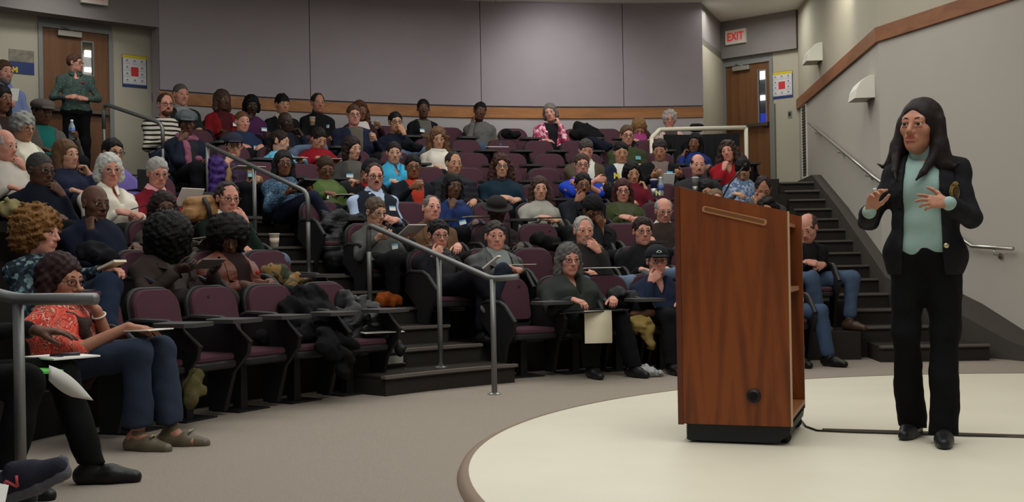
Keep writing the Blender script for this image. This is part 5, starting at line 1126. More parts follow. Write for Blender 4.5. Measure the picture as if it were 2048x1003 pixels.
person(1190, 391, 2, 'man in black cap and black jacket covering his face', 'the man in the black cap', 'm', 'm', 'capfringe', BLK, hat='beanie', hatc=(20, 18, 20), top='jacket', tc=(22, 22, 26), inner=(34, 34, 38), v=20, p=30, pl='brow', sticker=(0.12, -0.17, 0), w=1.15, glasses=True, det=1)
person(1332, 394, 2, 'balding man with glasses in dark brown sweater and white collar', 'the man in the brown sweater', 'p', 'm', 'fringe', (150, 146, 140), tc=(54, 42, 38), collar='shirt', cc=(210, 206, 200), glasses=True, gc=(120, 100, 80), v=14, p=12, pose='rest', det=1)
person(1434, 376, 2, 'fair-haired person whose forehead just shows above the lectern', 'the person behind the lectern top', 'p', 'm', 'receding', (120, 92, 70), tc=(60, 56, 54), v=10, p=25)
person(1537, 394, 2, 'woman with black curly hair showing above the lectern edge', 'the woman above the lectern edge', 'a', 'f', 'wavy', BLK, tc=(30, 28, 32), v=-4, p=4)
# row 1
person(103, 418, 1, 'woman with curly blond hair in dark floral blouse, seen in profile', 'the woman with curly blond hair', 'p', 'f', 'curly', (132, 92, 50), tmat=pattern_mat('dark_floral', [(28, 40, 48), (80, 104, 112), (22, 30, 38), (46, 66, 78), (110, 130, 134)], 38, 'voronoi', stops=[0, .3, .45, .7, .88]), tc=(40, 56, 66), v=62, p=4, pr='lap', pl=dict(W=(-0.02, 0.42, 0.70), d=(0.1, 0.9, 0.1), N=(0, 0, -1), curl=0.5), det=2, legs='crossl', bot=(30, 40, 58), hs=1.12, collar=None, w=1.05)
person(335, 434, 1, 'woman with large black afro bowed over in dark brown jacket', 'the woman in the brown jacket', 'd', 'f', 'afrofront', (14, 12, 12), top='jacket', tc=(56, 46, 42), inner=(78, 70, 66), v=8, p=38, pose='hold', det=2, w=1.2, fat=1.15, sticker=(0.02, -0.34, -6), bot=(52, 42, 38), lean=0.05)
person(470, 437, 1, 'woman with black afro in rust leather jacket with red pin', 'the woman in the rust leather jacket', 'b', 'f', 'afro', (14, 11, 11), top='leather', tc=(104, 50, 32), inner=(38, 24, 22), collar='shirt', cc=(120, 58, 36), v=10, p=26, det=2, w=1.25, fat=1.15, sticker=(-0.09, -0.24, 24), pin=(-0.115, -0.10, (170, 24, 36)), pr=dict(W=(0.13, 0.22, 0.60), d=(-0.3, 0.6, -0.6), N=(-0.8, 0, -0.3), curl=0.6), pl=dict(W=(-0.12, 0.22, 0.60), d=(0.3, 0.6, -0.6), N=(0.8, 0, -0.3), curl=0.7))
person(888, 438, 1, 'short-dark-haired woman with glasses in black jacket, fist at her mouth', 'the short-haired woman by the rail', 'p', 'f', 'short', (30, 26, 26), top='jacket', tc=(26, 26, 30), inner=(60, 58, 58), scarf=((70, 68, 68), False), glasses=True, v=16, p=6, pr='mouth', det=2, legs='cross', bot=(26, 26, 32), shoes=(30, 26, 26))
person(1000, 441, 1, 'man in black leather jacket over grey shirt, pale sneaker on crossed leg', 'the man in the leather jacket', 'p', 'm', 'short', (62, 56, 54), top='leather', tc=(34, 34, 36), inner=(126, 132, 130), collar='shirt', cc=(130, 134, 132), v=10, p=2, pose='clasp', det=2, w=1.25, fat=1.2, legs={'kn': {1: np.array([0.10, 0.42, 0.50]), -1: np.array([0.20, 0.42, 0.64])}, 'an': {1: np.array([0.10, 0.40, 0.10]), -1: np.array([0.36, 0.52, 0.36])}}, bot=(34, 38, 52), shoes=(120, 116, 110), hs=1.08)
person(1175, 431, 1, 'white-haired man with goatee in dark sweater with red pin, hand at mouth', 'the white-haired man with goatee', 'p', 'm', 'receding', (170, 164, 156), beard='goatee', bc=(150, 144, 138), tc=(44, 40, 40), v=16, p=4, pl='mouth', det=2, w=1.2, fat=1.15, pin=(-0.03, -0.30, (176, 24, 44)), bot=(104, 122, 144), legs='wide', hs=1.08)
person(1292, 433, 1, 'dark-haired man with glasses in black shirt, jeans knee raised', 'the man with glasses in the black shirt', 'p', 'm', 'short', (46, 34, 30), top='shirt', tc=(26, 25, 28), collar='shirt', glasses=True, v=14, p=2, det=2, w=1.2, legs='ankle', bot=(98, 116, 140), pose='lap', hs=1.07)
pb = on_arc(1606, 520, 6.55)
person(1590, 436, 1, 'man in black jacket and blue jeans sitting by the right stairs behind the lectern', 'the man in jeans by the stairs', 'p', 'm', 'fringe', (80, 66, 58), top='jacket', tc=(24, 24, 26), inner=(30, 30, 32), v=-20, p=30, pos=(pb[0], pb[1], tier(1)), w=1.3, fat=1.25, det=1, pose='clasp', bot=(72, 88, 112), shoes=(74, 52, 42), legs='wide', face=(0.40, -1.0), lean=0.12, ht=1.22)
# row 0
pc = on_arc(1545, 520, 5.75)
person(1560, 470, 0, 'person in jeans and white socks in the front row, hidden by the lectern', 'the hidden front-row person in jeans', 'p', 'm', 'short', BR, tc=(50, 50, 54), pos=(pc[0], pc[1], 0), ht=1.20, bot=(66, 82, 108), face=(0.45, -1), legs={'kn': {1: np.array([0.12, 0.42, 0.505]), -1: np.array([-0.14, 0.44, 0.50])}, 'an': {1: np.array([0.08, 0.42, 0.10]), -1: np.array([-0.17, 0.50, 0.10])}}, v=0)
CORAL = pattern_mat('coral_print', [(206, 74, 62), (224, 104, 84), (188, 60, 52), (232, 168, 146), (116, 52, 44), (214, 88, 70)], 17, 'noise', stops=[0, .40, .47, .55, .585, .625])
person(152, 506, 0, 'woman with dark bob and glasses in coral print blouse and brown scarf', 'the woman in the coral blouse', 'h', 'f', 'bob', (50, 28, 30), top='threequarter', tmat=CORAL, tc=(210, 84, 70), scarf=((62, 46, 42), True), glasses=True, gc=(40, 28, 26), v=50, p=10, det=3, w=1.12, fat=1.15, bot=(46, 54, 70),
       legs={'kn': {1: np.array([0.10, 0.40, 0.53]), -1: np.array([-0.11, 0.41, 0.53])}, 'an': {1: np.array([0.10, 0.40, 0.085]), -1: np.array([-0.05, 0.50, 0.085])}, 'flare': 0.078, 'bare': True}, shoes=(98, 88, 70),
       pr=dict(W=(0.06, 0.33, 0.665), d=(-0.25, 0.95, -0.1), N=(0, -0.1, -1), curl=0.18, spread=0.25), pl='chinfwd', hs=1.09)
person(1148, 486, 0, 'grey-haired woman with glasses in dark green sweater in the front row', 'the woman in the dark green sweater', 'p', 'f', 'bob', (92, 88, 86), tc=(50, 54, 50), glasses=True, v=20, p=4, det=2, w=1.35, fat=1.45, pr=dict(W=(0.17, 0.30, 0.66), d=(-0.4, 0.85, -0.2), N=(-0.2, 0, -1), curl=0.4), pl=dict(W=(-0.17, 0.32, 0.66), d=(0.4, 0.85, -0.1), N=(0.2, 0, -1), curl=0.55), bot=(20, 20, 22), vneck=True, shoes=(30, 30, 32), hs=1.09, legs={'kn': {1: np.array([0.14, 0.46, 0.505]), -1: np.array([-0.16, 0.46, 0.505])}, 'an': {1: np.array([0.08, 0.42, 0.10]), -1: np.array([-0.22, 0.52, 0.10])}, 'flare': 0.07})
person(1322, 491, 0, 'man in black cap and navy shirt at the lectern edge, hand at his mouth', 'the man in the black cap up front', 'p', 'm', 'capfringe', (90, 80, 74), hat='cap', hatc=(26, 28, 32), top='shirt', tc=(34, 42, 64), inner=(200, 196, 190), glasses=True, v=12, p=2, pr='mouth', det=2, bot=BLACKC, vneck=True)
# the two whose legs reach into the frame at the lower left
pn = polar(5.62, 180.2)
L0 = person(-90, 470, 0, 'person in black trousers and black dress shoes at the lower left edge', 'the person at the left edge', 'b', 'm', 'short', BLK, tc=(24, 24, 26), pos=(pn[0], pn[1], 0), ht=1.22, v=40, det=2, bot=(17, 17, 18), shoes=(20, 19, 19),
       legs={'kn': {1: np.array([0.12, 0.46, 0.51]), -1: np.array([-0.13, 0.50, 0.52])}, 'an': {1: np.array([0.20, 0.42, 0.09]), -1: np.array([-0.10, 0.64, 0.095])}}, pl=dict(W=(-0.14, 0.40, 0.70), d=(-0.15, 0.95, -0.1), N=(0, 0, -1), curl=0.15, spread=0.3), pr='lap')
pn2 = np.array([-2.42, 3.98, 0.0])
L1 = person(-390, 480, 0, 'person at the lower left corner with a dark grey sneaker raised', 'the person with the sneaker', 'w', 'm', 'short', BR, tc=(50, 50, 60), pos=pn2, ht=1.22, v=40, det=2, bot=(22, 22, 26), shoes=(26, 26, 34), face=(1, 0.10), hands=False,
       legs={'kn': {1: np.array([0.14, 0.40, 0.51]), -1: np.array([-0.10, 0.36, 0.60])}, 'an': {1: np.array([0.16, 0.40, 0.10]), -1: np.array([-0.02, 0.40, 0.34])}})
# ---- the man standing at the left door
pd_ = on_arc(150, 110, 12.55)
kS = 1.0
MAN_STAND = dict(hip=np.array([0, 0, 0.93]), N=np.array([0, -0.02, 1.465]), head=np.array([0, 0.035, 0.155]), kn={1: np.array([0.11, 0.02, 0.50]), -1: np.array([-0.11, 0.02, 0.50])}, an={1: np.array([0.12, -0.02, 0.10]), -1: np.array([-0.12, -0.02, 0.10])})
zt = pd_[2] - 2.25; S_ = zt / (1.465 + 0.155 + 0.118)
PAIS = pattern_mat('paisley_green', [(48, 64, 60), (78, 96, 88), (40, 54, 54), (92, 108, 98)], 75, 'noise', stops=[0, .44, .5, .58])
person(150, 94, 8, 'man standing by the left door in green patterned shirt, hands together', 'the standing man', 'p', 'm', 'short', (84, 58, 44), top='shirt', tmat=PAIS, tc=(56, 74, 68), collar='shirt', pos=(pd_[0], pd_[1], 2.25), S=S_, face=(0.42, -0.9), v=62, p=2, stand=MAN_STAND, glasses=True, bot=(18, 18, 20), det=1, w=1.2, hs=1.05,
       pr=dict(W=(0.13, 0.20, 1.10), d=(-0.75, 0.55, 0.1), N=(-0.3, -0.6, -0.4), curl=0.6, hint=(0.9, -0.5, -0.6)), pl=dict(W=(-0.13, 0.20, 1.085), d=(0.75, 0.55, 0.1), N=(0.3, -0.6, -0.4), curl=0.6, hint=(-0.9, -0.5, -0.6)), pin=(-0.09, -0.13, (150, 24, 40)))
# ---- the speaker on the stage
ps = at_z(1858, 880, 0.034); ps[2] = 0.034
sp_top = at_d(1824, 199, ps[1])[2] - 0.034; SS = sp_top / (1.435 + 0.060 + 0.165 + 0.142)
lift = 0.06
SPK = dict(hip=np.array([0, 0, 0.93 + lift]), N=np.array([0.0, -0.02, 1.435 + lift]), head=np.array([0.015, 0.045, 0.165]), kn={1: np.array([0.10, 0.05, 0.51 + lift]), -1: np.array([-0.09, 0.02, 0.51 + lift])}, an={1: np.array([0.10, -0.12, 0.10]), -1: np.array([-0.085, 0.10, 0.10])}, flare=0.074, knee=0.070)
SPKP = person(1824, 199, 0, 'woman speaking on the stage in dark blazer and mint turtleneck', 'the speaker', 'h', 'f', 'flipped', (34, 25, 24), top='jacket', vc=(0.078, 0.105, 0.66), hem=(-0.04, (0.205, 0.158, 0.19), -0.115), tmat=mat('blazer_dark', (26, 25, 29), 0.85, 0.2, 260, 0.15, vscale=9, spec=0.15), tc=(26, 25, 29), inner=(142, 166, 158), collar='turtle', cc=(142, 166, 158), pos=(ps[0], ps[1], 0.034), S=SS, hs=1.19, face=(-0.52, -1.0), v=-24, p=0, roll=-4, stand=SPK, bot=(17, 17, 19), shoes=(30, 30, 33), det=3, w=1.04, fat=1.02, open_mouth=0.004,
       pr=dict(W=(0.235, 0.285, 1.150 + lift), d=(-0.32, 0.25, 0.92), N=(-0.55, 0.55, -0.45), curls=[0.30, 0.42, 0.5, 0.55], spread=0.5, thumb=0.1, hint=(0.55, -0.6, -0.9)),
       pl=dict(W=(-0.150, 0.315, 1.175 + lift), d=(0.92, 0.32, 0.12), N=(0.25, -0.85, -0.35), curls=[0.18, 0.30, 0.40, 0.45], spread=0.5, thumb=-0.2, hint=(-0.55, -0.6, -0.9)))
# ------------------------------------------------------------------ a chair for every seated person, and the empty ones between
CH['seat_up'] = CH['seat'].copy(); CH['pan_up'] = CH['seat_pan'].copy()
_h = Matrix.Translation((0, -0.17, 0.43)) @ Matrix.Rotation(math.radians(72), 4, 'X') @ Matrix.Translation((0, 0.17, -0.43))
CH['seat_up'].transform(_h); CH['pan_up'].transform(_h)
def empty_chair(R, deg, z, label, tab=True):
    e = chair(R, deg, z, label, False)
    if tab:
        o = bpy.data.objects.new('tablet', CH['tablet']); COL.objects.link(o); o.parent = e
    return e
def in_rail(r, deg): return r >= 7 and deg < 93.5
ORD = ['', 'second ', 'third ', 'fourth ', 'fifth ', 'sixth ', 'seventh ', 'eighth ', 'ninth ', 'tenth ']
EMPTY_AT = {}
bpy.context.view_layer.update()
def in_view(R, deg, z):
    c = polar(R, deg, z + 0.7); u = F_PX * c[0] / c[1]; return -760 < u < 1300 and c[1] > 2
for r in range(9):
    R = row_R(r); ws = math.degrees(0.545 / R); hw = math.degrees(0.82 / R)
    occ = sorted([(p['ang'], p) for p in PEOPLE if p['row'] == r and p['seated'] and p is not L1 and abs(math.hypot(p['base'][0] - C0[0], p['base'][1] - C0[1]) - R) < 0.4], key=lambda t: -t[0])
    for lo, hi in ((AISLE + hw, 181.0 if r < 3 else 160.0), (88.3, AISLE - hw)):
        sec = [(a, p) for a, p in occ if lo - 4.5 < a < hi + 1.5]
        spots = [(a, p, None, 0) for a, p in sec]
        marks = [hi + ws * 0.5] + [a for a, _ in sec] + [lo - ws * 0.5]
        for i in range(len(marks) - 1):
            A, B = marks[i], marks[i + 1]; end0, end1 = i == 0, i == len(marks) - 2
            gap = A - B
            if not sec: n = int(gap / ws)
            elif end0 or end1: n = int((gap) / ws - 0.0)
            else: n = int(round(gap / ws)) - 1
            if r == 0 and end1 and lo < 100: n = 0
            n = max(0, n)
            for k in range(n):
                if not sec: a = A - gap * (k + 0.5) / n
                elif end0: a = B + ws * (n - k)
                elif end1: a = A - ws * (k + 1)
                else: a = A - gap * (k + 1) / (n + 1)
                nb_ = sec[i - 1][1] if i > 0 else sec[0][1] if sec else None
                spots.append((a, None, (nb_, 'right' if i > 0 else 'left', (k if i > 0 else n - 1 - k)), 0))
        for a, p, e, _ in spots:
            if not in_view(R, a, tier(r)) or (in_rail(r, a) and p is None): continue
            if p is not None: chair(R, a, tier(r), 'maroon chair occupied by ' + p['short'])
            else:
                nb_, side_, k = e
                lb = '%sempty maroon chair %s of %s' % (ORD[min(k, 9)], side_, nb_['short'] if nb_ else 'the aisle')
                EMPTY_AT[r, round(a, 1)] = empty_chair(R, a, tier(r), lb)
pch = [p for p in PEOPLE if p['short'] in ('the man in jeans by the stairs',)]
print('people', len(PEOPLE), 'chairs', len(CHAIRS))

for p in PEOPLE:
    if p['seated']: p['o']['group'] = 'audience members in the lecture seats'
for e in CHAIRS: e['group'] = 'lecture chairs in the curved rows'
# ------------------------------------------------------------------ lectern
Lo = np.array([0.885, 6.035]); Lu = nrm(np.array([0.94, -0.34])); Lw = np.array([-Lu[1], Lu[0]])
LM = Matrix([[Lu[0], Lw[0], 0, Lo[0]], [Lu[1], Lw[1], 0, Lo[1]], [0, 0, 1, 0.034], [0, 0, 0, 1]])
def veneer():
    m = bpy.data.materials.new('lectern_veneer'); m.use_nodes = True; nt = m.node_tree; n = nt.nodes; L = nt.links; b = n['Principled BSDF']
    b.inputs['Roughness'].default_value = 0.42; b.inputs['Specular IOR Level'].default_value = 0.3
    tc = n.new('ShaderNodeTexCoord'); mp = n.new('ShaderNodeMapping'); mp.inputs['Scale'].default_value = (1, 1, 0.10); L.new(tc.outputs['Object'], mp.inputs['Vector'])
    nz = n.new('ShaderNodeTexNoise'); nz.inputs['Scale'].default_value = 11; nz.inputs['Detail'].default_value = 5; nz.inputs['Distortion'].default_value = 0.5; L.new(mp.outputs['Vector'], nz.inputs['Vector'])
    fi = n.new('ShaderNodeTexNoise'); fi.inputs['Scale'].default_value = 120; fi.inputs['Detail'].default_value = 3; L.new(mp.outputs['Vector'], fi.inputs['Vector'])
    # cathedral grain: nested tapering flames along the panel
    sx = n.new('ShaderNodeSeparateXYZ'); L.new(tc.outputs['Object'], sx.inputs[0])
    def mth(op, a, b_=None, c=None):
        q = n.new('ShaderNodeMath'); q.operation = op
        for i, v in enumerate((a, b_, c)):
            if v is None: continue
            if isinstance(v, (int, float)): q.inputs[i].default_value = v
            else: L.new(v, q.inputs[i])
        return q.outputs[0]
    u = mth('MULTIPLY', mth('ABSOLUTE', mth('SUBTRACT', mth('FRACT', mth('MULTIPLY_ADD', sx.outputs['X'], 4.6, 0.15)), 0.5)), 2.0)
    fl = mth('MULTIPLY_ADD', sx.outputs['Z'], 2.6, mth('MULTIPLY', u, 3.2)); fl = mth('ADD', fl, mth('MULTIPLY', nz.outputs['Fac'], 1.5))
    band = mth('MULTIPLY_ADD', mth('SINE', mth('MULTIPLY', fl, 3.0)), 0.16, 0.5)
    low = n.new('ShaderNodeMapRange'); low.inputs[1].default_value = 1.25; low.inputs[2].default_value = 0.35; low.inputs[3].default_value = 0.15; low.inputs[4].default_value = 1.0; L.new(sx.outputs['Z'], low.inputs[0])
    mixf = mth('MULTIPLY_ADD', mth('SUBTRACT', band, 0.5), low.outputs[0], nz.outputs['Fac']); mixf = mth('MULTIPLY_ADD', mth('SUBTRACT', fi.outputs['Fac'], 0.5), 0.25, mixf)
    r = n.new('ShaderNodeValToRGB'); e = r.color_ramp.elements; e[0].position = 0.20; e[1].position = 0.62; e[0].color = (*lin((92, 44, 17)), 1); e[1].color = (*lin((126, 63, 23)), 1)
    L.new(mixf, r.inputs['Fac']); L.new(r.outputs['Color'], b.inputs['Base Color']); return m
VEN = veneer(); LEDGE = mat('lectern_edge', (92, 44, 26), 0.45); LIN = mat('lectern_inner', (150, 96, 58), 0.5); LGREY = mat('lectern_door', (166, 140, 116), 0.5)
lec = empty('lectern', (0, 0, 0), 0, 'tall wooden lectern with slanted top on a black wheeled base on the stage', 'lectern'); lec.matrix_world = LM
LW = 0.80; prof = [(0.028, 0.105), (0.595, 0.105), (0.595, 1.232), (0.03, 1.378)]
def ypr(mb, P, a, b): return mb.prism([(x, z) for x, z in P], 'Y', a, b)
sp1 = ypr(MB(), prof, 0.0, 0.028).build('side_panel', VEN, lec)
ypr(MB(), prof, LW - 0.028, LW).build('side_panel', VEN, lec)
MB().box((0.0, -0.006, 0.10), (0.028, LW + 0.006, 1.39)).build('front_panel', LEDGE, lec)
ypr(MB(), [(0.03, 1.30), (0.56, 1.165), (0.56, 1.185), (0.03, 1.32)], 0.028, LW - 0.028).build('writing_top', LIN, lec)
MB().box((0.06, 0.028, 0.80), (0.575, LW - 0.028, 0.825)).build('shelf', LIN, lec); MB().box((0.05, 0.028, 0.13), (0.595, LW - 0.028, 0.155)).build('shelf', LIN, lec)
cd = MB().box((0.50, 0.032, 0.16), (0.52, LW - 0.032, 0.798)).build('cupboard_door', LGREY, lec); MB().tube([(0.535, 0.12, 0.52), (0.535, 0.12, 0.62)], 0.008, 8).build('handle', STEELB, cd)
MB().box((0.30, 0.028, 0.84), (0.32, LW - 0.028, 1.18)).build('inner_panel', LEDGE, lec)
MB().box((0.595, 0.0, 0.105), (0.603, 0.028, 1.232)).build('edge_strip', mat('edge_strip', (180, 150, 120), 0.5), lec)
sl = (1.232 - 1.378) / 0.565; t = math.atan(sl)
GM = Matrix.Translation((0.32, -0.001, 1.378 + sl * 0.29 - 0.085)) @ Matrix.Rotation(-t, 4, 'Y')
hw = MB().prism([(x, z - 0.017) for x, z in rr(0.35, 0.034, 0.015, 0.015)], 'Y', -0.006, 0.004, 0, GM); o = hw.build('hand_grip', mat('grip_lip', (170, 118, 74), 0.45), lec)
MB().prism([(x, z - 0.006) for x, z in rr(0.325, 0.016, 0.007, 0.007)], 'Y', -0.0085, -0.004, 0, GM).build('grip_slot', mat('grip_slot', (112, 70, 40), 0.6), o)
g = MB().tube([(0.405, -0.012, 0.262), (0.405, 0.002, 0.262)], [0.036, 0.038], 24).build('cable_grommet', BLACKP, lec, True); MB().tube([(0.405, -0.015, 0.262), (0.405, -0.010, 0.262)], 0.024, 20).build('grommet_hole', mat('hole', (8, 8, 8), 0.9), g)
RUB = mat('rubber_base', (30, 32, 33), 0.6, 0.1, 200)
mb = MB().box((0.045, 0.03, 0.012), (0.50, LW - 0.03, 0.105))
for i in range(9): mb.box((0.036, 0.035, 0.016 + i * 0.0098), (0.046, LW - 0.035, 0.021 + i * 0.0098))
mb.prism([(0.50, 0.105), (0.50, 0.012), (0.53, 0.02), (0.585, 0.06), (0.592, 0.105)], 'Y', 0.03, LW - 0.03); mb.build('base', RUB, lec)
for y in (0.10, LW - 0.12): MB().tube([(0.55, y, 0.036), (0.55, y + 0.03, 0.036)], 0.034, 16).build('caster', BLACKP, lec, True)
# gooseneck microphone
m0 = at_d(1440, 404, 6.28); m1 = at_d(1488, 333, 6.20)
mc = empty('gooseneck_microphone', (0, 0, 0), 0, 'thin black gooseneck microphone rising from the lectern top', 'microphone')
mm = (m0 + m1) / 2 + np.array([-0.012, 0, 0.008]); MB().tube([m0 - np.array([0.03, 0, 0.075]), m0, mm, m1], 0.0048, 8).build('gooseneck', BLACKP, mc, True); MB().tube([m1, m1 + (m1 - mm) * 0.18], [0.007, 0.0075], 10).build('capsule', BLACKP, mc, True)
# cable across the stage
cb = [at_z(x, y, 0.040) for x, y in ((1596, 838), (1612, 852), (1634, 860), (1700, 863), (1800, 866), (1930, 870), (2120, 874), (2300, 880))]
tag(MB().tube([cb[0] + np.array([0, 0, 0.02])] + cb[1:], 0.006, 6).build('power_cable', mat('cable_brown', (58, 50, 42), 0.6), None, True), 'thin dark cable running over the stage from the lectern past the speaker', 'cable')
cv = [at_z(x, y, 0.036) for x, y in ((1646, 861), (1800, 865), (1930, 870), (2120, 876))]
mb = MB(); V = []
for q in cv: V += [tuple(q + np.array([0, -0.022, 0])), tuple(q + np.array([0, -0.008, 0.014])), tuple(q + np.array([0, 0.008, 0.014])), tuple(q + np.array([0, 0.022, 0]))]
mb.add(V, [(4 * i + k, 4 * i + 4 + k, 4 * i + 4 + (k + 1) % 4, 4 * i + (k + 1) % 4) for i in range(3) for k in range(4)] + [(0, 1, 2, 3), (15, 14, 13, 12)])
tag(mb.build('cable_cover', mat('cover_brown', (78, 66, 54), 0.6)), 'flat brown cable cover strip behind the feet of the speaker', 'cable cover')

# ------------------------------------------------------------------ white railing with its black drape
rr_ = 11.72
rl = empty('railing', (0, 0, 0), 0, 'white painted pipe railing at the top right of the seats', 'railing')
ra, rb, rc = on_arc(1303, 276, rr_ - 0.45), on_arc(1319, 259, rr_), on_arc(1492, 255, rr_ + 0.05); WP = mat('rail_cream', (216, 208, 188), 0.5)
MB().tube(soft([ra, rb, rc], 0.05), 0.034, 12).build('top_rail', WP, rl, True)
for q in (ra, rb, rc): MB().tube([q, (q[0], q[1], 1.95)], 0.030, 12).build('post', WP, rl, True)
dr = []; A, B = rb + np.array([0.06, 0.02, -0.075]), rc + np.array([-0.10, 0.02, -0.075]); n_ = 60; V = []
for i in range(n_ + 1):
    f = i / n_; q = A + (B - A) * f; off = 0.022 * math.sin(f * 70) + 0.012 * math.sin(f * 31)
    for z, kk in ((q[2] - 0.012 * math.sin(f * 3.14), 0.2), (q[2] - 0.4, 0.8), (2.0, 1.2)):
        V += [(q[0], q[1] - off * kk - 0.012, z), (q[0], q[1] - off * kk + 0.012, z)]
Fc = []
for i in range(n_):
    a, b = i * 6, i * 6 + 6
    for s, e in ((0, 2), (2, 4)): Fc += [(a + s, b + s, b + e, a + e), (a + s + 1, a + e + 1, b + e + 1, b + s + 1)]
    Fc += [(a, a + 1, b + 1, b), (a + 4, b + 4, b + 5, a + 5)]
tag(MB().add(V, Fc).build('drape', mat('drape_black', (20, 20, 22), 0.95, 0.3, 200), None, True), 'black cloth drape hanging on the white railing', 'drape')

# ------------------------------------------------------------------ lumps of cloth, bags
def lump(name, label, cat, segs, col, k=0.05, amp=0.012, fr=26, res=0.016, rough=0.9, m=None, zmin=None, fold=0.004):
    """cloth or a soft bag: blended capsules through world points with folds"""
    ops = []
    c0 = np.mean([np.asarray(s[0]) for s in segs], 0)
    for s in segs: ops.append(cap(np.asarray(s[0]) - c0, np.asarray(s[1]) - c0, s[2], s[3] if len(s) > 3 else None, k))
    ops += [noise(amp * 1.25, fr * 1.25, sum(map(ord, name)) % 97 + len(segs)), noise(fold * 1.8, 85, len(segs) + 5)]
    if zmin is not None: ops.append(half((0, 0, -1), -(zmin - c0[2]), 0.01))
    o, _ = sdf_obj(name, ops, m or mat('cloth_%s_%d_%d_%d' % ((name,) + tuple(col)), col, rough, 0.4, 120, 0.25, vscale=8, spec=0.25 if rough < 0.6 else 0.1), res)
    o.location = c0; return tag(o, label, cat)
def A(px, py, r, off=0.0): return on_arc(px, py, row_R(r) + off)
BLKC = (24, 24, 26)
lump('black_coat', 'black hooded coat draped over an empty front-row chair and its tablet', 'coat', [(A(598, 592, 0, 0.22), A(634, 596, 0, 0.22), 0.075), (A(585, 620, 0, 0.16), A(650, 622, 0, 0.16), 0.10), (A(580, 650, 0, 0.08), A(655, 655, 0, 0.08), 0.10), (A(600, 668, 0, -0.12), A(690, 664, 0, -0.12), 0.075, 0.07), (A(640, 672, 0, -0.32), A(705, 688, 0, -0.30), 0.05, 0.05), (A(655, 690, 0, -0.42), A(690, 750, 0, -0.42), 0.055, 0.02), (A(672, 680, 0, -0.42), A(700, 720, 0, -0.42), 0.05, 0.03), (A(610, 590, 0, 0.32), A(640, 615, 0, 0.36), 0.05)], BLKC, 0.07, 0.018, 24)
lump('dark_jacket', 'shiny black jacket heaped on the front-row chair nearest the aisle steps', 'jacket', [(A(690, 604, 0, 0.22), A(735, 622, 0, 0.18), 0.09), (A(700, 635, 0, 0.08), A(765, 648, 0, -0.05), 0.10, 0.075), (A(690, 655, 0, 0.06), A(700, 700, 0, 0.0), 0.09, 0.07), (A(735, 665, 0, -0.1), A(780, 668, 0, -0.12), 0.06, 0.045), (A(795, 690, 0, -0.05), A(812, 745, 0, -0.05), 0.026, 0.012)], (34, 34, 36), 0.05, 0.024, 34, rough=0.42)
lump('black_coat', 'small dark jacket bundled on the seat left of the hooded coat', 'coat', [(A(530, 672, 0, 0.05), A(575, 678, 0, 0.0), 0.07, 0.06)], (34, 32, 33), 0.04, 0.012, 30)
lump('khaki_coat', 'khaki and olive coat spread over chair and tablet behind the black coats', 'coat', [(A(540, 545, 1, 0.15), A(585, 560, 1, 0.05), 0.085, 0.07), (A(585, 560, 1, 0.0), A(640, 578, 1, -0.1), 0.06, 0.035), (A(575, 575, 1, -0.05), A(610, 590, 1, -0.1), 0.06, 0.04)], (120, 96, 58), 0.05, 0.012, 30, m=pattern_mat('khaki_olive', [(128, 98, 56), (58, 62, 44), (104, 82, 50)], 7, 'noise', stops=[0, .46, .54]))
lump('khaki_bag', 'crumpled khaki bag beside the knees of the woman in coral', 'bag', [(A(388, 770, 0, -0.30), A(382, 800, 0, -0.32), 0.06, 0.05), (A(392, 750, 0, -0.25), A(388, 780, 0, -0.3), 0.05)], (92, 84, 54), 0.03, 0.012, 40)
lump('black_coat', 'black jacket heaped over the chair left of the man in the navy vest', 'coat', [(A(655, 436, 3, 0.10), A(735, 446, 3, -0.05), 0.10, 0.08), (A(655, 460, 3, 0.02), A(740, 468, 3, -0.12), 0.12, 0.10), (A(660, 490, 3, -0.1), A(735, 495, 3, -0.2), 0.12, 0.11), (A(670, 520, 3, -0.2), A(735, 525, 3, -0.25), 0.11, 0.10)], (22, 22, 25), 0.05, 0.022, 28, rough=0.42)
lump('purple_jacket', 'purple quilted puffer jacket hung over the chair beside the dark cap', 'jacket', [(A(432, 326, 5, -0.1), A(430, 385, 5, -0.12), 0.085, 0.07), (A(444, 330, 5, -0.1), A(438, 375, 5, -0.12), 0.06)], (68, 40, 112), 0.04, 0.008, 60, rough=0.5)
lump('leather_bag', 'tan leather bag with dark strap beside the woman with the headband', 'bag', [(A(382, 408, 2, 0.25), A(418, 408, 2, 0.25), 0.075), (A(380, 428, 2, 0.2), A(425, 426, 2, 0.2), 0.07)], (156, 112, 68), 0.03, 0.005, 18, rough=0.5)
q0, q1, q2 = A(408, 396, 2, 0.16), A(416, 412, 2, 0.10), A(420, 432, 2, 0.09); tag(MB().tube([q0, q1, q2], 0.022, 8).build('bag_strap', mat('strap_dark', (48, 42, 38), 0.6), None, True), 'dark strap hanging over the tan leather bag', 'strap')
lump('fur_coat', 'cream fur-trimmed coat behind the woman with curly blond hair', 'coat', [(A(42, 468, 1, 0.30), A(75, 490, 1, 0.25), 0.07, 0.055), (A(75, 490, 1, 0.25), A(95, 500, 1, 0.2), 0.05)], (196, 178, 140), 0.03, 0.014, 60, m=mat('fur_cream', (200, 184, 148), 0.98, 0.8, 90, 0.3, vscale=20))
lump('khaki_jacket', 'pale khaki cloth bundle at the left edge above the fur coat', 'jacket', [(A(14, 415, 2, 0.0), A(38, 420, 2, 0.0), 0.075, 0.06)], (140, 128, 88), 0.03, 0.014, 40)
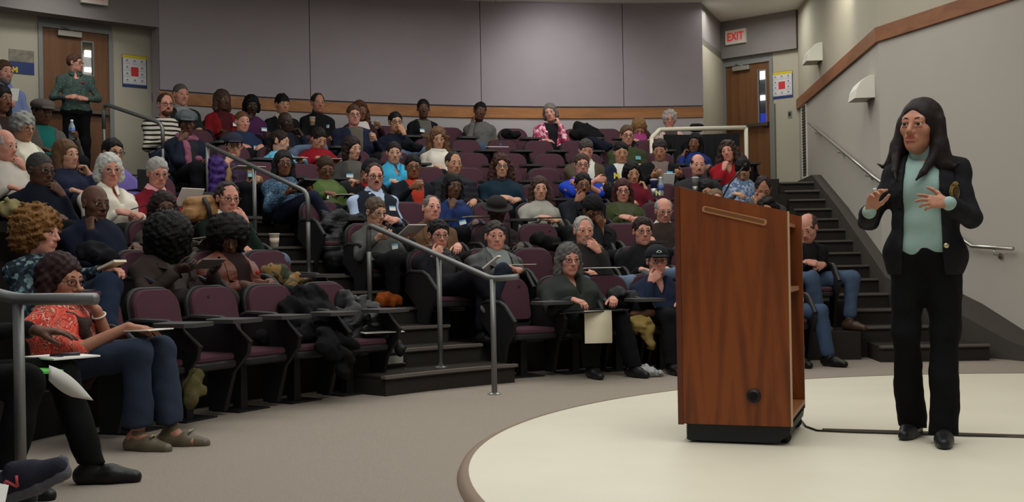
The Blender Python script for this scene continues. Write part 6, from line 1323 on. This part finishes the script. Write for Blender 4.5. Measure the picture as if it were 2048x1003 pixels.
lump('black_coat', 'black coat behind the bowed afro, over the next seat back', 'coat', [(A(175, 498, 1, 0.2), A(215, 510, 1, 0.2), 0.07, 0.06), (A(190, 515, 1, 0.15), A(230, 525, 1, 0.15), 0.06)], (26, 26, 30), 0.05, 0.012, 30)
lump('orange_bag', 'orange cloth bag on the step by the handrail', 'bag', [(A(765, 600, 2, -0.5), A(790, 600, 2, -0.5), 0.075, 0.065)], (142, 70, 24), 0.03, 0.010, 40, zmin=aisle_step(4)[0] - 0.02)
lump('khaki_backpack', 'khaki bag with brown top hanging beside the front-row woman in dark green', 'bag', [(A(1272, 645, 0, -0.30), A(1292, 650, 0, -0.32), 0.075, 0.07), (A(1288, 660, 0, -0.32), A(1303, 690, 0, -0.35), 0.06, 0.045)], (158, 134, 78), 0.03, 0.012, 40)
lump('brown_pouch', 'brown leather pouch lying over the khaki bag', 'bag', [(A(1265, 628, 0, -0.28), A(1306, 626, 0, -0.32), 0.034, 0.03)], (86, 54, 32), 0.03, 0.008, 40, rough=0.5)
lump('black_bag', 'black bag on the empty seat beside the woman in dark green', 'bag', [(A(1232, 592, 0, 0.15), A(1285, 600, 0, 0.1), 0.09, 0.08)], (24, 24, 27), 0.04, 0.012, 30, rough=0.5)
q = at_z(1288, 742, 0.05); lump('plastic_bag', 'crumpled pale grey plastic bag on the carpet by the lectern', 'bag', [(q + np.array([-0.08, 0.05, 0.02]), q + np.array([0.06, 0.0, 0.0]), 0.06, 0.045), (q + np.array([0, 0.02, 0.0]), q + np.array([0.14, -0.02, -0.02]), 0.05, 0.03)], (168, 168, 168), 0.02, 0.016, 60, res=0.012, zmin=0.003, rough=0.4)
lump('black_coat', 'black coat on the seat back beside the pink jacket in the rear row', 'coat', [(A(1158, 256, 8, 0.2), A(1190, 266, 8, 0.1), 0.11, 0.09), (A(1150, 270, 8, 0.1), A(1200, 276, 8, 0.0), 0.08)], (22, 22, 24), 0.05, 0.012, 24, res=0.022)
lump('navy_coat', 'dark navy coat on the seat in front of the bowed blond woman', 'coat', [(A(1185, 284, 7, 0.2), A(1215, 294, 7, 0.1), 0.09, 0.07)], (28, 30, 42), 0.05, 0.014, 24, res=0.022)
lump('black_bag', 'black bag on the rear seat beside the speckled grey sweater', 'bag', [(A(1012, 268, 8, 0.05), A(1035, 270, 8, 0.0), 0.075, 0.06)], (24, 24, 26), 0.04, 0.012, 30, res=0.02)
lump('handbag', 'black handbag standing on the table behind the white railing', 'bag', [(A(1388, 255, 8, -0.2), A(1400, 255, 8, -0.2), 0.07, 0.06)], (30, 28, 28), 0.03, 0.006, 30, res=0.02)
lump('black_coat', 'black coat over the seat in front of the young woman in light grey', 'coat', [(A(1075, 478, 2, 0.1), A(1110, 488, 2, 0.0), 0.08, 0.07)], (22, 22, 25), 0.04, 0.014, 30)
lump('black_bag', 'black bag between the man in the blue t-shirt and the tweed blazer', 'bag', [(A(815, 290, 6, 0.0), A(838, 296, 6, -0.1), 0.08, 0.06)], (24, 24, 30), 0.04, 0.012, 30, res=0.02)

# ------------------------------------------------------------------ cups, bottles, papers
def cup(p, label, r=0.042, h=0.105, col=(214, 196, 168), band=None):
    m = mat('paper_cup_%d' % col[0], col, 0.7)
    o = MB().lathe([(r * 0.74, 0), (r, h), (r * 1.06, h + 0.001), (r * 1.06, h + 0.007), (r * 0.94, h + 0.006), (r * 0.93, h - 0.004)], 18).build('paper_cup', m, None, True, loc=tuple(p)); 
    if band: MB().lathe([(r * 0.80, h * 0.25), (r * 0.93, h * 0.7)], 18).build('cup_print', mat('cup_band', band, 0.7), o, True).scale = (1.012, 1.012, 1)
    return tag(o, label, 'cup')
def bottle(p, label, tilt=None):
    e = empty('water_bottle', tuple(p), 0, label, 'bottle')
    MB().lathe([(0.030, 0), (0.033, 0.01), (0.033, 0.12), (0.030, 0.15), (0.014, 0.185), (0.013, 0.20)], 16).build('bottle_body', mat('bottle_pet', (190, 205, 215), 0.15, spec=0.6, trans=0.6), e, True)
    MB().lathe([(0.0340, 0.06), (0.0340, 0.12)], 16).build('bottle_label', mat('bottle_label', (70, 100, 160), 0.6), e, True); MB().lathe([(0.015, 0.195), (0.015, 0.216)], 12).build('bottle_cap', mat('bottle_cap', (225, 228, 232), 0.5), e, True)
    return e
def sheet(name, label, cat, p, w, l, rz, tilt=0.0, roll=0.0, m=None, th=0.004, curl=0.0):
    """paper or folder: w across, l along local y"""
    mb = MB(); n = 6; V = []
    for i in range(n + 1):
        y = -l / 2 + l * i / n; z = -curl * (max(0, i / n - 0.35)) ** 2 * l
        V += [(-w / 2, y, z), (w / 2, y, z), (w / 2, y, z + th), (-w / 2, y, z + th)]
    Fc = [(0, 3, 2, 1), (4 * n, 4 * n + 1, 4 * n + 2, 4 * n + 3)] + [(4 * i + k, 4 * i + (k + 1) % 4, 4 * i + 4 + (k + 1) % 4, 4 * i + 4 + k) for i in range(n) for k in range(4)]
    o = mb.add(V, Fc).build(name, m or PAPER); o.location = tuple(p); o.rotation_euler = Euler((tilt, roll, rz)); return tag(o, label, cat)
def by(short): return next(p for p in PEOPLE if p['short'] == short)
def held(rec, s, off=(0, 0, 0), along_=0.085):
    a = rec['arms'][s]; return wl(rec, np.asarray(a['W']) + nrm(a['d']) * along_ + np.asarray(off))
def grip(rec, s, h): p = held(rec, s); a = rec['arms'][s]; n_ = nrm(a['N']) * 0.035; q = wl(rec, np.asarray(a['W']) + nrm(a['d']) * 0.075 + n_); return (q[0], q[1], q[2] - h / 2)
cup(grip(by('the man with the paper cup in row behind'), -1, 0.105), 'paper cup in the hand of the man in the navy and grey jacket')
cup(grip(by('the curly auburn-haired woman'), -1, 0.10), 'paper cup held by the curly auburn-haired woman')
cup(grip(by('the young man in orange-red'), 1, 0.10), 'paper cup held by the young man in the orange-red shirt')
cup(A(625, 250, 8, -0.45), 'paper cup in front of the balding man in black', band=(150, 120, 90))
cup(A(549, 494, 2, -0.45) - np.array([0, 0, 0.0]), 'white paper cup standing on the tablet by the dark green sweater', 0.045, 0.115, (224, 214, 196), (200, 180, 160))
bottle(grip(by('the man in the flat cap'), -1, 0.1), 'clear water bottle in the hand of the man in the flat cap')
zt_ = A(1322, 392, 3, -0.3)
bottle(A(1322, 391, 3, -0.30), 'clear water bottle beside the navy tumbler on the tablet')
def tumbler(p, label, c1, c2):
    e = empty('tumbler', tuple(p), 0, label, 'tumbler'); MB().lathe([(0.030, 0), (0.036, 0.085)], 18).build('lower_sleeve', mat('tumbler_steel', c2, 0.35, metal=0.7), e, True); MB().lathe([(0.0365, 0.085), (0.042, 0.17), (0.042, 0.175)], 18).build('upper_body', mat('tumbler_%d' % c1[0], c1, 0.4), e, True); MB().lathe([(0.044, 0.172), (0.044, 0.19), (0.03, 0.196)], 18).build('lid', mat('tumbler_lid', (170, 170, 172), 0.4), e, True)
tumbler(A(1308, 391, 3, -0.28), 'navy and steel tumbler beside the water bottle', (34, 36, 84), (170, 170, 168)); tumbler(A(1391, 386, 3, 0.10), 'steel tumbler standing before the bald man in charcoal', (120, 120, 116), (140, 138, 132))
me = text_mesh('N', 0.075, mat('letter_cream', (226, 224, 160), 0.6), 0.004, 0.003); o = bpy.data.objects.new('letter_card', me); COL.objects.link(o); o.location = tuple(A(1316, 386, 3, -0.35)); o.rotation_euler = (math.radians(90), 0, 0); tag(o, 'small pale yellow letter N standing by the tumbler and bottle', 'letter')
def on_lap(short, label, w=0.22, l=0.28, off=(0.0, 0.34, 0.665), m=None, name='paper', cat='paper', tilt=0.0, yaw=0.0, th=0.006):
    r = by(short); off = (off[0], off[1], off[2] - 0.065); return sheet(name, label, cat, wl(r, off), w, l, r['rz'] + math.radians(yaw), tilt, 0, m, th)
PNOTE = mat('notebook_cream', (226, 216, 190), 0.85); FOLD = mat('folder_grey', (120, 114, 112), 0.6); FBLK = mat('folder_black', (30, 30, 32), 0.5)
on_lap('the woman in moss green', 'white note sheet on the lap of the woman in moss green'); on_lap('the woman in the dark cap', 'open cream notebook before the woman in the dark cap', 0.34, 0.20, (0.03, 0.30, 0.72), PNOTE, 'notebook', 'notebook', 0.12)
on_lap('the man in the red shirt', 'white papers under the hands of the man in the red shirt'); on_lap('the woman in light blue', 'white papers before the woman in light blue')
on_lap('the woman with very long black hair', 'dark notebook held by the very long-haired woman', 0.20, 0.26, (0.0, 0.33, 0.74), FBLK, 'notebook', 'notebook', 0.5, 20, 0.02)
on_lap('the woman with the headband', 'white note pad on the tablet of the woman with the headband', 0.24, 0.28, (-0.05, 0.40, 0.69), PNOTE, 'note_pad', 'notepad', 0.05)
on_lap('the woman in the blue sweater', 'open notebook with white pages before the woman in the blue sweater', 0.32, 0.22, (-0.06, 0.40, 0.67), PNOTE, 'notebook', 'notebook')
on_lap('the man in black reading', 'white paper held by the man reading in black', 0.15, 0.17, (0.0, 0.36, 0.66), None, 'paper', 'paper', 1.0); on_lap('the bearded man in light blue', 'white paper in the hand of the bearded man in light blue', 0.10, 0.15, (0.08, 0.34, 0.84), None, 'paper', 'paper', 1.2)
on_lap('the woman in the brown jacket', 'grey folder held by the woman in the brown jacket', 0.20, 0.16, (-0.02, 0.36, 0.74), FOLD, 'folder', 'folder', 0.45, -10); on_lap('the woman in charcoal by the handrail', 'white paper held by the woman in charcoal', 0.20, 0.26, (-0.08, 0.40, 0.76), None, 'paper', 'paper', 0.4)
on_lap('the white-haired man with goatee', 'white pad on the tablet of the white-haired man', 0.30, 0.20, (0.05, 0.42, 0.66)); on_lap('the woman with the pink collar', 'white sheet standing before the pink collar', 0.24, 0.20, (-0.05, 0.30, 0.80), None, 'paper', 'paper', 0.9)
on_lap('the bald man in navy', 'white folder edge beside the bald man in navy', 0.06, 0.34, (-0.30, 0.34, 0.72), None, 'folder', 'folder', 0.1, 50, 0.014); on_lap('the short-haired woman by the rail', 'white folder on the knee of the short-haired woman', 0.05, 0.30, (-0.14, 0.46, 0.70), None, 'folder', 'folder', 0.55, 20, 0.012)
on_lap('the woman in the coral blouse', 'white papers under the hand of the woman in coral', 0.20, 0.24, (0.02, 0.40, 0.65), None, 'paper', 'paper', 0.03, -12); on_lap('the young woman in light grey', 'dark folder on the lap of the young woman in light grey', 0.30, 0.22, (0.06, 0.34, 0.66), FBLK, 'folder', 'folder')
on_lap('the man in the leather jacket', 'thin pale folder on the lap of the man in the leather jacket', 0.28, 0.20, (0.0, 0.32, 0.70), PNOTE, 'folder', 'folder'); on_lap('the woman with curly blond hair', 'notebook on the knee of the woman with curly blond hair', 0.12, 0.15, (-0.02, 0.42, 0.735), PNOTE, 'notebook', 'notebook', 0.35, 0, 0.016)
r = by('the white-haired woman in white'); sheet('mobile_phone', 'black phone in the hands of the white-haired woman in white', 'phone', wl(r, (0.0, 0.30, 0.64)), 0.07, 0.14, r['rz'] + 1.2, 0.3, 0, BLACKP, 0.009)
r = by('the young man in lavender'); e = empty('laptop', wl(r, (-0.05, 0.34, 0.58)), r['rz'], 'open dark laptop before the young man in lavender', 'laptop'); MB().box((-0.15, -0.10, 0), (0.15, 0.11, 0.015)).build('keyboard_base', FBLK, e); MB().box((-0.15, 0.10, 0.0), (0.15, 0.112, 0.20)).build('screen_lid', FBLK, e)
# the pad with the sheet hanging from the front-row woman's tablet
r = by('the woman in the dark green sweater')
pp = at_d(1190, 624, r['base'][1] - 0.60); sheet('clipboard', 'dark clipboard on the lap of the woman in dark green', 'clipboard', (pp[0], pp[1], pp[2]), 0.62, 0.26, r['rz'] + 0.35, 0.05, 0, FBLK, 0.012)
mb = MB(); V = []; n_ = 10; pA_, pB_ = at_d(1168, 621, r['base'][1] - 0.73), at_d(1222, 620, r['base'][1] - 0.70)
for i in range(n_ + 1):
    f = i / n_; dz = -0.28 * f; dy = -0.03 * math.sin(min(1, f * 2.5) * math.pi / 2) + 0.05 * max(0, f - 0.8)
    for q, kk in ((pA_, 1), (pB_, 1)): V += [(q[0] + (0.004 if kk else 0), q[1] + dy, q[2] + dz), (q[0], q[1] + dy + 0.003, q[2] + dz)]
Fc = []
for i in range(n_):
    a = 4 * i; Fc += [(a, a + 4, a + 6, a + 2), (a + 1, a + 3, a + 7, a + 5), (a, a + 1, a + 5, a + 4), (a + 2, a + 6, a + 7, a + 3)]
tag(MB().add(V, Fc).build('paper_sheet', PNOTE, None, True), 'cream paper sheet hanging down from the clipboard of the front-row woman', 'paper')
# papers at the lower left
sheet('paper', 'white papers on the chair tablet at the left edge, under a pen', 'paper', at_d(122, 714, 5.45), 0.24, 0.30, 0.9, 0.0, 0, None, 0.008)
q0, q1 = at_d(100, 711, 5.42), at_d(160, 707, 5.45); tag(MB().tube([q0, q1], 0.010, 8).build('marker_pen', mat('pen_dark', (56, 46, 58), 0.4), None, True), 'dark marker pen lying on the papers at the left edge', 'pen')
sheet('folder', 'bright green folder edge below the papers at the left edge', 'folder', at_d(60, 745, 5.2), 0.22, 0.20, 0.9, 0.02, 0, mat('folder_green', (96, 190, 84), 0.6), 0.012)
mb = MB(); V = []; n_ = 12; P0, P1 = at_d(98, 730, 5.05), at_d(97, 760, 5.05); Q0, Q1 = at_d(186, 800, 5.1), at_d(150, 795, 5.1)
for i in range(n_ + 1):
    f = i / n_; bow = 0.045 * math.sin(f * math.pi); a = P0 + (Q0 - P0) * f + np.array([0.02, -0.02, 1.0]) * bow * 0.6; b = P1 + (Q1 - P1) * f + np.array([0, 0, -0.012]) * math.sin(f * math.pi)
    if i == n_: b = a + (b - a) * 0.35
    V += [tuple(a), tuple(b), tuple(b + np.array([0, 0.004, 0])), tuple(a + np.array([0, 0.004, 0]))]
Fc = [(0, 1, 2, 3), (4 * n_ + 3, 4 * n_ + 2, 4 * n_ + 1, 4 * n_)] + [(4 * i + k, 4 * i + 4 + k, 4 * i + 4 + (k + 1) % 4, 4 * i + (k + 1) % 4) for i in range(n_) for k in range(4)]
tag(MB().add(V, Fc).build('paper_sheet', PAPER, None, True), 'curling white sheet hanging off the tablet at the lower left', 'paper')
sheet('paper', 'white paper corner at the bottom left edge of the frame', 'paper', at_d(-44, 1004, 3.6), 0.16, 0.16, 0.5, 0.9, 0.3, None, 0.003)
sheet('paper', 'white paper on the tablet of an empty rear seat', 'paper', A(994, 294, 7, -0.25), 0.30, 0.18, math.radians(14), 0.10, 0, None, 0.01)
sheet('paper', 'white paper on the tablet of the empty chair beside the aisle steps', 'paper', A(765, 664, 0, -0.2), 0.34, 0.10, math.radians(28), 0.05, 0, None, 0.006)
sheet('paper', 'loose papers on the tablet beside the rust leather jacket', 'paper', A(560, 585, 1, -0.25), 0.32, 0.16, math.radians(34), 0.05, 0, None, 0.010)
sheet('folder', 'dark folder on the tablet in front of the khaki coat', 'folder', A(635, 575, 1, -0.35), 0.30, 0.10, math.radians(-30), 0.3, 0, FBLK, 0.02)
# ---- small marks on clothes
def put_text(short, x, dz, txt, size, m, wid=None):
    r = by(short); pr_ = probe(r['G'], r['N'][0] + x, r['N'][2] + dz)
    if pr_ is None: return
    q, nn = pr_; me = text_mesh(txt, size, m, 0.008, size * 0.03); o = bpy.data.objects.new('lettering', me); COL.objects.link(o); o.parent = r['o']
    nn = nrm(nn * np.array([1, 1, 0.4])); X = nrm(np.cross(nn, np.array([0, 0, 1.0]))) * -1; Zv = np.cross(nn, X)
    o.matrix_local = Matrix([[X[0], Zv[0], nn[0], (q[0] + nn[0] * 0.012) * r['S']], [X[1], Zv[1], nn[1], (q[1] + nn[1] * 0.012) * r['S']], [X[2], Zv[2], nn[2], (q[2] + nn[2] * 0.012) * r['S']], [0, 0, 0, 1]])
MZ = mat('maize', (226, 206, 70), 0.6)
put_text('the man in the blue t-shirt', 0.0, -0.26, 'MICHIGAN', 0.075, MZ); put_text('the man in the navy letter jacket', 0.08, -0.13, 'M', 0.11, MZ); put_text('the person in the grey knit cap', 0.02, -0.22, 'M', 0.12, MZ)
# ------------------------------------------------------------------ details on the speaker, caps and the near sneaker
def on_cloth(rec, x, dz, mb, name, m, off=0.010):
    pr_ = probe(rec['G'], rec['N'][0] + x, rec['N'][2] + dz)
    if pr_ is None: return None
    q, nn = pr_; nn = nrm(nn * np.array([1, 1, 0.5])); X = -nrm(np.cross(np.array([0, 0, 1.0]), nn)); Zv = -np.cross(nn, X); S = rec['S']
    if Zv[2] < 0: Zv = -Zv
    o = mb.build(name, m, rec['o'], True); o.matrix_local = Matrix([[X[0], nn[0], Zv[0], (q[0] + nn[0] * off) * S], [X[1], nn[1], Zv[1], (q[1] + nn[1] * off) * S], [X[2], nn[2], Zv[2], (q[2] + nn[2] * off) * S], [0, 0, 0, 1]]); return o
def disc(rx, rz, th, n=20):
    mb = MB(); V = [(0, th, 0)]
    for f, y in ((0.55, th * 0.9), (1.0, 0.0)):
        for i in range(n): a = 2 * math.pi * i / n; V.append((rx * f * math.cos(a), y, rz * f * math.sin(a)))
    return mb.add(V, [(0, 1 + i, 1 + (i + 1) % n) for i in range(n)] + [(1 + i, 1 + n + i, 1 + n + (i + 1) % n, 1 + (i + 1) % n) for i in range(n)])
GOLD = mat('gold_thread', (150, 122, 62), 0.6, 0.8, 160, 0.5, vscale=90, metal=0.2); BUTTON = mat('brass_button', (200, 182, 140), 0.35, metal=0.6)
cr = on_cloth(SPKP, -0.150, -0.195, disc(0.036, 0.046, 0.008), 'crest', GOLD)
if cr:
    MB().tube([(0.026 * math.cos(t), 0.008, 0.034 * math.sin(t) - 0.004) for t in [2 * math.pi * i / 16 for i in range(16)]], 0.005, 5, closed=True).build('crest_wreath', GOLD, cr, True)
    MB().prism([(-0.014, -0.014), (0.0, -0.022), (0.014, -0.014), (0.014, 0.016), (-0.014, 0.016)], 'Y', 0.006, 0.012).build('crest_shield', mat('crest_dark', (84, 62, 40), 0.7), cr)
    mb = MB(); 
    for i in range(5): a = math.radians(50 + 20 * i); mb.tube([(0.0, 0.009, 0.024), (0.03 * math.cos(a), 0.009, 0.02 + 0.034 * math.sin(a))], 0.004, 5)
    mb.build('crest_crown', GOLD, cr, True)
on_cloth(SPKP, -0.118, -0.47, disc(0.013, 0.013, 0.006, 14), 'button', BUTTON, 0.012)
for s in (1, -1):
    a = SPKP['arms'][s]; W, E = np.asarray(a['W']), np.asarray(a['E']); u = nrm(W - E)
    sdf_obj('cuff', [cap(W - u * 0.035, W - u * 0.006, 0.0355, 0.036, 0.01)], mat('cuff_mint', (142, 166, 158), 0.9, 0.3, 200), 0.008, SPKP['o'], scale=SPKP['S'])
    mb = MB(); side = nrm(np.cross(u, np.array([0, 0, 1.0]))) * (1 if s > 0 else -1)
    for k in range(2): q = (W - u * (0.055 + 0.022 * k) - np.array([0, 0, 0.036]) + np.array([0, 0.022, 0])) * SPKP['S']; mb.add(*[[tuple(np.array(v) + q) for v in _ico(0.010)[0]], _ico(0.010)[1]])
    mb.build('cuff_buttons', BUTTON, SPKP['o'], True)[0] if False else None
a = SPKP['arms'][1]
# ring on her raised hand
d_ = nrm(a['d']); q = (np.asarray(a['W']) + d_ * 0.115 + nrm(np.asarray(a['N'])) * -0.004) * SPKP['S']
V_, F_ = _ico(0.011); mb = MB().add([tuple(np.array(v) * np.array([1, 0.7, 1]) + q) for v in V_], F_); mb.build('ring', mat('ring_stone', (170, 190, 180), 0.3), SPKP['o'], True)
# bracelet and ring of the woman in the coral blouse
r = by('the woman in the coral blouse'); a = r['arms'][-1]; W, E = np.asarray(a['W']), np.asarray(a['E']); u = nrm(W - E); c_ = W - u * 0.03; p1 = nrm(np.cross(u, np.array([0, 0, 1.0]) + 0.1)); p2 = np.cross(u, p1)
MB().tube([tuple((c_ + (p1 * math.cos(t) + p2 * math.sin(t)) * 0.033) * r['S']) for t in [2 * math.pi * i / 16 for i in range(16)]], 0.006, 6, closed=True).build('bracelet', mat('bracelet_pearl', (216, 204, 188), 0.35, spec=0.6), r['o'], True)
# cap emblem
r = by('the man in the black cap up front'); M_, H_ = r['M'], r['Hc']; S_ = r['S']
def hp(x, y, z): return tuple((H_ + M_ @ np.array([x, y, z])) * S_)
mb = MB().tube([hp(0.020 * math.cos(t), 0.094 + 0.0, 0.075 + 0.014 * math.sin(t)) for t in [2 * math.pi * i / 18 for i in range(18)]], 0.0035, 5, closed=True); mb.tube([hp(-0.018, 0.095, 0.082), hp(0, 0.098, 0.070), hp(0.018, 0.095, 0.082)], 0.0035, 5)
mb.build('cap_emblem', mat('emblem_white', (210, 210, 206), 0.5), r['o'], True)

# the raised sneaker at the lower left corner, its sole towards the aisle
sc0 = at_d(36, 958, 3.95); sdir = nrm(np.array([1.0, 0.12, 0.42])); sup = nrm(np.array([-0.40, -0.12, 1.0])); sup = nrm(sup - sdir * (sup @ sdir)); sright = np.cross(sdir, sup)
SM = np.stack([sright, sdir, sup], 1)
def sp(x, y, z): return SM @ np.array([x, y, z])
sops = [cap(sp(0, -0.10, 0.0), sp(0, 0.04, -0.005), 0.042, 0.046, 0.02), cap(sp(0, 0.04, -0.005), sp(0.005, 0.145, -0.015), 0.046, 0.034, 0.02), cap(sp(0, -0.09, 0.03), sp(0, -0.10, 0.085), 0.042, 0.044, 0.02), cap(sp(0, 0.0, 0.035), sp(0, 0.06, 0.015), 0.034, 0.03, 0.02)]
snk, _ = sdf_obj('sneaker', sops, mat('sneaker_mesh', (40, 40, 54), 0.85, 0.5, 300), 0.007); snk.location = sc0; 
snk.parent = None
so_ = [cap(sp(0, -0.105, -0.040), sp(0, 0.04, -0.042), 0.030, 0.034, 0.02), cap(sp(0, 0.04, -0.042), sp(0.005, 0.150, -0.045), 0.034, 0.026, 0.02), cap(sp(0.0, 0.145, -0.035), sp(0.0, 0.165, 0.0), 0.026, 0.020, 0.02)]
sl_, _ = sdf_obj('sole', so_ + [noise(0.002, 160, 3)], mat('sole_grey', (98, 98, 104), 0.8, 0.5, 160), 0.007, snk)
PINKT = mat('sneaker_pink', (206, 84, 92), 0.6)
MB().tube([sp(-0.04, -0.085, 0.015), sp(-0.045, -0.10, 0.06), sp(-0.046, -0.105, 0.11)], 0.006, 6).build('heel_trim', PINKT, snk, True)
mb = MB(); yy = 0.046
mb = MB().tube([sp(yy, -0.035, -0.018), sp(yy, -0.025, 0.018)], 0.0055, 6).tube([sp(yy, -0.025, 0.018), sp(yy + 0.002, 0.005, -0.018)], 0.0055, 6).tube([sp(yy + 0.002, 0.005, -0.018), sp(yy, 0.017, 0.020)], 0.0055, 6)
mb.build('letter_mark', PINKT, snk, True)
mb = MB()
for i in range(4): mb.tube([sp(-0.022, 0.0 + i * 0.018, 0.060 - i * 0.011), sp(0.022, 0.0 + i * 0.018, 0.060 - i * 0.011)], 0.004, 5)
mb.build('laces', mat('laces_dark', (60, 58, 66), 0.8), snk, True)
tag(snk, 'dark sneaker with pink letter and trim at the lower left corner', 'sneaker')

for o in list(COL.objects):
    if o.parent is None:
        g_ = {'paper_cup': 'paper cups of the audience', 'water_bottle': 'water bottles', 'tumbler': 'tumblers', 'paper': 'loose papers of the audience', 'black_coat': 'coats left on the seats', 'folder': 'folders of the audience', 'notebook': 'notebooks of the audience', 'black_bag': 'black bags on the seats'}.get(o.name.split('.')[0])
        if g_: o['group'] = g_

# bows on the flat shoes of the woman in the coral blouse
r = by('the woman in the coral blouse')
for s in (1, -1):
    A_ = r['an'][s]; sd = nrm(np.array([s * 0.12, 1, 0])); q = np.array([A_[0], A_[1], 0.072]) + sd * 0.095; X_ = np.array([sd[1], -sd[0], 0])
    MB().tube([tuple((q + X_ * u + np.array([0, 0, w_])) * r['S']) for u, w_ in ((-0.03, -0.004), (-0.015, 0.006), (0, 0), (0.015, 0.006), (0.03, -0.004))], [0.004, 0.009, 0.006, 0.009, 0.004], 6).build('shoe_bow', mat('bow_metallic', (150, 138, 110), 0.35, metal=0.4), r['o'], True)
